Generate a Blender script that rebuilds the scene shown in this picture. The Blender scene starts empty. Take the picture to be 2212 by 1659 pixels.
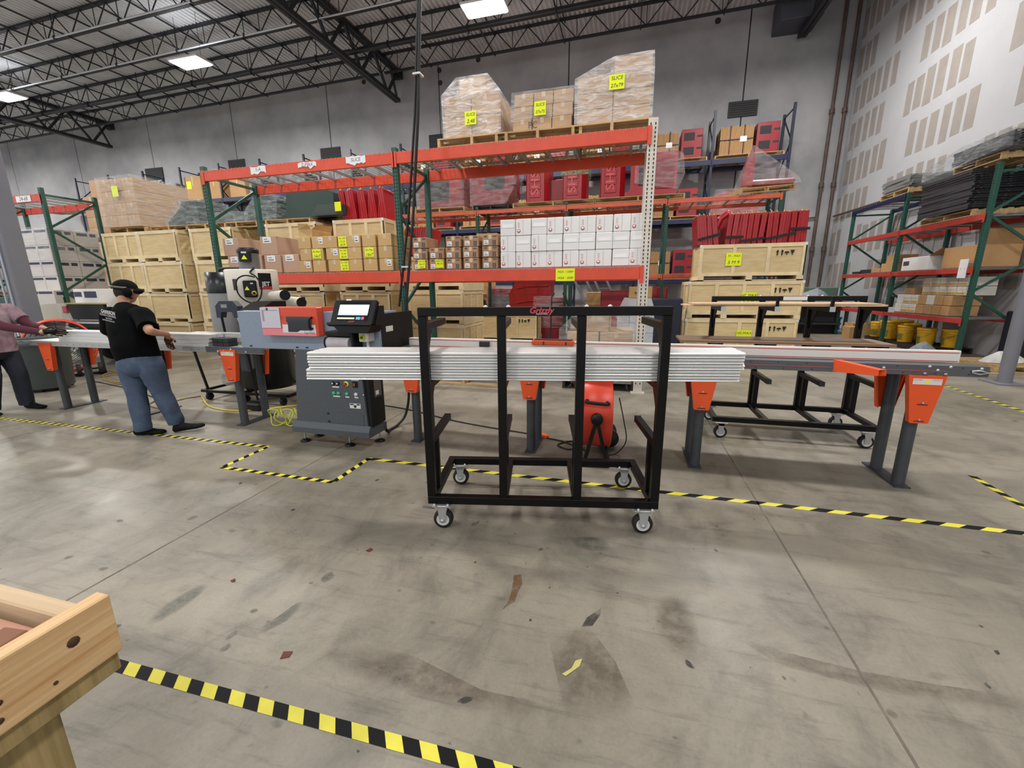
import bpy, bmesh, math, random
from mathutils import Vector, Matrix
random.seed(7)
SC = bpy.context.scene
COL = SC.collection
PI = math.pi

# ---------------------------------------------------------------- camera
cam_d = bpy.data.cameras.new('camera'); cam = bpy.data.objects.new('camera', cam_d); COL.objects.link(cam)
cam_d.sensor_fit = 'HORIZONTAL'; cam_d.sensor_width = 36.0; cam_d.lens = 14.786; cam_d.clip_end = 200
yaw, pit, rol = math.radians(15.05912), math.radians(12.86588), math.radians(-0.46853)
f0 = Vector((-math.sin(yaw), math.cos(yaw), 0)); rt = Vector((math.cos(yaw), math.sin(yaw), 0)); upv = Vector((0, 0, 1))
fw = math.cos(pit)*f0 - math.sin(pit)*upv; uu = math.cos(pit)*upv + math.sin(pit)*f0
r2 = math.cos(rol)*rt + math.sin(rol)*uu; u2 = math.cos(rol)*uu - math.sin(rol)*rt
cam.matrix_world = Matrix(((r2.x, u2.x, -fw.x, 0), (r2.y, u2.y, -fw.y, 0), (r2.z, u2.z, -fw.z, 1.5), (0, 0, 0, 1)))
SC.camera = cam

# ---------------------------------------------------------------- light and exposure
W = bpy.data.worlds.new('world'); SC.world = W; W.use_nodes = True
W.node_tree.nodes['Background'].inputs[0].default_value = (0.93, 0.96, 1.0, 1)
W.node_tree.nodes['Background'].inputs[1].default_value = 0.95
SC.view_settings.view_transform = 'Standard'; SC.view_settings.look = 'None'
SC.view_settings.gamma = 1.0; SC.view_settings.use_curve_mapping = False
SC.view_settings.exposure = 0.32
LAMP_POWER = 350.0
LAMP_SPOTS = [(x, y) for y in (13.8, 4.2, -5.4) for x in (-36.0, -25.6, -15.6, -4.45, 4.2)]
LAMP_Z = 9.5
for (x, y) in LAMP_SPOTS:
    ld = bpy.data.lights.new('high_bay_lamp', 'AREA'); ld.shape = 'RECTANGLE'; ld.size = 1.2; ld.size_y = 0.55
    ld.energy = LAMP_POWER*((1.75 if x < 0 else 1.0) if y > 10 else 0.9); ld.color = (1.0, 0.97, 0.93)
    lo = bpy.data.objects.new('high_bay_lamp', ld); lo.location = (x, y, LAMP_Z-0.06); COL.objects.link(lo)
    # added upward fill above each fixture, brightens the roof deck
    ud = bpy.data.lights.new('deck_fill_light', 'AREA'); ud.shape = 'RECTANGLE'; ud.size = 1.2; ud.size_y = 0.55; ud.energy = LAMP_POWER*(0.045 if y > 10 else 0.02); ud.color = (0.97, 0.98, 1.0)
    uo = bpy.data.objects.new('deck_fill_light', ud); uo.location = (x, y, LAMP_Z+0.10); uo.rotation_euler = (PI, 0, 0); COL.objects.link(uo)

# ---------------------------------------------------------------- materials
def lin(h):
    c = [int(h[i:i+2], 16)/255 for i in (0, 2, 4)]
    return tuple((x/12.92 if x <= 0.04045 else ((x+0.055)/1.055)**2.4) for x in c)
MATS = {}
def mat(name, h, rough=0.6, metal=0.0, var=0.0, scale=6.0, bump=0.0, stretch=(1, 1, 1), h2=None, spec=0.5, rnd=0.0, detail=4.0, coat=0.0):
    if name in MATS: return MATS[name]
    m = bpy.data.materials.new(name); m.use_nodes = True; nt = m.node_tree; N = nt.nodes; L = nt.links
    b = N['Principled BSDF']; c = lin(h)
    b.inputs['Base Color'].default_value = (*c, 1); b.inputs['Roughness'].default_value = rough; b.inputs['Metallic'].default_value = metal
    b.inputs['Specular IOR Level'].default_value = spec; b.inputs['Coat Weight'].default_value = coat
    if var > 0 or bump > 0 or h2:
        tc = N.new('ShaderNodeTexCoord'); mp = N.new('ShaderNodeMapping'); mp.inputs['Scale'].default_value = stretch
        nz = N.new('ShaderNodeTexNoise'); nz.inputs['Scale'].default_value = scale; nz.inputs['Detail'].default_value = detail; nz.inputs['Roughness'].default_value = 0.6
        L.new(tc.outputs['Object'], mp.inputs[0]); L.new(mp.outputs[0], nz.inputs['Vector'])
        if var > 0 or h2:
            rp = N.new('ShaderNodeValToRGB'); e = rp.color_ramp.elements
            e[0].position = 0.32; e[1].position = 0.68
            if h2: e[0].color = (*lin(h2), 1); e[1].color = (*c, 1)
            else:
                e[0].color = (*[max(0, x*(1-var)) for x in c], 1); e[1].color = (*[min(1, x*(1+var)) for x in c], 1)
            L.new(nz.outputs['Fac'], rp.inputs[0])
            src = rp.outputs[0]
            if rnd > 0:
                oi = N.new('ShaderNodeObjectInfo'); hs = N.new('ShaderNodeHueSaturation')
                mr = N.new('ShaderNodeMapRange'); mr.inputs[3].default_value = 1-rnd; mr.inputs[4].default_value = 1+rnd
                L.new(oi.outputs['Random'], mr.inputs[0]); L.new(mr.outputs[0], hs.inputs['Value']); L.new(src, hs.inputs['Color']); src = hs.outputs[0]
            L.new(src, b.inputs['Base Color'])
        if bump > 0:
            bp = N.new('ShaderNodeBump'); bp.inputs['Strength'].default_value = bump; bp.inputs['Distance'].default_value = 0.01
            L.new(nz.outputs['Fac'], bp.inputs['Height']); L.new(bp.outputs[0], b.inputs['Normal'])
    MATS[name] = m
    return m
def film(name, tint='ffffff', alpha=0.22, scale=5.0, rough=0.12):
    """stretch film: clear sheet, glossy, wrinkled"""
    if name in MATS: return MATS[name]
    m = bpy.data.materials.new(name); m.use_nodes = True; nt = m.node_tree; N = nt.nodes; L = nt.links
    b = N['Principled BSDF']; b.inputs['Base Color'].default_value = (*lin(tint), 1); b.inputs['Roughness'].default_value = rough; b.inputs['Specular IOR Level'].default_value = 0.8
    tr = N.new('ShaderNodeBsdfTransparent'); mx = N.new('ShaderNodeMixShader')
    tc = N.new('ShaderNodeTexCoord'); mp = N.new('ShaderNodeMapping'); mp.inputs['Scale'].default_value = (1, 1, 3.2); mp.inputs['Rotation'].default_value = (0.2, 0.35, 0)
    nz = N.new('ShaderNodeTexNoise'); nz.inputs['Scale'].default_value = scale; nz.inputs['Detail'].default_value = 6; nz.inputs['Distortion'].default_value = 0.8
    bp = N.new('ShaderNodeBump'); bp.inputs['Strength'].default_value = 0.9; bp.inputs['Distance'].default_value = 0.05
    mr = N.new('ShaderNodeMapRange'); mr.inputs[1].default_value = 0.35; mr.inputs[2].default_value = 0.75; mr.inputs[3].default_value = alpha*0.45; mr.inputs[4].default_value = min(1, alpha*2.2)
    L.new(tc.outputs['Object'], mp.inputs[0]); L.new(mp.outputs[0], nz.inputs['Vector']); L.new(nz.outputs['Fac'], bp.inputs['Height']); L.new(bp.outputs[0], b.inputs['Normal'])
    L.new(nz.outputs['Fac'], mr.inputs[0]); L.new(mr.outputs[0], mx.inputs[0]); L.new(tr.outputs[0], mx.inputs[1]); L.new(b.outputs[0], mx.inputs[2])
    L.new(mx.outputs[0], N['Material Output'].inputs[0]); MATS[name] = m
    return m
def glow(name, h, e):
    if name in MATS: return MATS[name]
    m = bpy.data.materials.new(name); m.use_nodes = True; b = m.node_tree.nodes['Principled BSDF']
    b.inputs['Base Color'].default_value = (*lin(h), 1); b.inputs['Emission Color'].default_value = (*lin(h), 1); b.inputs['Emission Strength'].default_value = e
    MATS[name] = m
    return m

# ---------------------------------------------------------------- mesh building
class MB:
    def __init__(s): s.V = []; s.F = []; s.I = []; s.mi = 0; s.S = []; s.sm = False
    def add(s, vs, fs):
        o = len(s.V); s.V += [tuple(v) for v in vs]
        for f in fs: s.F.append([i+o for i in f]); s.I.append(s.mi); s.S.append(s.sm)
        return s
    def bb(s, lo, hi, ch=0.0):
        x0, y0, z0 = lo; x1, y1, z1 = hi
        if ch <= 0:
            return s.add([(x0, y0, z0), (x1, y0, z0), (x1, y1, z0), (x0, y1, z0), (x0, y0, z1), (x1, y0, z1), (x1, y1, z1), (x0, y1, z1)],
                         [(0, 3, 2, 1), (4, 5, 6, 7), (0, 1, 5, 4), (1, 2, 6, 5), (2, 3, 7, 6), (3, 0, 4, 7)])
        b = min(ch, (x1-x0)/2.01, (y1-y0)/2.01, (z1-z0)/2.01); vs = []; idx = {}
        for ix in (0, 1):
            for iy in (0, 1):
                for iz in (0, 1):
                    for ax in range(3):
                        p = [(x0, x1)[ix], (y0, y1)[iy], (z0, z1)[iz]]
                        for k in range(3):
                            if k != ax: p[k] += b*(1 if (ix, iy, iz)[k] == 0 else -1)
                        idx[(ix, iy, iz, ax)] = len(vs); vs.append(p)
        fs = []
        for ax in range(3):
            u, v = [(1, 2), (2, 0), (0, 1)][ax]
            for sd in (0, 1):
                q = []
                for (a, c) in ((0, 0), (1, 0), (1, 1), (0, 1)):
                    t = [0, 0, 0]; t[ax] = sd; t[u] = a; t[v] = c; q.append(idx[(*t, ax)])
                fs.append(q if sd else q[::-1])
            for a in (0, 1):
                for c in (0, 1):
                    t0 = [0, 0, 0]; t0[u] = a; t0[v] = c; t1 = list(t0); t1[ax] = 1
                    q = [idx[(*t0, u)], idx[(*t1, u)], idx[(*t1, v)], idx[(*t0, v)]]
                    fs.append(q if a == c else q[::-1])
        for ix in (0, 1):
            for iy in (0, 1):
                for iz in (0, 1):
                    q = [idx[(ix, iy, iz, 0)], idx[(ix, iy, iz, 1)], idx[(ix, iy, iz, 2)]]
                    fs.append(q if (ix+iy+iz) % 2 else q[::-1])
        return s.add(vs, fs)
    def box(s, c, d, ch=0.0): return s.bb([c[i]-d[i]/2 for i in range(3)], [c[i]+d[i]/2 for i in range(3)], ch)
    def bar(s, p0, p1, w, h, up=(0, 0, 1)):
        """rectangular bar from p0 to p1, w across, h along up"""
        p0 = Vector(p0); p1 = Vector(p1); d = (p1-p0).normalized(); u = Vector(up)
        if abs(d.dot(u)) > 0.98: u = Vector((0, 1, 0)) if abs(d.y) < 0.9 else Vector((1, 0, 0))
        a = d.cross(u).normalized(); u = a.cross(d).normalized(); vs = []
        for p in (p0, p1):
            for (i, j) in ((-1, -1), (1, -1), (1, 1), (-1, 1)): vs.append(p+a*(w/2*i)+u*(h/2*j))
        return s.add(vs, [(0, 1, 2, 3)[::-1], (4, 5, 6, 7), (0, 1, 5, 4), (1, 2, 6, 5), (2, 3, 7, 6), (3, 0, 4, 7)])
    def cyl(s, p0, p1, r0, r1=None, n=12, caps=True):
        r1 = r0 if r1 is None else r1; p0 = Vector(p0); p1 = Vector(p1); d = (p1-p0).normalized()
        u = Vector((0, 0, 1)) if abs(d.z) < 0.9 else Vector((1, 0, 0)); a = d.cross(u).normalized(); c = d.cross(a).normalized(); vs = []
        for p, r in ((p0, r0), (p1, r1)):
            for i in range(n): t = 2*PI*i/n; vs.append(p+a*(r*math.cos(t))+c*(r*math.sin(t)))
        o = s.sm; s.sm = True
        s.add(vs, [(i, (i+1) % n, n+(i+1) % n, n+i) for i in range(n)]); s.sm = False
        if caps: s.add(vs[:n], [tuple(range(n))[::-1]]); s.add(vs[n:], [tuple(range(n))])
        s.sm = o
        return s
    def tube(s, pts, r, n=6, closed=False):
        pts = [Vector(p) for p in pts]; m = len(pts); vs = []; prev = None
        for i in range(m):
            if closed: d = pts[(i+1) % m]-pts[i-1]
            else: d = pts[min(i+1, m-1)]-pts[max(i-1, 0)]
            d.normalize()
            if prev is None:
                u = Vector((0, 0, 1)) if abs(d.z) < 0.9 else Vector((1, 0, 0)); a = d.cross(u).normalized()
            else: a = (prev-d*prev.dot(d)).normalized()
            prev = a; c = d.cross(a)
            for k in range(n): t = 2*PI*k/n; vs.append(pts[i]+a*(r*math.cos(t))+c*(r*math.sin(t)))
        fs = []
        for i in range(m if closed else m-1):
            j = (i+1) % m
            for k in range(n): fs.append((i*n+k, i*n+(k+1) % n, j*n+(k+1) % n, j*n+k))
        o = s.sm; s.sm = True; s.add(vs, fs); s.sm = False
        if not closed: s.add(vs[:n], [tuple(range(n))[::-1]]); s.add(vs[-n:], [tuple(range(n))])
        s.sm = o
        return s
    def prism(s, poly, axis, a, b):
        n = len(poly); f = {'x': lambda u, v, t: (t, u, v), 'y': lambda u, v, t: (u, t, v), 'z': lambda u, v, t: (u, v, t)}[axis]
        vs = [f(u, v, a) for u, v in poly]+[f(u, v, b) for u, v in poly]
        return s.add(vs, [tuple(range(n)), tuple(range(n, 2*n))[::-1]]+[(i, n+i, n+(i+1) % n, (i+1) % n) for i in range(n)])
    def lathe(s, prof, c=(0, 0, 0), n=20, axis='z', ring=False):
        if ring: prof = list(prof)+[prof[0]]
        ring = ring or prof[0] == prof[-1]
        vs = []; m = len(prof)
        for r, z in prof:
            for i in range(n):
                t = 2*PI*i/n; x, y = r*math.cos(t), r*math.sin(t)
                p = {'z': (x, y, z), 'x': (z, x, y), 'y': (y, z, x)}[axis]; vs.append((p[0]+c[0], p[1]+c[1], p[2]+c[2]))
        o = s.sm; s.sm = True
        s.add(vs, [(j*n+i, j*n+(i+1) % n, (j+1)*n+(i+1) % n, (j+1)*n+i) for j in range(m-1) for i in range(n)]); s.sm = False
        if prof[0][0] > 1e-6 and not ring: s.add(vs[:n], [tuple(range(n))[::-1]])
        if prof[-1][0] > 1e-6 and not ring: s.add(vs[-n:], [tuple(range(n))])
        s.sm = o
        return s
    def quad(s, a, b, c, d): return s.add([a, b, c, d], [(0, 1, 2, 3)])
    def mesh(s, name, mats, inv=None, fixn=True):
        me = bpy.data.meshes.new(name)
        vs = s.V if inv is None else [tuple(inv @ Vector(v)) for v in s.V]
        me.from_pydata(vs, [], s.F); me.polygons.foreach_set('material_index', s.I); me.polygons.foreach_set('use_smooth', s.S)
        for m in (mats if isinstance(mats, (list, tuple)) else [mats]): me.materials.append(m)
        if fixn:
            bm = bmesh.new(); bm.from_mesh(me); bmesh.ops.recalc_face_normals(bm, faces=bm.faces); bm.to_mesh(me); bm.free()
        me.update()
        return me
    def build(s, name, mats, parent=None, world=False, label=None, kind=None):
        """link as one mesh object; world=True: the vertices are in world space and the parent thing stands elsewhere"""
        inv = wm(parent).inverted() if (world and parent is not None) else None
        o = bpy.data.objects.new(name, s.mesh(name, mats, inv)); COL.objects.link(o)
        if parent is not None: o.parent = parent
        if label: o['label'] = label
        if kind: o['kind'] = kind
        return o
def curve(pts, sub=5):
    P = [Vector(p) for p in pts]; out = []
    for i in range(len(P)-1):
        a, b, c, d = P[max(i-1, 0)], P[i], P[i+1], P[min(i+2, len(P)-1)]
        for k in range(sub): t = k/sub; out.append(.5*((2*b)+(-a+c)*t+(2*a-5*b+4*c-d)*t*t+(-a+3*b-3*c+d)*t**3))
    return out+[P[-1]]
def wm(o):
    m = Matrix.LocRotScale(o.location, o.rotation_euler, o.scale)
    return wm(o.parent) @ m if o.parent else m
def tag(o, label=None, cat=None, group=None, kind=None):
    if label: o['label'] = label
    if cat: o['category'] = cat
    if group: o['group'] = group
    if kind: o['kind'] = kind
    return o
def thing(name, label, cat, loc=(0, 0, 0), rz=0.0, group=None):
    o = bpy.data.objects.new(name, None); COL.objects.link(o); o.empty_display_size = 0.1
    o.location = loc; o.rotation_euler = (0, 0, rz)
    return tag(o, label, cat, group)
def solo(mb, name, mats, label, cat, loc=(0, 0, 0), rz=0.0, group=None, kind=None):
    o = mb.build(name, mats); o.location = loc; o.rotation_euler = (0, 0, rz)
    return tag(o, label, cat, group, kind)
KIDS = {}
def dup(root, loc, rz=0.0, label=None, group=None, rot=None):
    def cp(o, parent):
        c = o.copy(); COL.objects.link(c)
        if parent: c.parent = parent
        for ch in list(o.children):
            if '_add' not in ch: cp(ch, c)
        return c
    r = cp(root, None); r.location = loc; r.rotation_euler = rot or (0, 0, rz)
    if label: r['label'] = label
    if group: r['group'] = group
    return r
def put(root, loc, rz=0.0, label=None, group=None, rot=None):
    """the first placement of a prototype moves the prototype itself, later ones are copies"""
    if not root.get('_used'):
        root['_used'] = 1; root.location = loc; root.rotation_euler = rot or (0, 0, rz)
        if label: root['label'] = label
        if group: root['group'] = group
        return root
    return dup(root, loc, rz, label, group, rot)
def text(s, size, m, parent, loc, rot=(PI/2, 0, 0), name='lettering', align='CENTER', shear=0.0, ext=0.0, bold=0.0, sx=1.0):
    c = bpy.data.curves.new(name, 'FONT'); c.body = s; c.size = size; c.align_x = align; c.align_y = 'CENTER'; c.shear = shear; c.extrude = ext; c.offset = bold; c.resolution_u = 3
    o = bpy.data.objects.new(name, c); me = bpy.data.meshes.new_from_object(o); bpy.data.objects.remove(o)
    me.materials.append(m)
    o = bpy.data.objects.new(name, me); COL.objects.link(o); o.parent = parent; o.location = loc; o.rotation_euler = rot; o.scale = (sx, 1, 1)
    return o
def hull(pts):
    bm = bmesh.new()
    for p in pts: bm.verts.new(p)
    r = bmesh.ops.convex_hull(bm, input=bm.verts)
    bmesh.ops.delete(bm, geom=[g for g in r['geom_interior'] if isinstance(g, bmesh.types.BMVert)], context='VERTS')
    mb = MB(); bm.verts.index_update(); vs = [v.co[:] for v in bm.verts]; mb.add(vs, [[v.index for v in f.verts] for f in bm.faces]); bm.free()
    return mb
ORD = ['first', 'second', 'third', 'fourth', 'fifth', 'sixth', 'seventh', 'eighth', 'ninth', 'tenth', 'eleventh', 'twelfth', 'thirteenth', 'fourteenth', 'fifteenth', 'sixteenth', 'seventeenth', 'eighteenth', 'nineteenth', 'twentieth']

# ================================================================ the room
WY, WX = 19.7, 7.5                         # back wall, right wall
XL, YB = -52.0, -13.0                      # how far floor and roof go on
def zdeck(x): return 11.33+0.0207*x        # the roof falls gently to the left

# ---- floor: sealed concrete with dirt, scuffs, spots
def floor_mat():
    m = bpy.data.materials.new('sealed_concrete'); m.use_nodes = True; nt = m.node_tree; N = nt.nodes; L = nt.links; b = N['Principled BSDF']
    tc = N.new('ShaderNodeTexCoord')
    def noise(scale, detail, rough=0.6, stretch=None, dist=0.0):
        n = N.new('ShaderNodeTexNoise'); n.inputs['Scale'].default_value = scale; n.inputs['Detail'].default_value = detail; n.inputs['Roughness'].default_value = rough; n.inputs['Distortion'].default_value = dist
        if stretch:
            mp = N.new('ShaderNodeMapping'); mp.inputs['Scale'].default_value = stretch; mp.inputs['Rotation'].default_value = (0, 0, 0.12); L.new(tc.outputs['Object'], mp.inputs[0]); L.new(mp.outputs[0], n.inputs['Vector'])
        else: L.new(tc.outputs['Object'], n.inputs['Vector'])
        return n
    def ramp(src, stops):
        r = N.new('ShaderNodeValToRGB'); e = r.color_ramp.elements
        while len(e) < len(stops): e.new(0.5)
        for k, (p, c) in enumerate(stops): e[k].position = p; e[k].color = (*(lin(c) if isinstance(c, str) else (c, c, c)), 1)
        L.new(src, r.inputs[0]); return r.outputs[0]
    def mul(a, c, f=1.0):
        x = N.new('ShaderNodeMix'); x.data_type = 'RGBA'; x.blend_type = 'MULTIPLY'; x.inputs['Factor'].default_value = f
        L.new(a, x.inputs['A']); L.new(c, x.inputs['B']); return x.outputs['Result']
    big = ramp(noise(0.55, 6, 0.62).outputs['Fac'], [(0.3, '797467'), (0.5, '8e887b'), (0.72, '9c968a')])
    mid = ramp(noise(3.1, 8, 0.7, (1, 0.55, 1), 0.6).outputs['Fac'], [(0.32, 0.70), (0.47, 0.93), (0.6, 1.0)])
    scuff = ramp(noise(5.5, 9, 0.72, (0.35, 2.8, 1), 0.3).outputs['Fac'], [(0.36, 0.72), (0.46, 1.0), (1, 1.0)])
    vo = N.new('ShaderNodeTexVoronoi'); vo.inputs['Scale'].default_value = 3.3; vo.inputs['Randomness'].default_value = 1.0
    wn = noise(9, 3); mxv = N.new('ShaderNodeMix'); mxv.data_type = 'VECTOR'; mxv.inputs['Factor'].default_value = 0.06
    L.new(tc.outputs['Object'], mxv.inputs['A']); L.new(wn.outputs['Color'], mxv.inputs['B']); L.new(mxv.outputs['Result'], vo.inputs['Vector'])
    spots = ramp(vo.outputs['Distance'], [(0.035, 0.42), (0.075, 0.62), (0.10, 1.0)])
    msk = ramp(noise(0.9, 3).outputs['Fac'], [(0.42, 0.0), (0.62, 1.0)])
    sp = N.new('ShaderNodeMix'); sp.data_type = 'RGBA'; sp.inputs['A'].default_value = (1, 1, 1, 1); L.new(msk, sp.inputs['Factor']); L.new(spots, sp.inputs['B'])
    vo2 = N.new('ShaderNodeTexVoronoi'); vo2.inputs['Scale'].default_value = 9.0; L.new(mxv.outputs['Result'], vo2.inputs['Vector'])
    spots2 = ramp(vo2.outputs['Distance'], [(0.05, 0.5), (0.10, 0.75), (0.13, 1.0)]); msk2 = ramp(noise(1.6, 3).outputs['Fac'], [(0.5, 0.0), (0.62, 1.0)])
    sp2 = N.new('ShaderNodeMix'); sp2.data_type = 'RGBA'; sp2.inputs['A'].default_value = (1, 1, 1, 1); L.new(msk2, sp2.inputs['Factor']); L.new(spots2, sp2.inputs['B'])
    fine_ = ramp(noise(70, 5, 0.7).outputs['Fac'], [(0.3, 0.88), (0.6, 1.0)]); smear = ramp(noise(1.3, 7, 0.7, None, 1.2).outputs['Fac'], [(0.36, 0.74), (0.5, 0.98), (0.62, 1.04)])
    scr = ramp(noise(14, 6, 0.65, (4.5, 0.12, 1)).outputs['Fac'], [(0.30, 0.8), (0.38, 1.0)])
    c = mul(mul(mul(mul(mul(mul(mul(big, mid), scuff, 0.75), sp.outputs['Result'], 0.85), sp2.outputs['Result'], 0.8), fine_), smear), scr, 0.6)
    L.new(c, b.inputs['Base Color'])
    rr = ramp(noise(1.7, 6, 0.6).outputs['Fac'], [(0.3, 0.30), (0.7, 0.5)]); L.new(rr, b.inputs['Roughness']); b.inputs['Specular IOR Level'].default_value = 0.35
    bp = N.new('ShaderNodeBump'); bp.inputs['Strength'].default_value = 0.12; bp.inputs['Distance'].default_value = 0.004
    fine = noise(40, 4); L.new(fine.outputs['Fac'], bp.inputs['Height']); L.new(bp.outputs[0], b.inputs['Normal'])
    return m
FLOOR = MB().bb((XL, YB, -0.15), (WX+0.3, WY+0.3, 0.0)).build('floor', floor_mat()); tag(FLOOR, kind='structure')
m_joint = mat('joint_filler', '6b635a', 0.8, var=0.35, scale=9)
for k in range(-13, 2):
    x = 0.97+3.59*k
    if x < WX: MB().bb((x-0.005, YB, -0.01), (x+0.005, WY, 0.0012)).build('joint', m_joint, FLOOR)
# stains and scraps that have a shape of their own
def blob(cx, cy, rx, ry, ang, n=18, jag=0.35, rnd=None):
    rnd = rnd or random; ps = []
    for i in range(n):
        t = 2*PI*i/n; k = 1+rnd.uniform(-jag, jag); x, y = rx*k*math.cos(t), ry*k*math.sin(t)
        ps.append((cx+x*math.cos(ang)-y*math.sin(ang), cy+x*math.sin(ang)+y*math.cos(ang)))
    return ps
def stain_mat(name, h, a, soft=0.0):
    m = bpy.data.materials.new(name); m.use_nodes = True; nt = m.node_tree; N = nt.nodes; L = nt.links; b = N['Principled BSDF']
    b.inputs['Base Color'].default_value = (*lin(h), 1); b.inputs['Roughness'].default_value = 0.55
    tr = N.new('ShaderNodeBsdfTransparent'); mx = N.new('ShaderNodeMixShader'); tc = N.new('ShaderNodeTexCoord'); nz = N.new('ShaderNodeTexNoise')
    nz.inputs['Scale'].default_value = 11; nz.inputs['Detail'].default_value = 8; nz.inputs['Roughness'].default_value = 0.75
    mr = N.new('ShaderNodeMapRange'); mr.inputs[1].default_value = 0.38; mr.inputs[2].default_value = 0.6; mr.inputs[3].default_value = a*0.25; mr.inputs[4].default_value = a
    # the stain thins out towards its rim
    ds = N.new('ShaderNodeVectorMath'); ds.operation = 'DISTANCE'; ds.inputs[1].default_value = (0.5, 0.5, 0.0); sx = N.new('ShaderNodeVectorMath'); sx.operation = 'MULTIPLY'; sx.inputs[1].default_value = (1, 1, 0)
    L.new(tc.outputs['Generated'], sx.inputs[0]); L.new(sx.outputs[0], ds.inputs[0]); fo = N.new('ShaderNodeMapRange'); fo.interpolation_type = 'SMOOTHSTEP'; fo.inputs[1].default_value = 0.22; fo.inputs[2].default_value = 0.56; fo.inputs[3].default_value = 1.0; fo.inputs[4].default_value = soft
    L.new(ds.outputs['Value'], fo.inputs[0]); ml = N.new('ShaderNodeMath'); ml.operation = 'MULTIPLY'; L.new(mr.outputs[0], ml.inputs[0]); L.new(fo.outputs[0], ml.inputs[1])
    L.new(tc.outputs['Object'], nz.inputs['Vector']); L.new(nz.outputs['Fac'], mr.inputs[0]); L.new(ml.outputs[0], mx.inputs[0]); L.new(tr.outputs[0], mx.inputs[1]); L.new(b.outputs[0], mx.inputs[2]); L.new(mx.outputs[0], N['Material Output'].inputs[0])
    return m
s_dirt = stain_mat('stain_dirt', '5a4d3d', 0.42); s_grey = stain_mat('stain_grey', '5f625a', 0.6); s_rust = stain_mat('stain_rust', '6e4a26', 0.85, 0.9); s_dark = stain_mat('stain_dark', '2e2c2d', 0.75, 0.8)
def stain(name, pts, m, z=0.0007):
    mb = MB(); mb.add([(x, y, z) for x, y in pts], [tuple(range(len(pts)))]); return mb.build(name, m, FLOOR)
fp = lambda *a: [p[:2] for p in a]
rs = random.Random(3)
stain('stain', fp((-0.509, 1.899, 0.000), (-0.473, 1.916, 0.000), (-0.450, 1.844, 0.000), (-0.458, 1.778, -0.000), (-0.456, 1.713, 0.000), (-0.483, 1.674, 0.000), (-0.503, 1.641, -0.000), (-0.488, 1.711, 0.000), (-0.490, 1.787, 0.000)), s_rust)
stain('stain', fp((-0.104, 1.699, 0.000), (-0.043, 1.778, -0.000), (-0.045, 1.732, 0.000), (-0.076, 1.655, 0.000), (-0.124, 1.637, 0.000)), s_dark)
stain('stain', fp((-1.549, 1.234, 0.000), (-1.516, 1.323, 0.000), (-1.492, 1.436, 0.000), (-1.461, 1.464, 0.000), (-1.436, 1.404, 0.000), (-1.457, 1.316, 0.000), (-1.510, 1.233, 0.000)), s_grey)
stain('stain', fp((-1.650, 1.174, 0.000), (-1.632, 1.232, 0.000), (-1.605, 1.212, 0.000), (-1.621, 1.171, 0.000)), s_grey)
stain('stain', fp((-1.616, 1.122, 0.000), (-1.596, 1.167, 0.000), (-1.571, 1.153, 0.000), (-1.580, 1.112, 0.000)), s_grey)
stain('stain', fp((-2.114, 1.152, 0.000), (-2.111, 1.320, -0.000), (-2.073, 1.435, 0.000), (-2.024, 1.426, -0.000), (-1.997, 1.278, 0.000), (-2.028, 1.152, 0.000)), s_grey)
stain('stain', fp((-1.148, 1.205, 0.000), (-1.147, 1.263, 0.000), (-1.051, 1.323, 0.000), (-0.772, 1.302, 0.000), (-0.463, 1.232, 0.000), (-0.178, 1.240, 0.000), (-0.201, 1.177, 0.000), (-0.431, 1.139, 0.000), (-0.729, 1.144, 0.000), (-0.952, 1.146, 0.000)), s_dirt)
stain('stain', fp((0.200, 1.930, 0.000), (0.378, 1.976, 0.000), (0.387, 1.726, 0.000), (0.339, 1.545, 0.000), (0.197, 1.553, 0.000)), s_dirt)
stain('stain', fp((-0.275, 1.582, 0.000), (-0.096, 1.655, 0.000), (0.031, 1.487, 0.000), (0.146, 1.215, 0.000), (-0.141, 1.223, 0.000)), s_dirt)
stain('stain', fp((0.486, 1.773, 0.000), (0.723, 1.713, 0.000), (0.976, 1.688, 0.000), (1.221, 1.693, 0.000), (1.503, 1.712, 0.000), (1.427, 1.604, 0.000), (1.168, 1.599, 0.000), (0.928, 1.613, 0.000), (0.683, 1.638, 0.000)), s_dirt)
stain('stain', fp((-0.268, 2.328, 0.000), (-0.047, 2.384, 0.000), (-0.014, 2.238, 0.000), (-0.198, 2.210, -0.000)), s_grey)
stain('stain', fp((-1.505, 1.618, 0.000), (-1.488, 1.692, 0.000), (-1.433, 1.651, 0.000), (-1.452, 1.587, 0.000)), s_grey)
for i in range(110):
    # scattered oil drips on the open concrete
    x, y = rs.uniform(-3.4, 2.6), rs.uniform(0.75, 3.0); r = rs.choice((0.004, 0.005, 0.006, 0.008, 0.012, 0.017))
    stain('stain', blob(x, y, r*rs.uniform(1, 2.2), r, rs.uniform(0, PI), 9, 0.3, rs), rs.choice((s_dark, s_grey, s_grey, s_dirt)), 0.0009)
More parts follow.
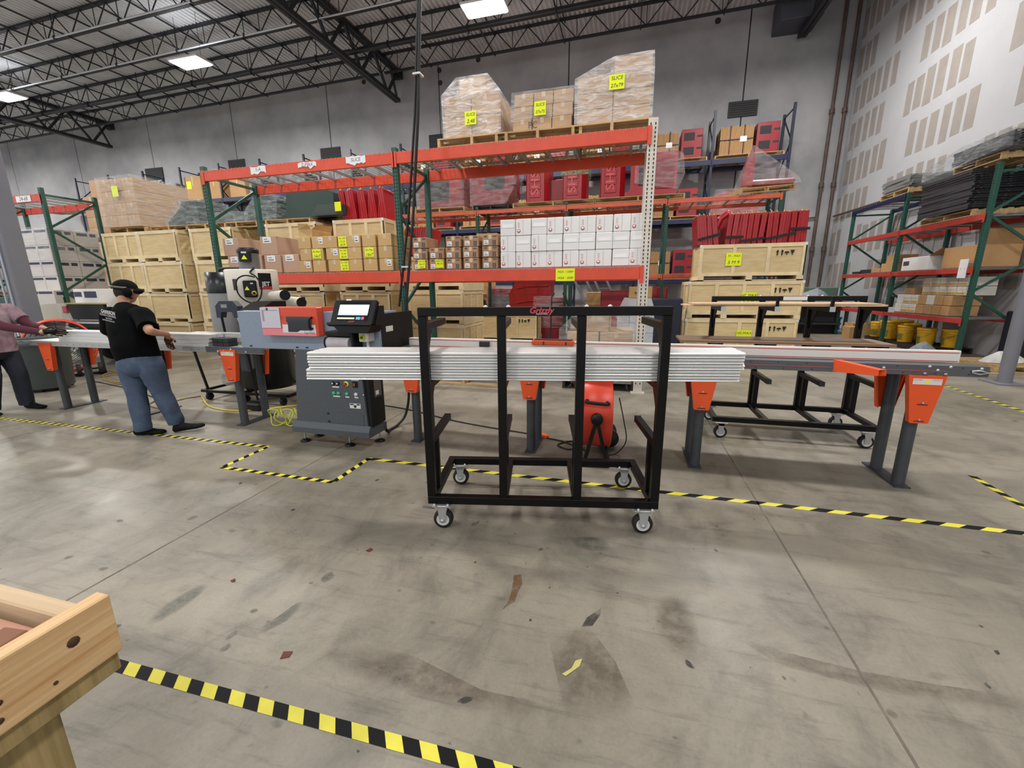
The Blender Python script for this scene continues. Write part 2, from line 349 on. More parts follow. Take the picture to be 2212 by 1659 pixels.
# loose scraps on the floor
def scrap(pts, m, label, cat, name='paper_scrap'):
    c = Vector((sum(p[0] for p in pts)/len(pts), sum(p[1] for p in pts)/len(pts), 0)); mb = MB()
    mb.prism([(p[0]-c.x, p[1]-c.y) for p in pts], 'z', 0.001, 0.0035)
    return solo(mb, name, m, label, cat, c)
scrap([(-0.129, 1.450, 0.000), (-0.103, 1.466, 0.000), (-0.110, 1.428, 0.000), (-0.158, 1.370, 0.000), (-0.174, 1.375, 0.000), (-0.141, 1.409, 0.000)], mat('yellow_scrap', 'b9b46a', 0.7), 'torn yellowish tape scrap lying on the bare concrete floor', 'scrap', 'tape_scrap')
m_leaf = mat('leaf_red', '5d2d22', 0.7)
scrap([(-1.320, 1.151, 0.000), (-1.333, 1.185, 0.000), (-1.295, 1.195, 0.000), (-1.289, 1.168, 0.000)], m_leaf, 'dark red scrap on the floor nearest the wooden bench', 'scrap')
scrap([(-1.408, 1.893, 0.000), (-1.394, 1.924, 0.000), (-1.371, 1.911, 0.000), (-1.382, 1.885, 0.000)], m_leaf, 'small dark red scrap on the floor in front of the grey saw cabinet', 'scrap')
scrap([(-1.951, 1.485, 0.000), (-1.943, 1.505, 0.000), (-1.921, 1.489, 0.000), (-1.932, 1.478, -0.000)], m_leaf, 'tiny red scrap on the floor by the left floor joint', 'scrap')

# ---- back wall: tilt-up concrete panels with open joints
m_conc = mat('tilt_up_concrete', 'b0b0b2', 0.85, var=0.16, scale=0.55, bump=0.25, h2='929296', detail=9)
BACK = MB().bb((XL, WY+0.06, 0), (WX+0.3, WY+0.3, 13)).build('wall_back', mat('joint_dark', '2a2a2c', 0.9)); tag(BACK, kind='structure')
edges = [XL, -43.4, -37.6, -31.8, -26.0, -20.2, -14.4, -8.57, -2.77, 3.9, WX+0.3]
for a, b in zip(edges, edges[1:]):
    MB().bb((a+0.02, WY, 0), (b-0.02, WY+0.08, 12.6), 0.012).build('panel', m_conc, BACK)
m_tie = mat('tie_hole', '3a322c', 0.9)
for (x, y) in ((1033, 129), (1044, 164), (948, 152), (951, 178), (1551, 45), (787, 177), (300, 262)):
    pass
for p in ((-6.473, 19.700, 10.450), (-6.689, 19.700, 11.089), (-8.513, 19.700, 10.909), (-8.493, 19.700, 10.419), (2.774, 19.700, 11.155), (-12.320, 19.700, 10.901)):
    MB().cyl((p[0], WY-0.01, p[2]), (p[0], WY+0.03, p[2]), 0.11, n=9).build('tie_hole', m_tie, BACK)
# louvred vents in the wall
m_vent = mat('vent_grey', '3c3c3e', 0.7); m_ventf = mat('vent_frame', '232325', 0.6)
for lo, hi, lab in (((3.471, 19.700, 7.883), (4.372, 19.700, 8.311), 'dark wall vent above the rightmost cartons of the blue racking'),
                    ((-9.083, 19.700, 7.867), (-8.552, 19.700, 8.303), 'dark wall vent behind the leftmost wrapped load on the top beam'),
                    ((-14.965, 19.700, 7.797), (-13.952, 19.700, 8.236), 'dark wall vent above the two torn white beam labels'),
                    ((-20.726, 19.700, 7.772), (-19.768, 19.700, 8.149), 'dark wall vent just right of the tall green rack upright'),
                    ((-26.629, 19.700, 7.670), (-25.457, 19.700, 8.164), 'dark wall vent above the brown wrapped carton block')):
    x0, z0, x1, z1 = lo[0], lo[2], hi[0], hi[2]
    t = thing('wall_vent', lab, 'vent', ((x0+x1)/2, WY, z0), group='vents along the back wall'); w, h = x1-x0, z1-z0
    MB().bb((-w/2-.06, -.05, -.06), (w/2+.06, -.001, h+.06), .01).build('frame', m_ventf, t)
    MB().bb((-w/2, -.056, 0), (w/2, -.052, h)).build('grille', m_vent, t)
    for k in range(6): MB().bar((-w/2, -.07, (k+.5)*h/6), (w/2, -.07, (k+.5)*h/6), .03, .012, (0, .7, .7)).build('slat', m_vent, t)

# ---- right wall: taped and filled drywall
m_dry = mat('joint_compound', 'b4b5b9', 0.75, var=0.035, scale=1.5)
RIGHT = MB().bb((WX, YB, 0), (WX+0.12, WY, 13)).build('wall_right', m_dry); tag(RIGHT, kind='structure')
m_bare = mat('bare_gypsum_board', '97908a', 0.85, var=0.07, scale=3.0)
mb = MB(); rw = random.Random(5)
for row in range(-3, 7):
    z0 = 5.03+1.21*row; off = {0: 0.0, 1: 0.49, 2: 0.1, -1: 0.7, 3: 1.6, 4: 0.3, -2: 2.1, 5: 1.2, 6: 0.6, -3: 1.0}[row]
    g = 16.8+off
    while g > -12: g -= 3.66
    while g < WY:
        for k in range(6):
            y0 = g+k*0.445+rw.uniform(-.02, .02); y1 = y0+0.31+rw.uniform(-.03, .03)
            if y0 < 0 or y1 > WY-0.05 or z0+.9 > 12.5: continue
            a, b = rw.uniform(-.04, .04), rw.uniform(-.04, .04)
            mb.bb((WX-0.003, y0, z0+a), (WX+0.002, y1, z0+0.87+b))
        g += 3.66
mb.build('bare_board', m_bare, RIGHT, kind='stuff')
# two pipes standing in the corner
m_pipe = mat('corner_pipe', '5b4a44', 0.6, var=.2, scale=4)
for x, nm in ((7.02, 'two rusty brown pipes'),):
    t = thing('corner_pipes', 'pair of rusty brown pipes rising in the far right corner of the room', 'pipe', (7.1, WY-0.12, 0))
    for dx in (-.22, .18):
        MB().cyl((dx, 0, 0), (dx, 0, 12.3), .055, n=10).build('pipe', m_pipe, t)
        for z in (2.8, 5.1, 7.6): MB().cyl((dx, 0, z), (dx, 0, z+.16), .085, n=10).build('coupling', m_pipe, t)
MB().tube([(6.9, WY-.09, 4.05), (4.4, WY-.09, 3.9)], .03).build('conduit', m_pipe, t, world=True)
MB().tube([(7.42, WY-.15, 4.05), (7.42, 15.6, 4.0), (7.42, 13, 4.0)], .03).build('conduit', m_pipe, t, world=True)

# ---- ceiling: corrugated steel deck on bar joists and girders
m_deck = mat('steel_deck', 'd4d6da', 0.45, 0.0, var=0.12, scale=1.2)
mb = MB(); prof = []; x = XL
while x < WX+0.2:
    for dx, dz in ((0, 0), (.06, 0), (.085, .07), (.15, .07)): prof.append((x+dx, zdeck(x+dx)+dz))
    x += .175
vs = [(x, YB, z) for x, z in prof]+[(x, WY+.1, z) for x, z in prof]; n = len(prof)
mb.add(vs, [(i, i+1, n+i+1, n+i) for i in range(n-1)])
CEIL = mb.build('ceiling', m_deck); tag(CEIL, kind='structure')
m_steel = mat('black_steel', '23252b', 0.55, 0.0, var=.12, scale=3)
def joist(y, x0, x1, lab):
    D = .72; cb = MB()
    for dz, w, h in ((-.03, .13, .06), (-D, .12, .06)): cb.bar((x0, 0, zdeck(x0)+dz), (x1, 0, zdeck(x1)+dz), w, h)
    t = cb.build('bar_joist', m_steel, CEIL); t.location = (0, y, 0)
    wb = MB(); x = x0; k = 0
    while x < x1-.3:
        xm = x+.62; wb.cyl((x, 0, zdeck(x)-.05), (xm, 0, zdeck(xm)-D), .021, n=5, caps=False); wb.cyl((xm, 0, zdeck(xm)-D), (x+1.24, 0, zdeck(x+1.24)-.05), .021, n=5, caps=False)
        if k % 2 == 0: wb.cyl((xm, 0, zdeck(xm)-D), (xm, 0, zdeck(xm)-.05), .014, n=5, caps=False)
        x += 1.24; k += 1
    wb.build('web', m_steel, t, kind='stuff')
    return t
bays = [(-46, -28.7, 'left'), (-28.5, -10.65, 'middle'), (-10.35, 5.4, 'right')]
jy = [18.2-1.9*k for k in range(12)]
for i, y in enumerate(jy):
    for x0, x1, nm in bays:
        joist(y, x0, x1, nm)
def girder(x, lab, y0=-4.0):
    zt, zb = zdeck(x)-.1, zdeck(x)-1.28
    y1 = WY-.15; cb = MB()
    for s in (-1, 1): cb.bar((s*.075, y0, zt), (s*.075, y1, zt), .12, .14); cb.bar((s*.075, y0, zb), (s*.075, y1-.1, zb), .12, .14)
    t = cb.build('truss_girder', m_steel, CEIL); t.location = (x, 0, 0)
    y = y1; k = 0
    while y-1.9 > y0:
        ym = y-.95
        MB().bar((0, y-.05, zt if k else zt), (0, ym, zb), .09, .09).build('web', m_steel, t); MB().bar((0, ym, zb), (0, y-1.9, zt), .09, .09).build('web', m_steel, t)
        y -= 1.9; k += 1
    MB().bar((0, y1-.12, zb), (0, y1-.62, zt), .08, .08).build('web', m_steel, t)
    MB().bb((-.2, y1-.02, zt-.25), (.2, y1+.15, zt+.08)).build('bearing_plate', m_steel, t)
    return t
girder(-10.5, 'black truss girder meeting the back wall in mid picture, right of the hanging lights')
girder(-28.6, 'black truss girder meeting the back wall at the far left')
g3 = girder(5.55, 'black truss girder meeting the back wall near the drywall corner')
MB().bb((4.62, WY-1.1, 10.35), (5.9, WY-.003, 11.3), .02).build('bearing_bracket', mat('primer_grey', '4a4d57', .6), g3, world=True)
# bridging rods running from joist to joist
k = 0
for x in [-44+2.75*i for i in range(18)]:
    cb = MB().bar((x, -3, zdeck(x)-.76), (x, 18.3, zdeck(x)-.76), .04, .04); cb.bar((x, -3, zdeck(x)-.1), (x, 18.3, zdeck(x)-.1), .04, .04)
    cb.build('bridging_rod', m_steel, CEIL)
# sprinkler mains and conduits along the joists
m_sprk = mat('black_pipe', '1c1d20', .4)
def runpipe(y, dz, r, x0, x1, lab, m, name='sprinkler_pipe', cat='pipe'):
    t = thing(name, lab, cat, (0, y, 0)); MB().cyl((x0, 0, zdeck(x0)-dz), (x1, 0, zdeck(x1)-dz), r, n=10).build('pipe', m, t)
    x = x0+1
    while x < x1: hb = MB(); hb.bb((x-.02, -r-.02, zdeck(x)-dz-r-.02), (x+.02, r+.02, zdeck(x)-dz+r+.02)); hb.bar((x, 0, zdeck(x)-dz), (x, 0, zdeck(x)-.05), .02, .02); hb.build('hanger', m_sprk, t); x += 3.1
    return t
runpipe(16.05, .92, .085, -44, 5.2, 'thick black sprinkler main below the second joist from the back wall', m_sprk)
m_cond = mat('galvanised_conduit', 'c9ccd2', .3, .6)
runpipe(14.2, .80, .03, -30, 4, 'thin bright conduit along the joist above the row of lights', m_cond, 'conduit', 'conduit')
runpipe(12.3, .80, .03, -30, 4, 'thin bright conduit along the joist in front of the row of lights', m_cond, 'conduit', 'conduit')
# high-bay lights
m_led = glow('led_panel', 'fff6ee', 14.0); m_case = mat('lamp_case', 'd8d8d8', .5)
def lamp_label(x, y):
    if abs(y-13.8) < .1: return {-25.6: 'leftmost hanging high-bay light, below the left roof truss', -15.6: 'hanging high-bay light above the green and orange racking', -4.45: 'hanging high-bay light cut by the top edge of the picture', 4.2: 'hanging high-bay light near the drywall, beyond the frame', -36.0: 'hanging high-bay light far to the left, beyond the frame'}[x]
    return None
for (x, y) in LAMP_SPOTS:
    l = lamp_label(x, y) or f'hanging high-bay light over the {"front" if y > 0 else "rear"} floor, {ORD[[-36.0, -25.6, -15.6, -4.45, 4.2].index(x)]} from the left'
    t = thing('high_bay_light', l, 'light', (x, y, LAMP_Z), group='hanging high-bay lights')
    MB().bb((-.66, -.36, 0), (.66, .36, .07), .015).build('housing', m_case, t)
    MB().bb((-.6, -.31, -.03), (.6, .31, 0)).build('led_panel', m_led, t)
    for sx in (-.5, .5): MB().cyl((sx, 0, .07), (sx, 0, zdeck(x)-LAMP_Z), .008, n=4).build('chain', m_sprk, t)
# building columns
m_col = mat('column_paint', '6f7078', .55, var=.06, scale=2)
def column(x, y, lab, w=.3, rz=0.0):
    t = thing('steel_column', lab, 'column', (x, y, 0), rz, 'building columns')
    MB().bb((-w/2, -w/2, .02), (w/2, w/2, zdeck(x)-1.3), .02).build('shaft', m_col, t)
    MB().bb((-w*.9, -w*.9, 0), (w*.9, w*.9, .02)).build('base_plate', m_col, t)
    for a in (-1, 1):
        for b in (-1, 1): MB().cyl((a*w*.72, b*w*.72, .02), (a*w*.72, b*w*.72, .06), .018, n=6).build('anchor_bolt', m_steel, t)
    return t
cl = column(-11.3, 5.6, 'grey steel column rising at the left edge behind the second worker', .29)
for s in (-1, 1): MB().bb((-.12+.09*s, -.172, .3), (-.085+.09*s, -.146, 10), .004).build('guide_rail', mat('rail_light', 'a4aab6', .35, .4), cl)
cr = thing('bollard_column', 'slanting-looking grey round column at the right edge by the drywall', 'column', ((5.703, 8.096, 0.000)[0], (5.703, 8.096, 0.000)[1], 0)); cr['label'] = 'plain grey steel column standing at the right edge of the picture'
MB().cyl((0, 0, .02), (0, 0, zdeck(5.7)-1.3), .085, n=20).build('shaft', m_col, cr); MB().bb((-.2, -.2, 0), (.2, .2, .02)).build('base_plate', m_col, cr)

# ================================================================ storage racking and what stands on it
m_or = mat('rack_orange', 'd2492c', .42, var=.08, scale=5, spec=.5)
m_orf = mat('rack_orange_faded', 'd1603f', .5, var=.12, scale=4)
m_gr = mat('rack_green', '1f5144', .45, var=.1, scale=6)
m_wh = mat('rack_cream', 'cfc8bd', .5, var=.08, scale=6)
m_bl = mat('rack_blue', '141d42', .45, var=.12, scale=5)
m_dkgr = mat('rack_dark_green', '1c3a34', .5, var=.1, scale=6)
m_wire = mat('zinc_wire', '9a9c9e', .4, .5)
m_hole = mat('punched_hole', '0d1413', .9)
m_hole2 = mat('punched_hole_cream', '2c2926', .9)
def upright(t, x, y, h, m, w=.085, d=.075, hole=None, face=None, z1=None):
    """post at (x, y) with teardrop holes in its front"""
    p = MB().bb((x-w/2, y, 0.012), (x+w/2, y+d, h), .004).build('upright', m, t)
    MB().bb((x-w*.8, y-.02, 0), (x+w*.8, y+d+.03, .012)).build('foot_plate', m, p)
    if hole:
        hb = MB(); z = .15
        while z < h-.05:
            for s in (-1, 1): hb.add([(x+s*w*.24-.009, y-.0012, z+.012), (x+s*w*.24+.009, y-.0012, z+.012), (x+s*w*.24+.005, y-.0012, z-.018), (x+s*w*.24-.005, y-.0012, z-.018)], [(0, 1, 2, 3)])
            z += .0508
        hb.build('punched_holes', hole, p, kind='stuff')
    return p
def rack(name, label, loc, xs, depth, hs, levels, bm, pm, rz=0, holes=True, dk=True, pms=None, pitch=.72, wire=True, widths=None, step=.09):
    """levels: [(bay indices or None, z_bottom, z_top, material)]"""
    t = thing(name, label, 'pallet rack', loc, rz); n = len(xs)
    for i, x in enumerate(xs):
        p = (pms or {}).get(i, pm); h = hs[i] if isinstance(hs, (list, tuple)) else hs; w = (widths or {}).get(i, .085)
        upright(t, x, 0, h, p, w, .075, (m_hole2 if p is m_wh else m_hole) if holes else None); upright(t, x, depth-.075, h-.02, p, w)
        z = h-.15; side = 1
        MB().bar((x, .04, z), (x, depth-.04, z), .03, .045).build('brace', p, t)
        while z > pitch+.1:
            a, b = ((depth-.04, .04) if side > 0 else (.04, depth-.04)); MB().bar((x, a, z-.03), (x, b, z-pitch), .03, .045).build('brace', p, t); z -= pitch; side = -side
    for bays, z0, z1, m in levels:
        for i in (bays if bays is not None else range(n-1)):
            xa, xb = xs[i]+(widths or {}).get(i, .085)/2, xs[i+1]-(widths or {}).get(i+1, .085)/2
            for y0, nm in ((-.012, 'front_beam'), (depth-.04, 'rear_beam')):
                bmm = MB().bb((xa, y0, z0), (xb, y0+.052, z1), .004).build(nm, m, t)
                for xe, s in ((xa, -1), (xb, 1)): MB().bb((min(xe, xe+s*.05), y0-.008, z0-.05), (max(xe, xe+s*.05), y0-.001, z1+.01)).build('beam_connector', m, bmm)
            if dk:
                nd = max(1, round((xb-xa)/1.2)); wd = (xb-xa)/nd
                for k in range(nd):
                    x0 = xa+k*wd+.01; x1 = x0+wd-.02; db = MB()
                    for j in range(3): xx = x0+(j+.5)*(x1-x0)/3; db.bb((xx-.02, .04, z1-.034), (xx+.02, depth-.04, z1-.004))
                    dkk = db.build('deck_channels', m_wire, t)
                    if wire:
                        wb = MB(); xx = x0
                        while xx < x1: wb.bb((xx-.0025, -.014, z1-.001), (xx+.0025, depth, z1+.004)); wb.bb((xx-.0025, -.018, z1-.03), (xx+.0025, -.013, z1+.004)); xx += step
                        for j in range(9): yy = .03+j*(depth-.06)/8; wb.bb((x0, yy-.0025, z1+.003), (x1, yy+.0025, z1+.008))
                        wb.build('wire_deck', m_wire, dkk, kind='stuff')
    return t
RACK_A = rack('pallet_rack', 'large orange-beamed rack with green uprights and one cream upright behind the saw', (0, 6.15, 0), [-7.08, -3.44, .215], 1.12, [3.55, 3.54, 3.57],
     [(None, 3.31, 3.47, m_or), (None, 1.60, 1.77, m_or)], m_or, m_gr, pms={2: m_wh}, widths={2: .12}, step=.075)
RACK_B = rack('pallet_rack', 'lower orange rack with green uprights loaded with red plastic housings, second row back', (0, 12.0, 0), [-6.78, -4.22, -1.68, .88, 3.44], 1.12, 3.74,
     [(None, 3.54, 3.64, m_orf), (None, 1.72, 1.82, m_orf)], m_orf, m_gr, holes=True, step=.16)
bx = [-29.68+2.493*k for k in range(15)]
RACK_C = rack('pallet_rack', 'tall dark blue rack row standing along the concrete back wall', (0, 18.0, 0), bx, 1.12, 7.58,
     [(None, 5.80, 5.98, m_bl), (range(4, 14), 3.82, 3.98, m_bl), (range(7, 14), 1.62, 1.78, m_bl)], m_bl, mat('rack_navy', '161c33', .45), holes=False, pitch=1.0, wire=False)
RACK_D = rack('pallet_rack', 'green rack at the left with a torn red and white label on its top beam', (0, 7.2, 0), [-18.4, -15.75, -13.07], 1.1, 3.82,
     [(None, 3.52, 3.68, mat('rack_red', 'c2483c', .5)), (None, 1.22, 1.36, m_dkgr)], m_or, m_gr, step=.2)
m_rr = mat('rack_red_worn', 'b3382f', .5, var=.1)
RACK_E = rack('pallet_rack', 'green rack with red beams standing along the drywall at the right', (6.4, 15.55, 0), [0, 2.55, 5.2], 1.02, 3.66,
     [(None, 2.68, 2.79, m_rr), (None, 1.71, 1.81, m_rr), (None, .74, .84, m_rr), ([0], 3.54, 3.65, m_bl)], m_rr, m_gr, rz=-PI/2, step=.1)

# ---- wooden pallet prototypes
m_pal = mat('pallet_wood', 'b89a6c', .75, var=.22, scale=3, stretch=(1, 6, 6), rnd=.15)
m_paldk = mat('pallet_dark', '2a2622', .7)
def mk_pallet(w, d, m, h=.125, label=''):
    t = thing('pallet', label, 'pallet', (0, 0, 0)); n = max(4, round(d/.16))
    bd = None
    for k in range(n):
        y = -d/2+.045+(d-.09)*k/(n-1); o = MB().bb((-w/2, y-.045, h-.018), (w/2, y+.045, h)).build('deck_board', m, t) if bd is None else bd.copy()
        if bd is None: bd = o; bd['y0'] = y
        else: COL.objects.link(o); o.location.y = y-bd['y0']
    for x in (-w/2+.02, 0, w/2-.02): MB().bb((x-.02, -d/2, .018), (x+.02, d/2, h-.018)).build('stringer', m, t)
    for y in (-d/2+.05, 0, d/2-.05): MB().bb((-w/2, y-.05, 0), (w/2, y+.05, .018)).build('bottom_board', m, t)
    del bd['y0']
    return t
P22 = mk_pallet(2.25, 1.0, m_pal); P12 = mk_pallet(1.2, 1.0, m_pal); P15 = mk_pallet(1.55, 1.0, m_pal); P10 = mk_pallet(1.05, 1.0, m_pal); PDK = mk_pallet(1.05, 1.0, m_paldk)
def pallet(proto, loc, label, group=None, rz=0.0, rot=None): return put(proto, loc, rz, label, group, rot)

# ---- yellow stock sheets with pen writing
m_yel = mat('yellow_sheet', 'e4f20a', .6); m_pen = mat('pen_black', '1b1b16', .6); m_white = mat('white_label', 'dfe0e2', .6); m_ink = mat('print_grey', '45464c', .6)
def sheet(parent, x, y, z, w, h, lines, m=None, face='y', ts=None, name='stock_sheet'):
    """paper stuck on a face that looks along -y (face 'y') or +x (face 'x'); x, y, z local centre"""
    mb = MB()
    if face == 'y': mb.bb((x-w/2, y-.004, z-h/2), (x+w/2, y-.0005, z+h/2))
    else: mb.bb((x+.0005, y-w/2, z-h/2), (x+.004, y+w/2, z+h/2))
    o = mb.build(name, m or m_yel, parent); o['_add'] = 1
    n = len(lines)
    for i, l in enumerate(lines):
        if not l: continue
        zz = z+h*(.5-(i+.5)/n); sz = (ts or min(h/n*.95, w/(max(3, len(l))*.62)))
        if face == 'y': text(l, sz, m_pen if (m or m_yel) is m_yel else m_ink, o, (x, y-.0052, zz), shear=.2)
        else: text(l, sz, m_pen if (m or m_yel) is m_yel else m_ink, o, (x+.0052, y, zz), (PI/2, 0, PI/2), shear=.2)
    return o

# ---- plywood crates: box, frame of battens, skids
m_ply = mat('crate_plywood', 'd9c498', .7, var=.10, scale=5, stretch=(.6, .6, 4), h2='c9ae7c', rnd=.07)
m_bat = mat('crate_batten', 'dcc9a0', .7, var=.12, scale=4, rnd=.06); m_clip = mat('crate_clip', 'e0e0de', .4, .3)
m_gap = mat('skid_dark', '6b4c2c', .9)
def mk_crate(w, d, h, nb=3, side=3, marks=False, clips=True, name='plywood_crate'):
    """w x d on the floor, h over all; front looks along -y, origin at front centre bottom"""
    t = thing(name, '', 'crate'); sk = .10; b = .07; e = .018
    MB().bb((-w/2+e, e, sk), (w/2-e, d-e, h)).build('box', m_ply, t)
    for x0, x1, z0, z1 in [(-w/2, w/2, sk, sk+b), (-w/2, w/2, h-b, h+.004)]+[(-w/2+(w-b)*k/nb, -w/2+(w-b)*k/nb+b, sk+b, h-b) for k in range(nb+1)]:
        MB().bb((x0, 0, z0), (x1, e+.002, z1)).build('batten', m_bat, t)
    for y0, y1, z0, z1 in [(0, d, sk, sk+b), (0, d, h-b, h+.004)]+[((d-b)*k/side, (d-b)*k/side+b, sk+b, h-b) for k in range(side+1)]:
        MB().bb((w/2-e-.002, y0, z0), (w/2, y1, z1)).build('batten', m_bat, t)
        if w > 2: MB().bb((-w/2, y0, z0), (-w/2+e+.002, y1, z1)).build('batten', m_bat, t)
    ns = 4 if w > 2 else 3
    for k in range(ns): x = -w/2+.06+(w-.12)*k/(ns-1); MB().bb((x-.06, .0, .0), (x+.06, d, sk)).build('skid', m_bat, t)
    MB().bb((-w/2, 0, 0), (w/2, d, .02)).build('skid_board', m_bat, t)
    if clips:
        for sx in (-1, 1): MB().bb((sx*w/2-.045*(sx > 0)-.002, -.004, h-.05), (sx*w/2+.045*(sx < 0)+.002, .03, h+.006)).build('corner_clip', m_clip, t)
    if marks:
        for i, (kx, g) in enumerate(((0, 'up'), (.085, 'up'), (.17, 'umb'), (.27, 'gl'))):
            x = w/2-.52+kx; z = h-.2; mb = MB(); y = -.0012
            if g == 'up': mb.add([(x-.012, y, z-.04), (x+.012, y, z-.04), (x+.012, y, z+.05), (x-.012, y, z+.05)], [(0, 1, 2, 3)]); mb.add([(x-.03, y, z+.03), (x+.03, y, z+.03), (x, y, z+.07)], [(0, 1, 2)])
            elif g == 'umb': mb.add([(x-.045, y, z), (x+.045, y, z), (x+.03, y, z+.035), (x-.03, y, z+.035)], [(0, 1, 2, 3)]); mb.add([(x-.006, y, z-.04), (x+.006, y, z-.04), (x+.006, y, z), (x-.006, y, z)], [(0, 1, 2, 3)])
            else: mb.add([(x-.04, y, z+.06), (x+.04, y, z+.06), (x+.02, y, z), (x-.02, y, z)], [(0, 1, 2, 3)]); mb.add([(x-.008, y, z-.04), (x+.008, y, z-.04), (x+.008, y, z), (x-.008, y, z)], [(0, 1, 2, 3)])
            mb.build('handling_mark', m_pen, t)
    return t
CR = mk_crate(1.2, 1.3, .72); CRB = mk_crate(1.32, 1.3, .72, nb=2); CRT = mk_crate(1.24, 1.3, .72, nb=1)
RC = 'plywood crates stacked behind the main rack'
cols = {'first': (-10.9, 8.0, CRT), 'second': (-9.32, 8.05, CRT), 'third': (-7.05, 8.0, CRB), 'fourth': (-5.38, 8.0, CR)}
lev = ['on the floor', 'second from the floor', 'third from the floor', 'on top']
for cn, (x, y, pr) in cols.items():
    for k in range(4):
        o = put(pr, (x+.03*((k*7) % 3-1), y+.02*(k % 2), .725*k), .012*((k*5) % 3-1), f'pale plywood crate {lev[k]} in the {cn} crate stack from the left', RC)
        hw = {id(CR): .6, id(CRB): .66, id(CRT): .62}[id(pr)]
        if (cn, k) in (('first', 3), ('first', 2), ('fourth', 3), ('fourth', 1), ('fourth', 0)): sheet(o, hw, .5 if cn == 'first' else .9, .42, .26, .3, ['Slice', '27x79'], face='x')
for k in range(4):
    o = put(CR, (-14.9+.03*k, 9.4, .725*k), 0, f'plywood crate {lev[k]} behind the green left rack', RC)
    if k == 3: sheet(o, .6, .9, .42, .3, .34, ['Slice', '24x7'], face='x')
for k in range(4):
    put(CR, (-12.16, 8.05, .725*k), 0, f'plywood crate {lev[k]} between the left rack and the first crate stack', RC)
for k in range(3):
    o = put(CRB, (-4.05+.02*k, 8.6, .725*k), 0, f'plywood crate {lev[k]} behind the hanging hose, middle of the rack', RC)
# big crates at the right
BIG = mk_crate(2.22, 1.25, .80, nb=4, side=2, marks=True)
BIG3 = mk_crate(2.0, 1.25, .74, nb=3, side=2, marks=True)
tw = {'rot': None}
for k, (pr, x, z, ln, sx, tx) in enumerate(((BIG, 2.385, .0, 'lowest wide plywood crate in the right stack, yellow sheet under the board rack', .1, ['HS-MAX', 'SC M J']), (BIG, 2.40, .80, 'middle wide plywood crate in the right stack with arrow marks', .1, ['HS-MAX', 'S 7 M']), (BIG3, 2.46, 1.61, 'top wide plywood crate in the right stack, under the folded red barriers', -.33, ['TS - MAX', '5 M 9']))):
    o = put(pr, (x, 10.1, z), 0, ln, 'wide crates with handling marks')
    sheet(o, sx, -.003, .44, .3, .26, tx)
MIDC = mk_crate(1.72, 1.0, .78, nb=3, side=2, marks=True, clips=False)
put(MIDC, (-3.23, 11.6, 0), 0, 'low plywood crate on the floor seen through the black cart, below the red housings')

# ---- cartons
m_card = mat('cardboard', 'b08a5e', .8, var=.06, scale=3, rnd=.08); m_cardp = mat('cardboard_pinkish', 'b3937c', .8, var=.05, scale=3, rnd=.05); m_cardt = mat('cardboard_tan', 'c1a06c', .8, var=.06, scale=3, rnd=.07)
m_tape = mat('packing_tape', 'c9b294', .3); m_seam = mat('carton_seam', '6d5236', .9); m_wcart = mat('white_carton', 'e2e1e0', .7, var=.03, scale=4, rnd=.03); m_red = mat('logo_red', 'c46a66', .7)
m_wseam = mat('white_seam', 'b4b3b2', .8)
def mk_carton(w, d, h, m, label_at=None, tape=True, seam=m_seam, marks=False, lab_size=(.09, .07)):
    t = thing('carton', '', 'carton')
    MB().bb((-w/2, 0, 0), (w/2, d, h), .006).build('box', m, t)
    if tape: MB().bb((-.025, -.0015, h*.62), (.025, d+.0015, h+.0015)).build('tape', m_tape, t)
    if label_at:
        x, z = label_at; lw, lh = lab_size
        o = MB().bb((x-lw/2, -.003, z-lh/2), (x+lw/2, -.0008, z+lh/2)).build('paper_label', m_white, t)
        MB().bb((x-lw*.35, -.0036, z-lh*.3), (x+lw*.3, -.003, z-lh*.15)).build('print_line', m_ink, o)
        MB().bb((x-lw*.35, -.0036, z+lh*.1), (x+lw*.1, -.003, z+lh*.2)).build('print_line', m_ink, o)
    if marks:
        for (x, z, a, b) in ((w*.2, h*.3, .02, .07), (w*.32, h*.3, .02, .07), (-w*.28, h*.86, .04, .02), (w*.3, h*.86, .06, .015)): MB().bb((x-a/2, -.0016, z-b/2), (x+a/2, -.0004, z+b/2)).build('print_mark', m_ink, t)
    return t
ZB = 1.778
rc = random.Random(11)
# brown cartons with white labels, left half of the right bay, lower beam
BL = mk_carton(.245, .42, .155, mat('cardboard_brown', 'a37f5f', .8, var=.07, scale=4, rnd=.06), (-.06, .05), True, marks=True, lab_size=(.075, .065))
gx = [-3.13, -2.855, -2.575, -2.295, -1.99]
rown = ['bottom', 'middle', 'top']
for r in range(3):
    for c in range(5):
        if r == 2 and c == 1: continue
        o = put(BL, (gx[c]+rc.uniform(-.006, .006), 6.2+rc.uniform(0, .02), ZB+.008+.162*r), rc.uniform(-.02, .02), f'brown labelled carton, {rown[r]} row beside the white cartons, {ORD[c]} from the left', 'brown labelled cartons on the lower orange beam')
        if r == 0 and c in (0, 1): sheet(o, .02 if c == 0 else .05, -.004, .085, .125, .12, ['HG-12x7', '16x12', 'new'] if c == 0 else ['HGx-74', '48x120', ''])
solo(MB().bb((-.16, 0, 0), (.17, .3, .045), .004), 'carton', m_card, 'flat brown carton lying on top of the brown labelled cartons', 'carton', (-2.12, 6.45, ZB+.008+.162*3))
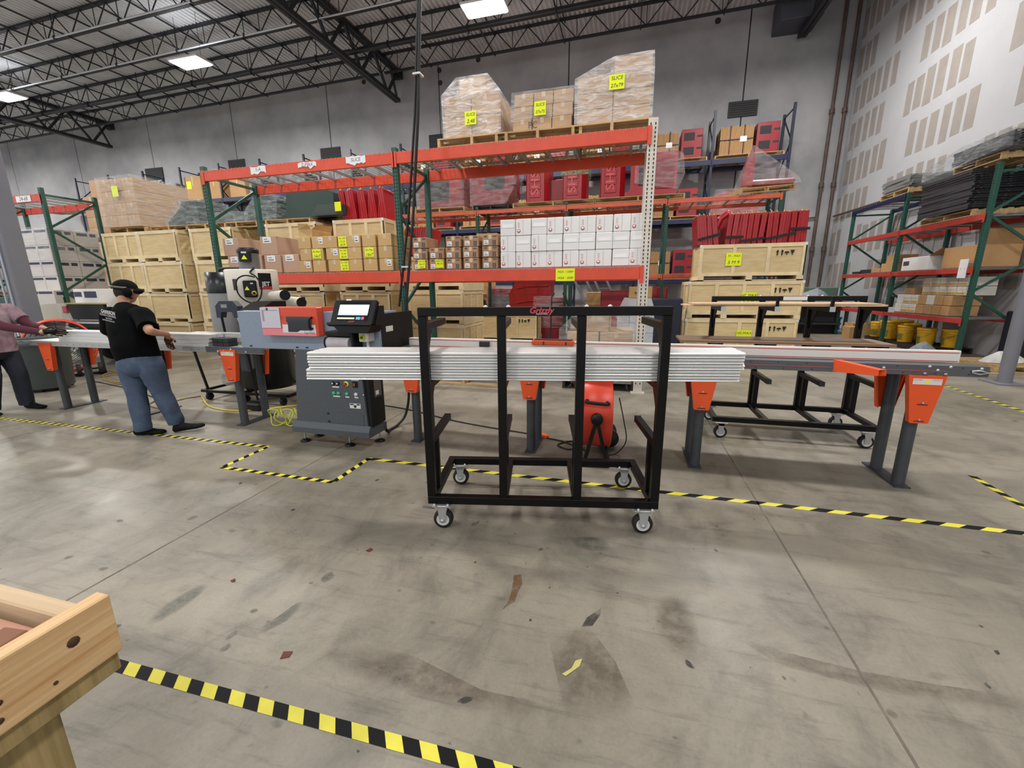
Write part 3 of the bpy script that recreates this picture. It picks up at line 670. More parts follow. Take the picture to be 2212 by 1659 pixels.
# white cartons, three rows of nine
def mk_white(kind):
    w, d, h = .222, .36, .222; t = thing('carton', '', 'carton'); MB().bb((-w/2, 0, 0), (w/2, d, h), .007).build('box', m_wcart, t)
    if kind == 0:      # logo side
        MB().bb((-.005, -.0015, .004), (-.001, -.0004, h-.004)).build('flap_seam', m_wseam, t)
        l = MB(); l.lathe([(.0, -.0022), (.026, -.0022), (.026, -.001)], (-w/2+.045, 0, .06), 16, 'y'); l.build('round_logo', m_red, t)
        MB().lathe([(.0, -.003), (.016, -.003), (.016, -.0022)], (-w/2+.045, 0, .06), 12, 'y').build('logo_ring', m_wcart, t)
        text('SLICE', .03, m_red, t, (-w/2+.045, -.002, .14), (PI/2, -PI/2, 0))
    else:
        MB().bb((-w/2+.004, -.0015, h*.47), (w/2-.004, -.0004, h*.485)).build('flap_seam', m_wseam, t); MB().bb((-w/2+.03, -.0012, h*.5), (w/2-.03, -.0004, h*.72)).build('tape', mat('clear_tape', 'efefee', .2), t)
    return t
WC = [mk_white(0), mk_white(1)]
plain = {(2, 0), (2, 2), (1, 1), (1, 3), (1, 4), (1, 5), (1, 6), (1, 7), (1, 8), (0, 7)}
for r in range(3):
    for c in range(9):
        o = put(WC[1 if (r, c) in plain else 0], (-1.71+.2285*c+rc.uniform(-.004, .004), 6.19+rc.uniform(0, .012), ZB+.008+.2255*r), rc.uniform(-.012, .012), f'white carton in the {rown[r]} row of the white block, {ORD[c]} from left', 'white cartons on the lower orange beam')
# pinkish cartons, left end of the lower beam
PK = mk_carton(.34, .56, .30, m_cardp, (-.02, .24), True, lab_size=(.17, .1))
for (x, r, nm) in ((-6.79, 1, 'left one of the upper pair'), (-5.98, 1, 'right one of the upper pair'), (-6.72, 0, 'lower left'), (-6.33, 0, 'lower, hidden by the motor'), (-5.93, 0, 'lower middle'), (-5.55, 0, 'lower right')):
    put(PK, (x, 6.22+.01*r, ZB+.008+.305*r), 0, f'large pinkish carton with white label beside the tan cartons, {nm}', 'pinkish cartons behind the extractor motor')
# tan cartons, two clusters
TN = mk_carton(.245, .62, .185, m_cardt, None, True); TN2 = mk_carton(.245, .62, .185, m_cardt, (.06, .12), True, lab_size=(.08, .1))
tl = []
for c, x in enumerate((-5.23, -4.98, -4.70)):
    for r in range(3):
        tl.append((TN if (c+r) % 3 else TN2, x+.02*((r*5+c) % 3-1), r, 'left', c, x == -4.98 and r == 1))
for c, x in enumerate((-4.27, -4.01, -3.74)):
    for r in range(3): tl.append((TN2 if (c, r) in ((0, 2), (2, 0)) else TN, x+.015*((r*3+c) % 3-1), r, 'right', c, c == 1 and r == 1))
for (pr, x, r, cl_, c, ys) in tl:
    o = put(pr, (x, 6.2, ZB+.008+.188*r), rc.uniform(-.05, .05) if r == 2 else 0, f'tan carton in the {rown[r]} row of the {cl_} tan cluster, {ORD[c]} from left', 'tan cartons on the lower orange beam')
    if ys: sheet(o, 0, -.004, .1, .16, .14, ['RL-Max', '16x7'])
for r in range(3):
    o = solo(MB().bb((-.085, 0, 0), (.085, .5, .175), .005), 'carton', m_cardt, f'narrow tan carton with yellow end sheet between the two clusters, {rown[r]} of three', 'carton', (-4.49, 6.2, ZB+.008+.188*r)); sheet(o, 0, -.001, .09, .15, .15, ['RL-1200', '7.5 20', '30 M'])
ob = thing('open_carton', 'tan carton with torn open flaps at the left end of the tan cluster', 'carton', (-5.23, 6.25, ZB+.008+.564)); MB().bb((-.13, 0, 0), (.13, .5, .12), .004).build('box', m_cardt, ob)
MB().add([(-.13, 0, .12), (.13, 0, .12), (.11, -.06, .2), (-.10, -.03, .22)], [(0, 1, 2, 3)]).build('flap', m_cardt, ob); MB().add([(.13, 0, .12), (.13, .5, .12), (.2, .45, .22), (.21, .05, .2)], [(0, 1, 2, 3)]).build('flap', m_cardt, ob)
# labels on the beams of the main rack
def beam_note(lo_hi, zc, w, h, lines, m, nm, y=6.134):
    return sheet(RACK_A, lo_hi, y-6.15, zc, w, h, lines, m, name=nm)
beam_note(-0.857, 1.675, .27, .17, ['HGA - 12000', 'HGA - 2000'], m_yel, 'beam_sheet')
beam_note(-5.902, 1.69, .12, .17, ['HGA', '200'], m_yel, 'beam_sheet')
def torn(xc, zc, w, h, s, seed):
    r = random.Random(seed); ps = [(xc-w/2+w*i/9, zc-h/2+r.uniform(0, .05)) for i in range(10)]+[(xc+w/2-w*i/9, zc+h/2-r.uniform(0, .02)) for i in range(10)]
    o = MB().prism(ps, 'y', 6.131-6.15, 6.136-6.15).build('torn_label', m_white, RACK_A); text(s, .07, m_ink, o, (xc, 6.1305-6.15, zc+.01), shear=.1)
torn(-5.900, 3.40, .30, .13, '5-A', 4); torn(-4.954, 3.40, .34, .11, 'Z-MAX', 5); torn(-4.079, 3.405, .34, .14, 'SLICE', 6)
sheet(RACK_D, -13.62, -.016, 3.60, .5, .13, ['24-68'], m_white, name='torn_label')

# ================================================================ wrapped loads, red housings, left and right goods
m_film = film('stretch_film', 'f6f6f8', .27); m_film2 = film('stretch_film_thin', 'e8ecee', .14, 4.0)
m_kraft = mat('kraft_wrapped', 'bd9d7b', .8, var=.05, scale=3, rnd=.06)
def wrap(pts, label, m=None, loc=(0, 0, 0), jitter=.012, seed=1):
    r = random.Random(seed); c = Vector(loc)
    mb = hull([(p[0]+r.uniform(-jitter, jitter), p[1]+r.uniform(-jitter, jitter), p[2]+r.uniform(-jitter, jitter)) for p in pts])
    o = mb.build('stretch_wrap', m or m_film); o.location = c
    return tag(o, label, 'plastic film', 'stretch film around pallet loads')
def hexa(x0, x1, y0, y1, z0, z1, tx0=0, tx1=0):
    return [(x, y, z) for x in (x0, x1) for y in (y0, y1) for z in (z0,)]+[(x, y, z1) for x in (x0+tx0, x1-tx1) for y in (y0, y1)]
KC = {}
def kraft(w, d, h):
    k = (round(w, 2), round(d, 2), round(h, 2))
    if k not in KC: KC[k] = mk_carton(w, d, h, m_kraft, None, True)
    return KC[k]
ZT = 3.478
# left wrapped load on the top beam
xa, xb = -2.701, -1.800; xc = (xa+xb)/2
pallet(P10, (xc+.02, 6.7, ZT), 'wooden pallet under the leftmost wrapped load on the top beam')
for r in range(2):
    for c in range(2): put(kraft(.40, .8, .27), (xc-.205+.41*c, 6.28, ZT+.127+.275*r), 0, f'brown carton inside the leftmost wrapped load, {("lower", "upper")[r]} {("left", "right")[c]}', 'cartons in the wrapped loads')
put(kraft(.40, .6, .22), (xc+.0, 6.35, ZT+.127+.55), 0, 'single brown carton crowning the leftmost wrapped load', 'cartons in the wrapped loads')
f1 = wrap(hexa(-.44, .44, 0, .86, 0, .56)+hexa(-.24, .24, .05, .7, .6, .79), 'clear stretch film around the leftmost load on the top beam', None, (xc, 6.25, ZT+.12), seed=2)
sheet(f1, .0, -.012, .24, .17, .17, ['SLICE', '2,48'])
# middle load
xa, xb = -1.652, -0.831; xc = (xa+xb)/2; w3 = (xb-xa)/3
pallet(P12, (xc-.06, 6.72, ZT), 'wooden pallet under the middle load on the top beam', rz=.03)
for r in range(3):
    for c in range(3): put(kraft(w3-.01, .7, .155), (xa+(c+.5)*w3+.01*r, 6.3, ZT+.127+.158*r), .02*(c-1), f'brown carton in the middle load on the top beam, {rown[r]} row, {ORD[c]} from the left', 'cartons in the wrapped loads')
f2 = wrap(hexa(xa-xc-.02, xb-xc+.03, 0, .75, .15, .5), 'clear stretch film around the middle load on the top beam', m_film2, (xc, 6.28, ZT+.12), seed=3)
sheet(f2, -.02, -.012, .27, .16, .17, ['SLICE', '27x75']); text('PC', .12, m_ink, f2, (-.12, -.015, .07), sx=.9, name='print_mark')
# right load
xa, xb = -0.714, 0.115; xc = (xa+xb)/2
pallet(P10, (xc, 6.72, ZT), 'wooden pallet under the tall wrapped load next to the cream upright')
for r in range(3):
    for c in range(2): put(kraft(.46, .8, .185), (xc-.235+.47*c, 6.3, ZT+.127+.19*r), 0, f'brown carton in the tall wrapped load by the cream upright, {rown[r]} {("left", "right")[c]}', 'cartons in the wrapped loads')
put(kraft(.46, .8, .185), (xc+.235, 6.3, ZT+.127+.57), 0, 'brown carton topping the tall wrapped load by the cream upright', 'cartons in the wrapped loads')
f3 = wrap(hexa(-.49, .49, 0, .86, 0, .56)+[(.0, .02, .76), (.48, 0, .775), (.0, .8, .76), (.48, .82, .775), (-.1, 0, .72)], 'clear stretch film around the tall load next to the cream upright', None, (xc, 6.26, ZT+.12), seed=4)
sheet(f3, .04, -.014, .46, .19, .17, ['SLICE', '27x79'])

# ---- red plastic housings
m_redp = mat('red_plastic', 'a5151f', .28, var=.06, scale=3, coat=.2); m_redd = mat('red_sheet_metal', '8c1d27', .4, var=.08, scale=3); m_grille = mat('dark_grille', '2b2b2f', .7)
def mk_tank():
    t = thing('red_housing', '', 'housing'); w, d, h = .62, .8, .98
    MB().prism([(-w/2+.03, 0), (w/2-.12, 0), (w/2, .14), (w/2, d), (-w/2, d), (-w/2, .03)], 'z', 0, h).build('shell', m_redp, t)
    for k in range(4): z = .12+k*.2; MB().bb((-.2, -.02, z), (.1, 0, z+.16), .012).build('raised_rib', m_redp, t)
    MB().bb((-.24, -.012, .06), (-.22, 0, .92)).build('raised_edge', m_redp, t); MB().bb((.12, -.012, .06), (.14, 0, .92)).build('raised_edge', m_redp, t)
    text('SHS', .3, mat('red_raised', 'd65a5c', .3), t, (-.05, -.026, .48), (PI/2, -PI/2, 0), ext=.004, sx=1.25)
    MB().bb((-.12, -.012, h-.04), (.04, .1, h+.02), .01).build('cap', m_white, t)
    return t
TK = mk_tank()
def mk_vented():
    t = thing('red_cabinet', '', 'cabinet'); w, d, h = .72, .9, .98
    MB().bb((-w/2, 0, 0), (w/2, d, h), .015).build('box', m_redd, t)
    for z in (.12, .60):
        o = MB().bb((-w*.38, -.006, z), (w*.12, -.001, z+.26)).build('grille', m_grille, t)
        for k in range(5): MB().bb((-w*.37, -.011, z+.02+k*.05), (w*.11, -.006, z+.035+k*.05)).build('slat', m_grille, o)
    MB().bb((w*.24, -.008, .3), (w*.5, -.001, .36)).build('notch', m_grille, t); MB().bb((w*.24, -.008, .7), (w*.5, -.001, .76)).build('notch', m_grille, t)
    return t
VT = mk_vented()
def mk_bundle(w=1.08, d=.9, h=.92):
    t = thing('carton_bundle', '', 'cartons'); mb = MB(); r = random.Random(9); n = 26
    for k in range(n):
        x = -w/2+w*k/n; mb.bb((x, r.uniform(-.012, .012), 0), (x+w/n*.72, d, h+r.uniform(-.02, .02)))
    mb.build('folded_cartons', m_card, t, kind='stuff'); m = MB().bb((-w/2, .02, .0), (w/2, d-.02, h-.05)).build('core', mat('cardboard_core', '7c6242', .9), t)
    for x in (-w*.2, w*.22): MB().bb((x-.015, -.018, -.002), (x+.015, d+.012, h+.025)).build('strap', m_grille, t)
    MB().bb((-w/2-.008, -.018, h*.52), (w/2+.008, d+.012, h*.55)).build('strap', m_grille, t)
    MB().bb((w*.1, -.024, .40), (w*.3, -.019, .58)).build('paper_label', m_white, t)
    return t
BN = mk_bundle()
def bay_load(i, z, nm):
    x = bx[i]+1.2; pallet(P22, (x+.02, 18.55, z), f'wide wooden pallet {nm}', 'wide pallets on the blue racking')
    put(BN, (x-.42, 18.1, z+.127), 0, f'strapped bundle of flat cartons {nm}', 'strapped carton bundles on the blue racking')
    put(VT, (x+.58, 18.12, z+.127), 0, f'red cabinet with dark grilles {nm}', 'red grille cabinets on the blue racking')
bn = {8: 'sixth bay from the right', 9: 'fifth bay from the right', 10: 'fourth bay from the right', 11: 'third bay from the right', 12: 'second bay from the right', 13: 'rightmost bay'}
for i in range(8, 14):
    bay_load(i, 5.985, f'on the top blue shelf, {bn[i]}')
    if i != 13: bay_load(i, 3.985, f'on the second blue shelf, {bn[i]}')
    if i in (11, 12): bay_load(i, 1.785, f'on the lowest blue shelf, {bn[i]}')
# right end of the second shelf: large red sheet parts under film
pallet(P22, (bx[13]+1.25, 18.55, 3.985), 'wide wooden pallet under the red film-wrapped panels, second blue shelf')
o = solo(MB().prism([(-1.1, 0), (.55, 0), (.75, .62), (-.45, .82), (-.95, .72)], 'y', 0, .8), 'red_panel_stack', m_redd, 'red slanted panels under film on the second blue shelf at its right end', 'panels', (bx[13]+1.2, 18.15, 4.115))
wrap(hexa(-1.15, .85, -.04, .86, 0, .86, .2, .3), 'clear film over the slanted red panels on the second blue shelf', m_film2, (bx[13]+1.2, 18.15, 4.115), seed=6)
# orange rack, upper beam
ZO = 3.65
def ored(px, Y, z): return px
xs_ = [-5.361, -3.806, -1.994, 0.053, 2.950]
pallet(P15, (xs_[0], 12.5, ZO), 'wooden pallet under the leftmost film-wrapped red load of the second row'); pallet(PDK, (xs_[1], 12.5, ZO), 'black pallet under the red load with a torn film corner'); pallet(P22, (xs_[2]-.05, 12.5, ZO), 'wooden pallet under the two red housings lettered in relief'); pallet(P22, (xs_[3]+.1, 12.5, ZO), 'wooden pallet under the red housing beside the big red box')
t = thing('red_cabinet', 'film-wrapped red cabinet with dark window, leftmost on the second-row beam', 'cabinet', (xs_[0], 12.1, ZO+.127)); MB().bb((-.68, 0, 0), (.68, .85, .92), .02).build('box', m_redd, t); MB().bb((-.3, -.008, .2), (.28, -.001, .72)).build('grille', m_grille, t); MB().bb((.3, -.02, .35), (.62, -.001, .9), .01).build('door', m_redp, t)
wrap(hexa(-.74, .76, -.05, .9, -.02, .96), 'clear film around the leftmost red cabinet of the second row', m_film2, (xs_[0], 12.1, ZO+.127), seed=7)
t = thing('red_cabinet', 'red cabinet with sloping film and a peaked red post on the black pallet', 'cabinet', (xs_[1], 12.1, ZO+.127)); MB().prism([(-.58, 0), (.35, 0), (.62, .35), (.62, .42), (.58, .92), (-.58, .92)], 'y', 0, .85).build('box', m_redd, t); MB().bb((-.2, -.01, .4), (.38, -.001, .86)).build('grille', m_grille, t); MB().prism([(.44, .5), (.68, .5), (.68, .93), (.56, 1.03), (.44, .93)], 'y', -.06, .2).build('post', m_redd, t)
wrap([(-.62, -.05, 0), (.4, -.05, -.05), (.74, -.08, .55), (-.62, -.05, .95), (.7, -.05, 1.0), (-.62, .9, 0), (.5, .9, 0), (.74, .9, .9), (-.62, .9, .95)], 'clear film pulled to a corner over the red cabinet on the black pallet', m_film2, (xs_[1], 12.1, ZO+.127), seed=8)
put(TK, (-2.505, 12.1, ZO+.127), 0, 'red ribbed housing lettered in relief, left of the pair', 'red ribbed housings'); put(TK, (-1.496, 12.1, ZO+.127), 0, 'red ribbed housing lettered in relief under green film, right of the pair', 'red ribbed housings')
solo(MB().bb((-.32, 0, 0), (.28, .7, .62), .02), 'red_housing', m_redd, 'low dark red box between the two ribbed housings', 'housing', (-2.053, 12.4, ZO+.127))
wrap(hexa(-.36, .36, -.04, .8, .62, 1.03), 'greenish film over the right ribbed housing', film('green_film', '7fd0a0', .35), (-1.496, 12.1, ZO+.127), seed=9)
put(TK, (-0.507, 12.1, ZO+.127), 0, 'red ribbed housing beside the big red box near the cream upright', 'red ribbed housings')
t = thing('red_cabinet', 'big red box with slanted foot and rounded film, right of the ribbed housing', 'cabinet', (0.439, 12.1, ZO+.127)); MB().prism([(-.62, 0), (.62, 0), (.62, 1.0), (-.5, 1.0), (-.5, .2)], 'y', 0, .85).build('box', m_redp, t); MB().bb((-.3, -.01, .25), (.1, -.001, .9)).build('grille', m_grille, t); MB().bb((.12, -.02, .15), (.55, -.001, .85), .02).build('door', m_redd, t)
wrap([(-.4, -.06, .3), (.66, -.06, .1), (.8, -.06, .45), (.74, -.06, .9), (.4, -.06, 1.12), (-.4, -.06, 1.05), (-.4, .9, .3), (.7, .9, .1), (.74, .9, .9), (.3, .9, 1.1)], 'rounded clear film around the big red box near the cream upright', m_film2, (0.439, 12.1, ZO+.127), seed=10)
pallet(P12, (xs_[4]+.1, 12.45, ZO+.06), 'tilted wooden pallet with a red blade part, right end of the second-row beam', rot=(.06, -.05, .12))
t = thing('saw_guard', 'upright red blade part under a tent of clear film on the tilted pallet', 'machine part', (xs_[4]-.25, 12.2, ZO+.23)); MB().prism([(-.12, 0), (.12, 0), (.12, .6), (.05, .86), (-.08, .5)], 'y', 0, .12).build('blade', m_redp, t); MB().bb((.1, .05, 0), (1.05, .4, .14), .03).build('foot', m_redd, t)
wrap([(-.2, -.05, 0), (1.15, -.05, 0), (.05, 0, .9), (.1, .1, .92), (-.2, .5, 0), (1.15, .6, 0), (1.1, 0, .16)], 'tent of clear film over the red blade part', m_film2, (xs_[4]-.25, 12.2, ZO+.23), seed=11)
# ---- folded red barriers: ribbed slabs standing on the crates
def mk_barrier(w=.1, d=.75, h=.62):
    t = thing('red_barrier', '', 'barrier'); MB().bb((-w/2, 0, 0), (w/2, d, h), .012).build('slab', m_redp, t)
    for k in range(2): MB().bb((-w/2-.004+k*(w/2), -.012, .03), (-w/2+.018+k*(w/2), d*.9, h-.03)).build('rib', m_redp, t)
    MB().cyl((0, -.01, h-.02), (0, .03, h+.03), .012, n=6).build('pin', mat('brass_pin', 'b98b3a', .4, .7), t)
    return t
BA = mk_barrier(); rb = random.Random(21); zc = 2.36
for g, (x0, n, tilt) in enumerate(((1.480, 4, -.12), (2.012, 3, .08), (2.308, 4, .05), (2.782, 5, .02), (3.209, 3, 0.0))):
    for k in range(n):
        put(BA, (x0+.105*k, 10.22+rb.uniform(0, .06), zc), rot=(0, tilt+rb.uniform(-.03, .03), rb.uniform(-.03, .03)), label=f'red folded barrier slab on the top wide crate, {ORD[g]} bundle, {ORD[k]} slab', group='red barrier slabs on the wide crates')
    MB().bb((x0-.08, 10.17, zc+.10), (x0+.105*n-.02, 10.19, zc+.15))
    st = solo(MB().bb((-.06, -.003, 0), (.105*n-.03, .003, .05)), 'black_strap', mat('strap_black', '151515', .7), f'black strap round the {ORD[g]} bundle of red barriers on the wide crates', 'strap', (x0, 10.19, zc+(.10, .12, .04, .07, .24)[g]), 0)
    st.rotation_euler = (0, (-.25, 0, -.12, -.2, 0)[g], 0)
t = thing('red_barrier', 'red barrier bent over like a hook between the first and second bundle', 'barrier', (1.857, 10.4, zc)); MB().tube([(-.12, 0, 0), (-.1, 0, .3), (.0, 0, .55), (.14, 0, .66), (.24, 0, .55), (.2, 0, .4)], .07, 8).build('slab', m_redp, t)
zc2 = 2.91
for k in range(9):
    put(BA, (-5.857+.115*k, 8.25+rb.uniform(0, .1), zc2), rot=(rb.uniform(-.05, .05), -.10+.03*k*(k % 2), .04), label=f'red folded barrier slab on the fourth crate stack, {ORD[k]} from the left', group='red barrier slabs on the plywood crates')
for k in range(5):
    put(BA, (-4.787+.11*k, 8.7+rb.uniform(0, .1), 2.19), rot=(0, .15+.02*k, .04), label=f'red folded barrier slab behind the middle green upright, {ORD[k]} from the left', group='red barrier slabs by the middle upright')

# ---- dark green machine hoods on the left crates and the blue racking
m_dg = mat('green_hood', '20382f', .4, var=.1, scale=3); m_dg2 = mat('green_hood_grey', '3b4a45', .45, var=.1, scale=2)
def hood(poly, d, loc, lab, m=None, wr=None, seed=1):
    t = solo(MB().prism(poly, 'y', 0, d), 'machine_hood', m or m_dg, lab, 'machine part', loc, group='dark green machine hoods')
    if wr: wrap([(x+(.05 if x > 0 else -.05), y, z+(.04 if z > .1 else 0)) for x, z in poly for y in (-.04, d+.04)], wr, film('grey_film', 'c2c8ca', .24), loc, seed=seed)
    return t
pallet(P12, (-10.788, 8.75, 2.905), 'wooden pallet on the first crate stack under a green hood'); pallet(P12, (-8.750, 8.75, 2.905), 'wooden pallet on the third crate stack under film-covered hoods'); pallet(P12, (-7.333, 8.75, 2.905), 'wooden pallet on the crates under the cut-out green hood'); pallet(P12, (-9.656, 8.75, 2.905), 'wooden pallet on the second crate stack')
hood([(-.6, 0), (.35, 0), (.35, .55), (-.1, .55), (-.15, .42), (-.6, .1)], .8, (-10.349, 8.4, 3.035), 'dark green hood with a slanted front behind the left green upright', m_dg, 'grey film sheet draped over the slanted green hood', 12)
hood([(-.5, 0), (.5, 0), (.5, .18), (.0, .22), (-.5, .10)], .7, (-9.150, 8.4, 3.035), 'flat dark hood under loose grey film right of the left green upright', m_dg2, 'loose grey film over the flat dark hood', 13)
hood([(-.35, 0), (.45, 0), (.55, .45), (.05, .62), (-.3, .2)], .8, (-8.218, 8.4, 3.035), 'dark green pointed hood beside the inner rear green upright', m_dg, 'silver-grey film over the pointed green hood', 14)
hood([(-.55, 0), (.75, 0), (.75, .5), (.45, .62), (-.45, .55)], .8, (-6.957, 8.4, 3.035), 'large dark green hood left of the red barriers', m_dg)
hood([(-.3, 0), (.5, 0), (.5, .2), (-.1, .22)], .4, (-6.328, 8.15, 3.035), 'low grey film-covered hood with a yellow sheet beside the red barriers', m_dg2); 
solo(MB().bb((-.075, -.004, -.09), (.075, 0, .09)), 'stock_sheet', m_yel, 'yellow sheet hanging left of the red barriers on the crates', 'paper', (-5.896, 8.100, 3.180))
def inbay(x, w):
    i = int((x-bx[0])//2.493); return min(max(x, bx[i]+.07+w/2), bx[i+1]-.07-w/2)
for px, w, h, lab, m in ((405, 1.05, 1.15, 'orange-brown carton with a yellow sheet on the top blue shelf', m_card), (460, .8, 1.0, 'orange-brown carton on the top blue shelf behind the left green upright', m_card), (503, .95, 1.0, 'orange-brown carton on the top blue shelf, right of the left green upright', m_card)):
    x = inbay(-22.122+(px-405)*.0335, w); t = put(mk_carton(w, .9, h, m), (x, 18.15, 5.985), 0, lab)
    if px == 405: sheet(t, -.25, -.001, .75, .3, .36, [''])
for px, w, h, lab in ((338, .9, .95, 'grey-green wrapped block on the top blue shelf, left one'), (372, .95, .9, 'grey-green wrapped block on the top blue shelf, right one'), (455, .6, 1.5, 'crumpled film-wrapped bundle on the top blue shelf'), (545, .8, .8, 'dark green block on the top blue shelf behind the first torn label'), (610, .9, .85, 'dark green block on the top blue shelf behind the second torn label'), (690, .9, .8, 'wrapped dark block on the top blue shelf behind the third torn label')):
    x = inbay(-22.122+(px-405)*.0335, w)
    t = solo(MB().bb((-w/2, 0, 0), (w/2, .8, h), .03), 'wrapped_block', m_dg2, lab, 'machine part', (x, 18.2 if px != 455 else 18.6, 5.985)); wrap(hexa(-w/2-.04, w/2+.04, -.04, .84, 0, h+.05, .03, .06), 'grey film around the '+lab.replace(' on the top blue shelf', ''), film('grey_film', 'c2c8ca', .24), t.location, seed=px)
for px, lab in ((395, 'dark green cabinet on the second blue shelf, left'), (540, 'dark green cabinet on the second blue shelf, middle'), (740, 'dark green cabinet on the second blue shelf, right')):
    x = inbay(-22.122+(px-405)*.0335, 1.85); solo(MB().bb((-.9, 0, 0), (.9, .8, 1.3), .03), 'machine_cabinet', m_dg, lab, 'cabinet', (x, 18.2, 3.985))

# ---- brown wrapped carton blocks behind the left rack
m_block = m_kraft
def block(nx, nz, w, h, d, loc, nm, rz=0):
    for r in range(nz):
        for c in range(nx): 
            a = Matrix.Rotation(rz, 3, 'Z') @ Vector(((c-(nx-1)/2)*(w+.006), 0, 0))
            put(kraft(w, d, h), (loc[0]+a.x, loc[1]+a.y, loc[2]+r*(h+.003)), rz, f'brown carton in {nm}, row {("one", "two", "three", "four", "five")[r]} up, {ORD[c]} from left', 'cartons in the brown wrapped blocks')
pallet(P12, (-12.0, 8.65, 2.905), 'wooden pallet under the big wrapped brown block on the left crates')
block(3, 4, .38, .27, 1.3, (-12.0, 8.1, 3.035), 'the big wrapped block', -.02)
fw_ = wrap(hexa(-.60, .60, -.03, 1.36, 0, 1.14), 'clear film around the big brown carton block at the left', m_film2, (-12.0, 8.08, 3.035), seed=15); sheet(fw_, .0, -.03, .80, .2, .24, [''])
block(2, 4, .56, .28, 1.2, (-14.85, 9.45, 3.035), 'the tall far-left block', 0)
pallet(P12, (-14.85, 10.0, 2.905), 'wooden pallet under the tall brown block at the left')
put(kraft(.9, .8, .45), (-14.75, 9.6, 3.035+1.135), .1, 'brown carton with a dark hole on top of the tall block at the left', 'cartons in the brown wrapped blocks')
put(kraft(.7, .7, .45), (-32.701, 18.3, 5.985), 0, 'small pale carton on the top blue shelf at the far left'); solo(MB().bb((-1.1, 0, 0), (1.1, .8, .38), .02), 'wrapped_block', m_kraft, 'long brown bundle on the top blue shelf at the far left', 'carton', (-31.429, 18.3, 5.985))
# white cartons with dark bands in the left rack
m_band = mat('print_navy', '3a3d55', .7)
def mk_banded():
    w, d, h = .46, .5, .36; t = thing('carton', '', 'carton'); MB().bb((-w/2, 0, 0), (w/2, d, h), .006).build('box', mat('grey_white_carton', 'c9c4c0', .8, var=.04, scale=3, rnd=.05), t)
    MB().bb((-w*.45, -.002, h*.78), (w*.4, -.0005, h*.93)).build('print_band', m_band, t); o = MB().bb((w/2+.0005, d*.1, h*.70), (w/2+.002, d*.55, h*.9)).build('print_band', m_band, t); MB().bb((w/2+.0005, d*.65, h*.70), (w/2+.002, d*.9, h*.9)).build('print_band', m_band, t)
    return t
BD = mk_banded()
pallet(P15, (-13.95, 7.8, 1.37), 'wooden pallet under the grey-white banded cartons in the left rack')
for r in range(4):
    for c in range(3):
        for k in range(2): put(BD, (-14.45+.47*c, 7.28+.51*k, 1.5+.365*r), 0, f'banded carton in the left rack, row {("one", "two", "three", "four")[r]} up, {("front", "rear")[k]}, {ORD[c]} from left', 'banded cartons in the left rack')
wrap(hexa(-.75, .75, -.03, 1.06, .7, 1.5), 'clear film around the upper banded cartons in the left rack', m_film2, (-13.98, 7.26, 1.5), seed=16)
pallet(P15, (-16.9, 7.8, 1.37), 'wooden pallet under the banded cartons left of the column')
for r in range(4):
    for c in range(4): put(BD, (-17.7+.47*c, 7.28, 1.5+.365*r), 0, f'banded grey-white carton left of the column, row {("one", "two", "three", "four")[r]} from below, {ORD[c]} from left', 'banded cartons left of the column')
for k, (x, y, z, lab) in enumerate(((-13.9, 7.5, .55, 'banded carton on the dark cart below the left rack'), (-14.5, 7.6, .55, 'banded carton half hidden by the left rack upright'))): put(BD, (x+.6, y-.5, .62+z), .1, lab)

# ================================================================ floor goods behind the carts, goods of the right rack
# pallet of film-wrapped cartons under the main rack
pallet(PDK, (-.36, 6.75, 0), 'black pallet on the floor behind the red drum fan')
for r in range(3):
    for c in range(2):
        put(kraft(.46, .9, .24), (-.60+.48*c, 6.28, .128+.245*r), 0, f'brown carton on the black floor pallet, {rown[r]} {("left", "right")[c]}', 'cartons on the black floor pallet')
put(kraft(.46, .9, .24), (-.46, 6.3, .128+.735), 0, 'brown carton peaking the black floor pallet load', 'cartons on the black floor pallet')
wrap(hexa(-.58, .49, -.05, .96, .0, .78)+[(-.34, 0, 1.01), (.18, 0, 1.0), (-.34, .8, 1.0), (.15, .8, 1.0)], 'clear film over the brown cartons behind the black cart', m_film2, (-.36, 6.24, .13), seed=31)
pallet(P12, (-2.45, 6.62, 0), 'empty wooden pallet on the floor under the aluminium bars')
# white and blue small boxes
m_wb = mat('blue_white_box', 'b9c8d6', .6, var=.12, scale=5, h2='dfe4e8')
xs0 = 0.155
for r in range(5):
    for c in range(3):
        solo(MB().bb((-.105, 0, 0), (.105, .5, .18), .005), 'supply_box', m_wb, f'white and blue box behind the cream upright, row {("one", "two", "three", "four", "five")[r]} up, {ORD[c]} from left', 'box', (xs0+.215*c-.2, 8.0, .13+.184*r), group='white and blue boxes behind the cream upright')
pallet(P12, (xs0, 8.4, 0), 'wooden pallet under the white and blue boxes behind the cream upright')
t = solo(MB().prism([(-.33, 0), (.33, 0), (.25, .24), (-.22, .24)], 'y', 0, .5), 'wrapped_bundle', mat('white_plastic', 'cfd3d8', .3, var=.08, scale=6), 'white plastic-wrapped bundle on the white and blue boxes', 'bundle', (xs0+.02, 8.0, 1.06))
c_ = thing('carton', 'small tan carton with a black curved smile mark, behind the cream upright', 'carton', (0.235, 8.1, 1.305)); MB().bb((-.2, 0, 0), (.2, .3, .2), .004).build('box', m_cardt, c_); MB().tube([(-.1+.02*k, -.004, .1-.03*math.sin(PI*k/8)) for k in range(9)], .008, 5).build('print_curve', m_pen, c_)
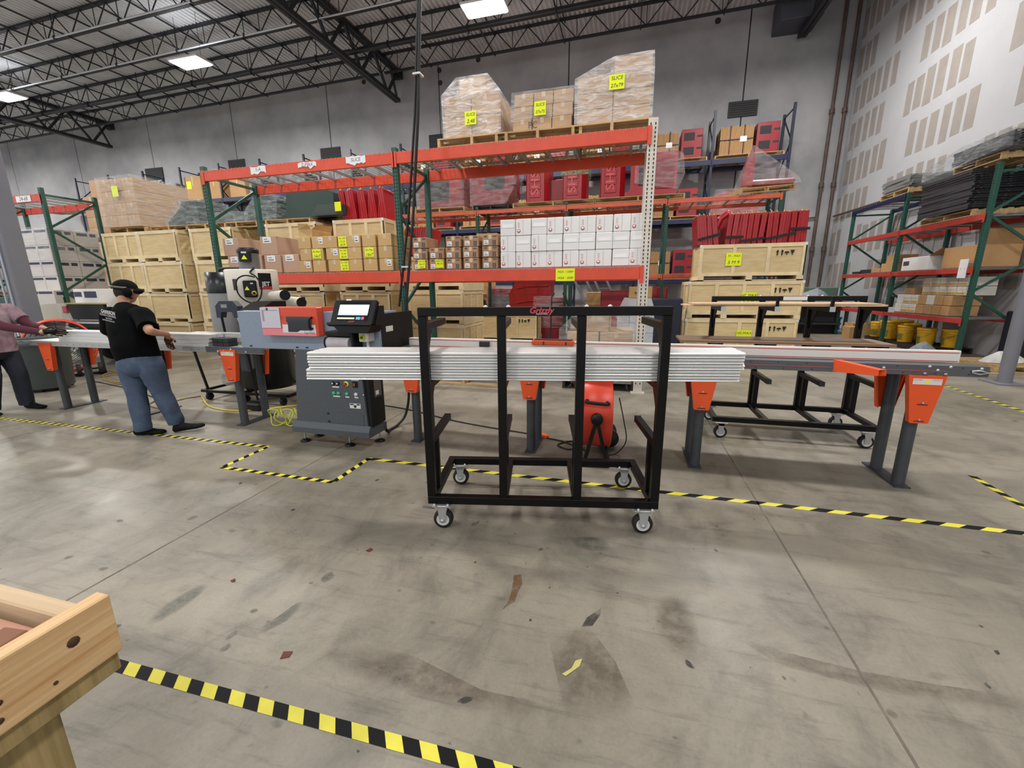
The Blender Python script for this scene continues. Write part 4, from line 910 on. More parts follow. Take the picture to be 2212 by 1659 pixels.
# second row floor level
ZF = 12.3
t = thing('tool_cabinet', 'red steel desk cabinet with drawers on the floor under the second-row rack', 'cabinet', (-4.96, 12.2, 0))
MB().bb((-.63, 0, .02), (.63, .8, 1.15), .01).build('body', m_redp, t)
for k, (z, h) in enumerate(((.12, .3), (.46, .12), (.62, .12), (.78, .12), (.94, .14))): o = MB().bb((-.55, -.03, z), (.55, -.001, z+h), .008).build('drawer', m_redp, t); MB().bb((-.4, -.045, z+h-.04), (.4, -.03, z+h-.02)).build('handle', m_grille, o)
t = thing('workbench', 'long red bench left of the red drawer cabinet', 'bench', (-6.05, 12.5, 0)); MB().bb((-.62, 0, 1.08), (.42, .7, 1.22), .01).build('top', m_redp, t); MB().bb((-.6, .02, 0), (-.5, .68, 1.08)).build('leg', m_redd, t); MB().bb((.32, .02, 0), (.4, .68, 1.08)).build('leg', m_redd, t); MB().bb((-.5, .6, .2), (.32, .64, 1.0)).build('back_panel', m_grille, t)
t = thing('open_carton', 'open brown carton on the floor before the red cabinet', 'carton', (-4.930, 11.0, 0)); MB().bb((-.5, 0, 0), (.35, .5, .32), .004).build('box', m_card, t); MB().add([(-.5, 0, .32), (-.5, .5, .32), (-.62, .5, .5), (-.62, 0, .5)], [(0, 1, 2, 3)]).build('flap', m_card, t); MB().add([(.35, 0, .32), (.35, .5, .32), (.55, .5, .48), (.55, 0, .45)], [(0, 1, 2, 3)]).build('flap', m_card, t)
solo(MB().bb((-.5, 0, 0), (.5, .6, 1.32), .01), 'carton', m_cardt, 'tall tan carton behind the red drawer cabinet', 'carton', (-4.868, 13.7, 0)); solo(MB().bb((-.36, 0, 0), (.36, .5, .48), .01), 'carton', m_cardt, 'tan carton on top of the tall carton, under the lower orange beam', 'carton', (-4.740, 13.75, 1.32))
solo(MB().bb((-.45, 0, 0), (.3, .5, .25), .01), 'equipment_case', m_grille, 'black case on the red bench', 'case', (-6.08, 12.6, 1.22))
for x0, w, h, nm in ((-3.961, .9, 1.5, 'film-wrapped red machine between the green uprights'), (-2.17, .8, 1.2, 'film-wrapped red panel with a grey window, right of the red hopper')):
    y = 13.4 if w > .85 else 12.25
    t = thing('red_machine', nm, 'machine', (x0, y, 0)); MB().bb((-w/2, 0, .0), (w/2, .7, h), .02).build('body', m_redd, t); MB().bb((-w*.35, -.008, h*.62), (w*.35, -.001, h*.85)).build('window', mat('grey_window', '70767c', .3), t)
    wrap(hexa(-w/2-.04, w/2+.04, -.05, .75, h*.3, h+.05), 'clear film over the '+nm.replace('film-wrapped ', ''), m_film2, (x0, y, 0), seed=int(w*40))
t = thing('red_hopper', 'large red hopper hood with a slanted side on the floor under the second row', 'hopper', (-2.9, 13.15, 0)); MB().prism([(-.62, .2), (.6, 0), (.6, 1.85), (-.4, 1.85), (-.72, 1.3)], 'y', 0, .8).build('shell', m_redp, t)
for z in (1.1, 1.55): MB().tube([(-.45, -.02, z-.06), (-.1, -.03, z), (.55, -.03, z+.02)], .03, 6).build('raised_ridge', m_redp, t)
MB().bar((.1, .3, 1.8), (-.1, .3, 2.15), .1, .1).build('arm', m_redp, t); MB().bar((.6, .3, 1.75), (1.05, .3, 2.1), .1, .12).build('arm', m_redp, t)
t = thing('hand_truck', 'black hand truck standing beside the low plywood crate', 'hand truck', (-1.834, 11.7, 0))
for s in (-1, 1): MB().tube([(s*.18, 0, .12), (s*.18, .1, 1.25), (s*.12, .16, 1.35)], .02, 6).build('rail', m_grille, t); MB().lathe([(.02, -.03), (.11, -.03), (.11, .03), (.02, .03)], (s*.22, .05, .11), 14, 'x').build('wheel', m_grille, t)
MB().bb((-.2, -.25, .02), (.2, 0, .035)).build('toe_plate', m_grille, t)
for z in (.45, .8, 1.1): MB().bar((-.18, .05, z), (.18, .05, z), .02, .03).build('crossbar', m_grille, t)
m_alu = mat('aluminium_ladder', '8f9296', .4, .6)
for x0, nm in ((-1.423, 'left'), (-0.749, 'right')):
    t = thing('ladder', f'grey aluminium ladder leaning in the dark behind the second row, {nm} one', 'ladder', (x0, 15.0, 0)); a, b = (-.75, .3, 2.9), (.75, -.3, 0.0)
    for dx in (-.2, .2): MB().bar((a[0]+dx, a[1], a[2]), (b[0]+dx, b[1], b[2]), .03, .07).build('stile', m_alu, t)
    for k in range(9): f = (k+.7)/9.5; p = [a[i]+(b[i]-a[i])*f for i in range(3)]; MB().bar((p[0]-.2, p[1], p[2]), (p[0]+.2, p[1], p[2]), .03, .03).build('rung', m_alu, t)
solo(MB().bb((-.45, 0, 0), (.45, .6, 1.0), .01), 'carton', m_card, 'brown carton in the dark below the leaning ladders', 'carton', (-0.773, 13.5, 0)); solo(MB().bb((-.42, 0, 0), (.42, .5, .35), .01), 'carton', m_cardt, 'tan carton on top of the brown carton below the ladders', 'carton', (-0.795, 13.52, 1.0))
solo(MB().bb((-.5, 0, 0), (.5, .7, 1.4), .03), 'red_housing', m_redd, 'dark red box under the second-row rack, right of the ladders', 'housing', (-0.227, 12.6, 0)); solo(MB().bb((-.35, 0, 0), (.35, .7, 1.5), .03), 'red_housing', m_redp, 'red box behind the white and blue boxes', 'housing', (0.732, 12.6, 0))
solo(MB().bb((-.35, 0, 0), (.35, .6, 1.25), .03), 'equipment_case', mat('cabinet_navy', '131a2c', .5), 'dark blue cabinet on the floor left of the wide crates', 'cabinet', (0.809, 9.7, 0))

# ---- clutter behind the board cart, near the drywall corner
m_bag = mat('plastic_bag', '8d939a', .25, var=.15, scale=8, bump=.5)
t = thing('blue_crate', 'bright blue plastic crate on the floor before the drywall corner', 'crate', ((6.807, 17.010, 0.000)[0], (6.807, 17.010, 0.000)[1], 0)); MB().bb((-.35, 0, 0), (.35, .5, .42), .02).build('box', mat('blue_plastic', '1d3f8e', .4), t); MB().bb((-.37, -.02, .36), (.37, .52, .44), .01).build('rim', mat('blue_plastic2', '24499c', .4), t)
def heap(x, y, z, w, d, h, lab, m, cat='bag', name='plastic_bag', seed=1):
    r = random.Random(seed); pts = []
    for k in range(34): a = r.uniform(0, 2*PI); q = math.sqrt(r.random()); pts.append((w/2*q*math.cos(a), d/2*q*math.sin(a), h*(1-q*q)*r.uniform(.6, 1)))
    for k in range(12): a = 2*PI*k/12; pts.append((w/2*math.cos(a)*r.uniform(.85, 1), d/2*math.sin(a)*r.uniform(.85, 1), 0))
    return solo(hull(pts), name, m, lab, cat, (x, y, z))
heap((6.807, 17.010, 0.000)[0]+.05, (6.807, 17.010, 0.000)[1]+.25, .44, .6, .45, .35, 'crumpled clear plastic bag on the blue plastic crate', m_bag, seed=3)
t = thing('work_table', 'dark work table against the drywall, behind the board cart', 'table', (5.15, 15.2, 0)); MB().bb((-1.6, 0, .92), (1.5, .8, 1.0), .01).build('table_top', m_grille, t)
for x in (-1.5, 1.4):
    for y in (.08, .72): MB().bb((x-.04, y-.04, 0), (x+.04, y+.04, .92)).build('leg', m_grille, t)
MB().bb((-1.4, .1, .3), (1.3, .7, .36)).build('shelf', m_grille, t)
heap(4.4, 15.6, 1.0, 1.2, .6, .4, 'heap of clear plastic film on the dark work table', m_bag, seed=4); heap(5.7, 15.6, 1.0, 1.1, .6, .45, 'heap of grey bubble film at the right of the dark work table', m_bag, seed=5)
solo(MB().bb((-.4, 0, 0), (.4, .5, .45), .03), 'green_case', mat('green_case', '55705f', .6), 'grey-green case standing by the green rack near the corner', 'case', (6.05, 15.8, 1.0)); 
solo(MB().bb((-.5, 0, 0), (.5, .6, 1.0), .02), 'case_stand', m_grille, 'black cabinet under the grey-green case', 'cabinet', (6.05, 15.75, 0)).name = 'black_cabinet'
heap(3.95, 12.6, 0, .9, .7, .8, 'dark bagged bundle on the floor right of the wide crates', m_grille, 'bundle', 'bundle', 6)
for (x, y, w, d, h, lab, m) in ((6.02, 13.4, .30, .4, .40, 'brown carton on the floor just left of the yellow buckets', m_card), (6.75, 14.7, .5, .5, .4, 'tan carton on the floor under the far right rack bay', m_cardt)):
    solo(MB().bb((-w/2, 0, 0), (w/2, d, h), .01), 'carton', m, lab, 'carton', (x, y, 0))
# ---- yellow buckets
m_yb = mat('yellow_plastic', 'e0ac1c', .35, var=.04, scale=3); m_yl = mat('bucket_print', '7e7a2c', .6, var=.3, scale=9)
def mk_bucket(r, h):
    t = thing('bucket', '', 'bucket'); MB().lathe([(r*.86, 0), (r*.98, h*.72), (r*.99, h*.74), (r*1.04, h*.75), (r*1.04, h*.78), (r*1.0, h*.79), (r*1.0, h*.86)], n=24).build('body', m_yb, t)
    MB().lathe([(r*1.05, h*.86), (r*1.08, h*.87), (r*1.08, h*.97), (r*1.02, h), (0, h)], n=24).build('lid', m_yb, t)
    mb = MB(); n = 8
    for k in range(n):
        a0, a1 = PI*1.0+PI*.62*k/n, PI*1.0+PI*.62*(k+1)/n; q = lambda a, z: ((r*(.865+.12*z/h/.72*1.0)+.004)*math.cos(a), (r*(.865+.12*z/h/.72)+.004)*math.sin(a), z)
        mb.quad(q(a0, h*.12), q(a1, h*.12), q(a1, h*.52), q(a0, h*.52))
    mb.build('paper_label', m_yl, t)
    MB().tube([(r*1.08*math.cos(a), r*1.08*math.sin(a)-.02, h*.7-.10*math.sin((a-PI)*1.0)) for a in [PI+PI*k/10 for k in range(11)]], .005, 4).build('handle', mat('wire_handle', '8d8d86', .4, .6), t)
    return t
BK = mk_bucket(.165, .40); BK2 = mk_bucket(.2, .46)
bpos = [(6.68, 13.75), (6.72, 13.3), (7.15, 13.6), (7.08, 13.05), (6.70, 12.55), (6.72, 11.85), (7.05, 11.6)]
blab = ['yellow bucket, leftmost in the row under the right rack', 'largest yellow bucket, second from the left', 'yellow bucket behind the largest yellow bucket', 'yellow bucket set back, third from the left', 'yellow bucket with triangle print, fourth from the left', 'yellow bucket next to the front green upright', 'yellow bucket half hidden by the front green upright']
for (x, y), lab, pr in zip(bpos, blab, (BK, BK2, BK2, BK, BK, BK, BK)): put(pr, (x, y, .128), .4*y, lab, 'yellow buckets under the right rack')
PR = mk_pallet(.86, 1.25, m_paldk)
put(PR, (6.94, 13.35, 0), 0, 'dark pallet under the left yellow buckets'); put(PR, (6.94, 12.05, 0), 0, 'dark pallet under the right yellow buckets')
put(P12, (6.75, 9.55, 0), .1, 'wooden pallet on the floor at the right edge by the drywall'); heap(6.6, 9.5, .127, .7, .4, .22, 'white plastic scraps on the pallet at the right edge', mat('white_scraps', 'c5c8c4', .4, var=.2, scale=7), 'scraps', 'plastic_scraps', 8)
heap(6.25, 11.05, .128, .5, .25, .2, 'clear plastic bag lying in front of the yellow buckets', m_bag, seed=9)
# ---- boxes in the right rack
m_ybx = mat('yellow_stripe', 'c89b32', .6); m_lb = mat('lamp_box_white', 'cfcdc6', .7)
ZR = (.85, 1.82, 2.80)
def rbox(x, y, z, w, d, h, lab, m, stripes=0, group=None, name='carton'):
    """w along the aisle (Y), d into the rack (X)"""
    t = thing(name, lab, 'carton', (x, y, z), group=group); MB().bb((0, -w/2, 0), (d, w/2, h), .005).build('box', m, t)
    for k in range(stripes): MB().bb((-.003, -w/2+.01, h*(.12+.5*k)), (-.0005, w/2-.01, h*(.34+.5*k))).build('stripe', m_ybx if k % 2 == 0 else m_lb, t)
    return t
G = 'lamp cartons in the right rack'
yy = 12.55
for r in range(2):
    for k in range(7): rbox(6.46+.02*r, 12.62-.27*k, ZR[0]+.006+.21*r, .25, .5, .2, f'carton on the lowest right shelf, {("bottom", "top")[r]} row, {ORD[k]} from the left', m_lb if k < 3 or (k == 4 and r) else m_card, 2 if k in (1, 2) else 0, G)
for r in range(2):
    for k in range(5): rbox(6.62, 12.0-.27*k, ZR[0]+.006+.42+.19*r, .25, .5, .18, f'small white and yellow carton in the upper pile, {("lower", "higher")[r]} row, {ORD[k]} from the left', m_lb, 2 if k > 1 else 1, G)
rbox(6.6, 12.55, ZR[0]+.426, .35, .4, .14, 'open brown carton tray on the left end of the lowest right shelf', m_card)
for k, (y, w, h) in enumerate(((13.5, .5, .22), (14.0, .45, .12), (14.5, .6, .1), (15.0, .5, .06))): rbox(6.5, y, ZR[1]+.006, w, .5, h, f'brown flat carton on the middle shelf of the far bay, {ORD[k]} from the right', m_card if k < 2 else m_grille)
rbox(6.55, 13.45, ZR[1]+.23, .42, .45, .2, 'brown carton stacked on a flat carton in the far bay', m_card)
t = rbox(6.46, 12.3, ZR[1]+.006, .95, .6, .30, 'white open carton with printed end on the middle right shelf', m_wcart); MB().bb((-.003, .2, .12), (-.0005, .42, .22)).build('print', m_ink, t); MB().add([(0, -.47, .3), (.6, -.47, .3), (.5, -.8, .42), (0, -.85, .44)], [(0, 1, 2, 3)]).build('flap', m_card, t)
t = rbox(6.5, 11.0, ZR[1]+.006, .9, .7, .42, 'large open brown carton with raised flap on the middle right shelf', m_card); MB().add([(0, -.45, .42), (.7, -.45, .42), (.7, -.58, .68), (0, -.58, .7)], [(0, 1, 2, 3)]).build('flap', m_card, t); MB().add([(0, .45, .42), (.7, .45, .42), (.7, .75, .36), (0, .75, .38)], [(0, 1, 2, 3)]).build('flap', m_card, t)
for k in range(3): rbox(7.1-.0, 9.9-.6*k, .0, .58, .35, .62, f'brown carton against the drywall right of the front upright, {ORD[k]} one', m_card); 
for k in range(3): rbox(7.08, 9.9-.6*k, .622, .58, .35, .5, f'brown carton in the upper row against the drywall right of the front upright, {ORD[k]} one', m_card)
t = solo(MB().bb((0, -.11, 0), (.008, .11, .36)), 'clipboard', m_white, 'white paper sheet hanging on the near green upright of the right rack', 'paper', (6.385, 10.62, 1.62))
# wire deck panels stacked on the right rack
m_wd = mat('stacked_wire', '4a4b50', .45, .4, var=.15, scale=4); m_wd2 = mat('stacked_wire_light', '8f9290', .4, .4)
def mk_wire(w, d, m):
    mb = MB(); n = 15
    for k in range(n+1): y = -w/2+w*k/n; mb.bb((0, y-.004, .012), (d, y+.004, .02))
    for k in range(7): x = d*k/6; mb.bb((x-.004, -w/2, .018), (x+.004, w/2, .026))
    for x in (.1, d/2, d-.1): mb.bb((x-.02, -w/2, 0), (x+.02, w/2, .012))
    for x in (0, d): mb.bb((x-.004, -w/2, -.03), (x+.004, w/2, .02))
    o = mb.build('wire_panel', m); return tag(o, '', 'wire panel')
WP = mk_wire(1.5, 1.1, m_wd); WP2 = mk_wire(1.15, 1.0, m_wd2)
rwp = random.Random(4)
put(P15, (6.9, 11.5, 2.80), PI/2, 'wooden pallet under the tall pile of wire panels')
for k in range(17): put(WP, (6.32+rwp.uniform(-.03, .03), 11.5+rwp.uniform(-.05, .05), 2.96+.042*k), rwp.uniform(-.02, .02), f'dark wire deck panel in the tall pile on the right rack, {ORD[k]} from below', 'wire panels in the tall pile')
put(P12, (6.9, 10.9, 3.70), PI/2, 'wooden pallet lying on the tall pile of wire panels')
for k in range(6): put(WP, (6.36, 10.75+rwp.uniform(-.04, .04), 3.87+.042*k), rwp.uniform(-.02, .02), f'wire deck panel on the raised pallet of the right rack, {ORD[k]} from below', 'wire panels on the raised pallet')
wrap([(x, y, z) for x in (-.05, 1.15) for y in (-.85, .2) for z in (0, .28)]+[(x, y, z) for x in (-.05, 1.1) for y in (1.35,) for z in (-.15, .1)], 'grey film over the top of the wire panel pile', film('grey_film', 'c2c8ca', .24), (6.3, 10.9, 3.86), seed=41)
put(P12, (6.9, 13.55, 3.66), PI/2, 'wooden pallet on the blue top beam of the right rack')
for k in range(8): put(WP2, (6.42+rwp.uniform(-.04, .04), 13.5+rwp.uniform(-.08, .08), 3.82+.035*k), rwp.uniform(-.05, .05), f'light wire panel on the blue beam pallet, {ORD[k]} from below', 'light wire panels on the blue beam')

# ================================================================ floor tape
m_tb = mat('tape_black', '0e0f11', .55, var=.15, scale=8, spec=.15); m_ty = mat('tape_yellow', 'd9d03e', .5, var=.08, scale=9)
def tape(p0, p1, w, pitch, slant, label, ph=0.0):
    p0 = Vector((*p0[:2], 0)); p1 = Vector((*p1[:2], 0)); L_ = (p1-p0).length; d = (p1-p0)/L_; nrm = Vector((-d.y, d.x, 0)); c = (p0+p1)/2
    mb = MB(); z = .0012; a = -pitch*2+ph; k = 0
    P = lambda s, t: tuple(p0+d*s+nrm*(t*w/2)-c+Vector((0, 0, z)))
    while a < L_+pitch:
        s = [min(max(v, 0), L_) for v in (a-slant/2, a+pitch-slant/2, a+pitch+slant/2, a+slant/2)]
        if s[1]-s[0] > 1e-4 or s[2]-s[3] > 1e-4:
            mb.mi = k % 2; mb.add([P(s[0], -1), P(s[1], -1), P(s[2], 1), P(s[3], 1)], [(0, 1, 2, 3)])
        a += pitch; k += 1
    o = mb.build('floor_tape', [m_tb, m_ty]); o.location = c
    return tag(o, label, 'tape', 'black and yellow floor tape')
tape((-1.985, .957), (-.2, .985), .05, .0655, -.036, 'black and yellow tape strip on the floor nearest the camera, beside the wooden bench', .02)
tape((-7.6, 3.13), (-3.325, 3.13), .05, .055, .02, 'striped floor tape passing under both workers at the left')
tape((-3.325, 3.13), (-3.325, 2.65), .045, .055, .03, 'short striped tape strip turning toward the camera in front of the saw cabinet')
tape((-3.335, 2.635), (-2.185, 2.62), .045, .055, .02, 'striped tape strip running nearest the camera in front of the saw cabinet')
tape((-2.19, 2.63), (-2.19, 3.12), .045, .055, .03, 'short striped tape strip returning toward the saw, right side of the notch')
tape((-2.19, 3.11), (3.2, 3.045), .052, .103, .07, 'long diagonal-striped floor tape running under the black cart to the right edge')
tape((2.75, 3.98), (2.69, 3.0), .05, .075, .03, 'striped tape strip at the right edge, in front of the end of the conveyor')
tape((4.75, 7.9), (4.66, 5.6), .05, .075, .03, 'far striped tape strip by the right column')

# ================================================================ black steel stock carts
m_blk = mat('cart_black', '070708', .42, var=.3, scale=6, spec=.22); m_chrome = mat('zinc_plate', 'b9bbbd', .35, .6); m_tyre = mat('tyre_black', '161616', .7); m_hub = mat('hub_white', 'd3d3d0', .4)
PU = [-.665, -.21, .245, .715]
def mk_cart():
    t = thing('stock_cart', '', 'cart')
    for y0, nm in ((-.05, 'front_base_rail'), (.565, 'rear_base_rail')): MB().bb((-.69, y0, .17), (.74, y0+.05, .22), .003).build(nm, m_blk, t)
    for k, x in enumerate(PU):
        MB().bb((x-.024, .0, .172), (x+.024, .565, .218), .003).build('cross_rail', m_blk, t)
        MB().bb((x-.025, -.05, .22), (x+.025, .0, 1.345), .003).build('post', m_blk, t)
        MB().bb((x-.022, .09, .22), (x+.022, .135, .56), .003).build('short_post', m_blk, t)
        for z in (.60, .95, 1.305):
            y1 = .5 if z < 1.2 else .47
            a = MB().bb((x-.022, -.0, z-.045), (x+.022, y1, z), .003).build('arm', m_blk, t)
            if z > .7: MB().prism([(0, z-.045), (.16, z-.045), (.0, z-.25)], 'x', x-.004, x+.004).build('gusset', m_blk, a)
            MB().bb((x-.023, y1, z-.046), (x+.023, y1+.004, z+.001)).build('end_cap', m_grille if z < 1.2 else m_chrome, a)
    MB().bb((-.69, -.05, 1.345), (.74, .0, 1.395), .003).build('top_bar', m_blk, t)
    for x in (-.3, -.17, .27, .40): MB().lathe([(.012, 0), (.012, .006), (.0, .012)], (x, -.025, 1.395), 8).build('bolt_cap', m_hub, t)
    for (x, y, br) in ((-.60, -.025, 1), (.655, -.025, 0), (-.60, .59, 0), (.655, .59, 0)):
        c = MB().bb((x-.06, y-.045, .155), (x+.06, y+.045, .168), .003)
        c.prism([(x-.03, .155), (x+.03, .155), (x+.018, .048), (x-.018, .048)], 'y', y-.036, y-.030); c.prism([(x-.03, .155), (x+.03, .155), (x+.018, .048), (x-.018, .048)], 'y', y+.030, y+.036)
        c.bb((x-.03, y-.036, .13), (x+.03, y+.036, .155))
        c = c.build('caster', m_chrome, t)
        MB().lathe([(.040, -.024), (.056, -.024), (.062, -.016), (.062, .016), (.056, .024), (.040, .024)], (x, y, .062), 22, 'y', True).build('tyre', m_tyre, c)
        MB().lathe([(.0, -.022), (.036, -.022), (.041, -.026), (.041, -.02), (.041, .026), (.036, .022), (0, .022)], (x, y, .062), 18, 'y').build('hub', m_hub, c)
        MB().lathe([(0, -.046), (.012, -.046), (.012, -.036)], (x, y, .062), 8, 'y').build('axle_nut', m_chrome, c)
        for dx in (-.042, .042): MB().lathe([(.01, 0), (.01, .012), (.005, .02), (0, .02)], (x+dx, y-.052, .168), 8).build('bolt', m_chrome, c)
        if br: MB().bar((x-.05, y-.03, .14), (x-.12, y-.05, .16), .03, .008).build('brake_lever', m_chrome, c)
    return t
CART = mk_cart(); m_gred = mat('sticker_red', 'c0414c', .5); m_gwh = mat('sticker_white', 'd6d6d6', .5)
put(CART, (-.484, 2.391, 0), math.radians(11.3), 'black steel stock cart in front, loaded with silver aluminium bars')
C2 = dup(CART, (1.64, 5.06, 0), PI, 'black steel stock cart behind the conveyor, carrying thin wooden boards')
lg = MB().bb((-.055, -.0515, 1.353), (.085, -.0502, 1.388)).build('logo_sticker', m_blk, CART); text('Grizzly', .047, m_gred, lg, (.015, -.052, 1.375), shear=.3, bold=.0012); text('INDUSTRIAL', .012, m_gwh, lg, (.02, -.052, 1.356), shear=.2)
MB().bb((-.16, .0005, 1.352), (.06, .002, 1.39)).build('paper_sticker', m_gwh, C2)
for x in PU[:3]:
    MB().bb((x-.012, .44, 1.305), (x+.012, .464, 1.40)).build('peg', m_blk, C2)
m_board = mat('thin_board', 'd2b08c', .6, var=.08, scale=3, stretch=(.3, 4, 1)); m_board2 = mat('brown_board', '8a6f58', .6, var=.1, scale=3, stretch=(.3, 4, 1))
solo(MB().bb((-1.15, 0, 0), (.62, .34, .012)), 'wooden_board', m_board, 'thin pale wooden board lying on the upper arms of the rear cart', 'board', (1.72, 4.63, 1.307), 0)
solo(MB().bb((-1.05, 0, 0), (.55, .40, .014)), 'wooden_board', m_board, 'second thin pale board under the top one on the rear cart', 'board', (1.70, 4.62, 1.321), .02)
solo(MB().bb((-1.1, 0, 0), (.72, .46, .022)), 'wooden_board', m_board2, 'wide brown board lying on the middle arms of the rear cart', 'board', (1.65, 4.53, .952), 0)
# aluminium profiles on the front cart
m_al = mat('aluminium', 'dededc', .36, .4, var=.04, scale=2, stretch=(.2, 4, 4)); m_al2 = mat('aluminium_cut', 'b5b5b3', .45, .6)
def profile_poly(d, h):
    """extrusion section: two rounded ridges and a slot on the front edge"""
    return [(.012, 0), (.003, h*.06), (0, h*.16), (.003, h*.30), (.016, h*.36), (.016, h*.46), (.004, h*.52), (0, h*.62), (0, h*.80), (.004, h*.90), (.014, h*.985), (d, h*.985), (d, 0)]
rp_ = random.Random(8); ang = math.radians(11.3); ca, sa = math.cos(ang), math.sin(ang)
PRO = MB().prism(profile_poly(.056, .0345), 'x', -1.305, 1.305).build('aluminium_bar', m_al); tag(PRO, '', 'bar')
for r in range(5):
    for c in range(4):
        u = -.115+(rp_.uniform(-.012, .012))-.006*(2-r); v = .035+.0575*c
        put(PRO, (-.484+u*ca-v*sa, 2.391+u*sa+v*ca, .9515+.0350*r), ang, f'silver aluminium bar on the front cart, {("bottom", "second", "third", "fourth", "top")[r]} layer, {("front", "second from front", "second from back", "back")[c]}', 'aluminium bars on the front cart')

# ================================================================ conveyor line
m_dgr = mat('conveyor_grey', '55575b', .42, .15, var=.08, scale=5); m_leg = mat('leg_grey', '3c3f44', .45, var=.1, scale=10); m_org = mat('bracket_orange', 'e2521e', .4, var=.04, scale=3); m_fw = mat('fence_white', 'e0dbd5', .45); m_rl = mat('fence_red', 'c4463c', .5); m_org2 = mat('guard_orange', 'd64a2e', .35)
def leg_set(t, x, x2=None, sticker=False, y0=3.6, y1=4.0):
    for y in (3.65, 3.95): MB().cyl((x, y, .012), (x, y, .87), .042, n=20).build('leg', m_leg, t)
    b = MB().bb((x-.05, 3.58, 0), (x+.05, 4.06, .012)).build('foot_plate', m_leg, t)
    for s, yy in ((0, 3.565), (1, 4.015)):
        o = MB().prism([(x-.112, .872), (x+.112, .872), (x+.058, .528), (x+.052, .52), (x-.052, .52), (x-.058, .528)], 'y', yy, yy+.006)
        for sx in (-1, 1): o.add([(x+sx*.112, yy, .872), (x+sx*.112, yy+(.05 if s == 0 else -.05), .872), (x+sx*.054, yy+(.05 if s == 0 else -.05), .522), (x+sx*.054, yy, .522)], [(0, 1, 2, 3)])
        o = o.build('bracket', m_org, t); f = yy-.0015 if s == 0 else yy+.0075
        for z in (.66, .535): MB().bb((x-.032, f-.001, z-.003), (x+.032, f+.001, z+.003)).build('slot', m_grille, o); MB().lathe([(0, -.008), (.008, -.006), (.008, 0)], (x, f, z+.012), 8, 'y').build('bolt', m_chrome, o)
        if sticker and s == 0:
            st = MB().bb((x-.085, f-.002, .808), (x+.085, f, .85)).build('warning_sticker', m_gwh, o)
            MB().add([(x-.018, f-.003, .815), (x+.018, f-.003, .815), (x, f-.003, .843)], [(0, 1, 2)]).build('warning_triangle', m_yel, st); MB().bb((x-.08, f-.003, .838), (x-.03, f-.0021, .846)).build('print_line', m_tape, st); MB().bb((x+.03, f-.003, .838), (x+.08, f-.0021, .846)).build('print_line', m_tape, st)
conv = thing('conveyor', 'long grey conveyor with white red-lined fence and orange leg brackets, right of the saw', 'conveyor', (0, 0, 0))
rail = MB().bb((-2.05, 3.58, .872), (2.43, 3.592, .945)).bb((-2.05, 3.592, .925), (2.43, 3.70, .945)).build('front_rail', m_dgr, conv)
MB().bb((-2.05, 3.99, .872), (2.43, 4.0, .945)).build('rear_rail', m_dgr, conv); MB().bb((-2.05, 3.592, .872), (2.43, 3.99, .884)).build('bed', m_dgr, conv)
hb = MB(); x = -1.9
while x < 2.3: hb.bb((x-.006, 3.5788, .928), (x+.006, 3.58, .935)); hb.bb((x+.04-.006, 3.5788, .884), (x+.04+.006, 3.58, .891)); x += .19
hb.build('rail_holes', m_grille, rail, kind='stuff')
for x, z in ((2.09, .935), (2.21, .935), (2.07, .885), (2.19, .885), (2.14, .91), (1.82, .915), (2.385, .93)): MB().lathe([(0, -.007), (.011, -.004), (.011, 0)], (x, 3.58, z), 8, 'y').build('bolt', m_chrome, rail)
MB().tube([(-2.0, 3.576, .912), (2.2, 3.576, .905)], .0018, 5).build('red_string', m_rl, rail)
clip = MB().tube([(2.33, 3.57, .915), (2.37, 3.565, .92), (2.42, 3.565, .905), (2.37, 3.565, .895), (2.33, 3.57, .905)], .006, 6, True).tube([(2.41, 3.565, .907), (2.47, 3.565, .905)], .004, 5).build('snap_hook', m_chrome, rail)
fen = MB().bb((-2.05, 3.73, .945), (2.345, 3.775, 1.032), .002).build('fence', m_fw, conv)
for z in (1.016, .955): MB().bb((-2.05, 3.7285, z-.003), (2.335, 3.7299, z+.003)).build('red_line', m_rl, fen)
for k, x in enumerate((-1.97, -.80, .63, 2.085)): leg_set(conv, x, sticker=(k == 3))
sa_ = MB(); sa_.add([(1.50, 3.585, .875), (1.50, 3.585, .965), (1.56, 3.6, .962), (1.77, 3.44, .925), (1.77, 3.44, .882), (1.715, 3.42, .882), (1.715, 3.42, .925), (1.56, 3.6, .88)], [(0, 1, 6, 5), (1, 2, 3, 6), (3, 4, 7, 2), (0, 5, 4, 7), (0, 7, 2, 1)])
so = sa_.build('stop_arm', m_org, conv); MB().bb((1.525, 3.568, .915), (1.545, 3.582, .925)).build('slot', m_grille, so)
cl_ = MB().bb((-.81, 3.70, 1.0), (-.43, 3.80, 1.038), .004).build('orange_clamp', m_org, conv)
for x in (-.70, -.50): MB().bb((x-.006, 3.698, 1.0), (x+.006, 3.7, 1.03)).build('groove', m_grille, cl_)
MB().bb((-.79, 3.71, 1.038), (-.45, 3.79, 1.046)).build('top_plate', m_grille, cl_)
MB().bb((-1.31, 3.695, .965), (-1.215, 3.729, 1.015), .004).build('black_block', m_grille, conv)
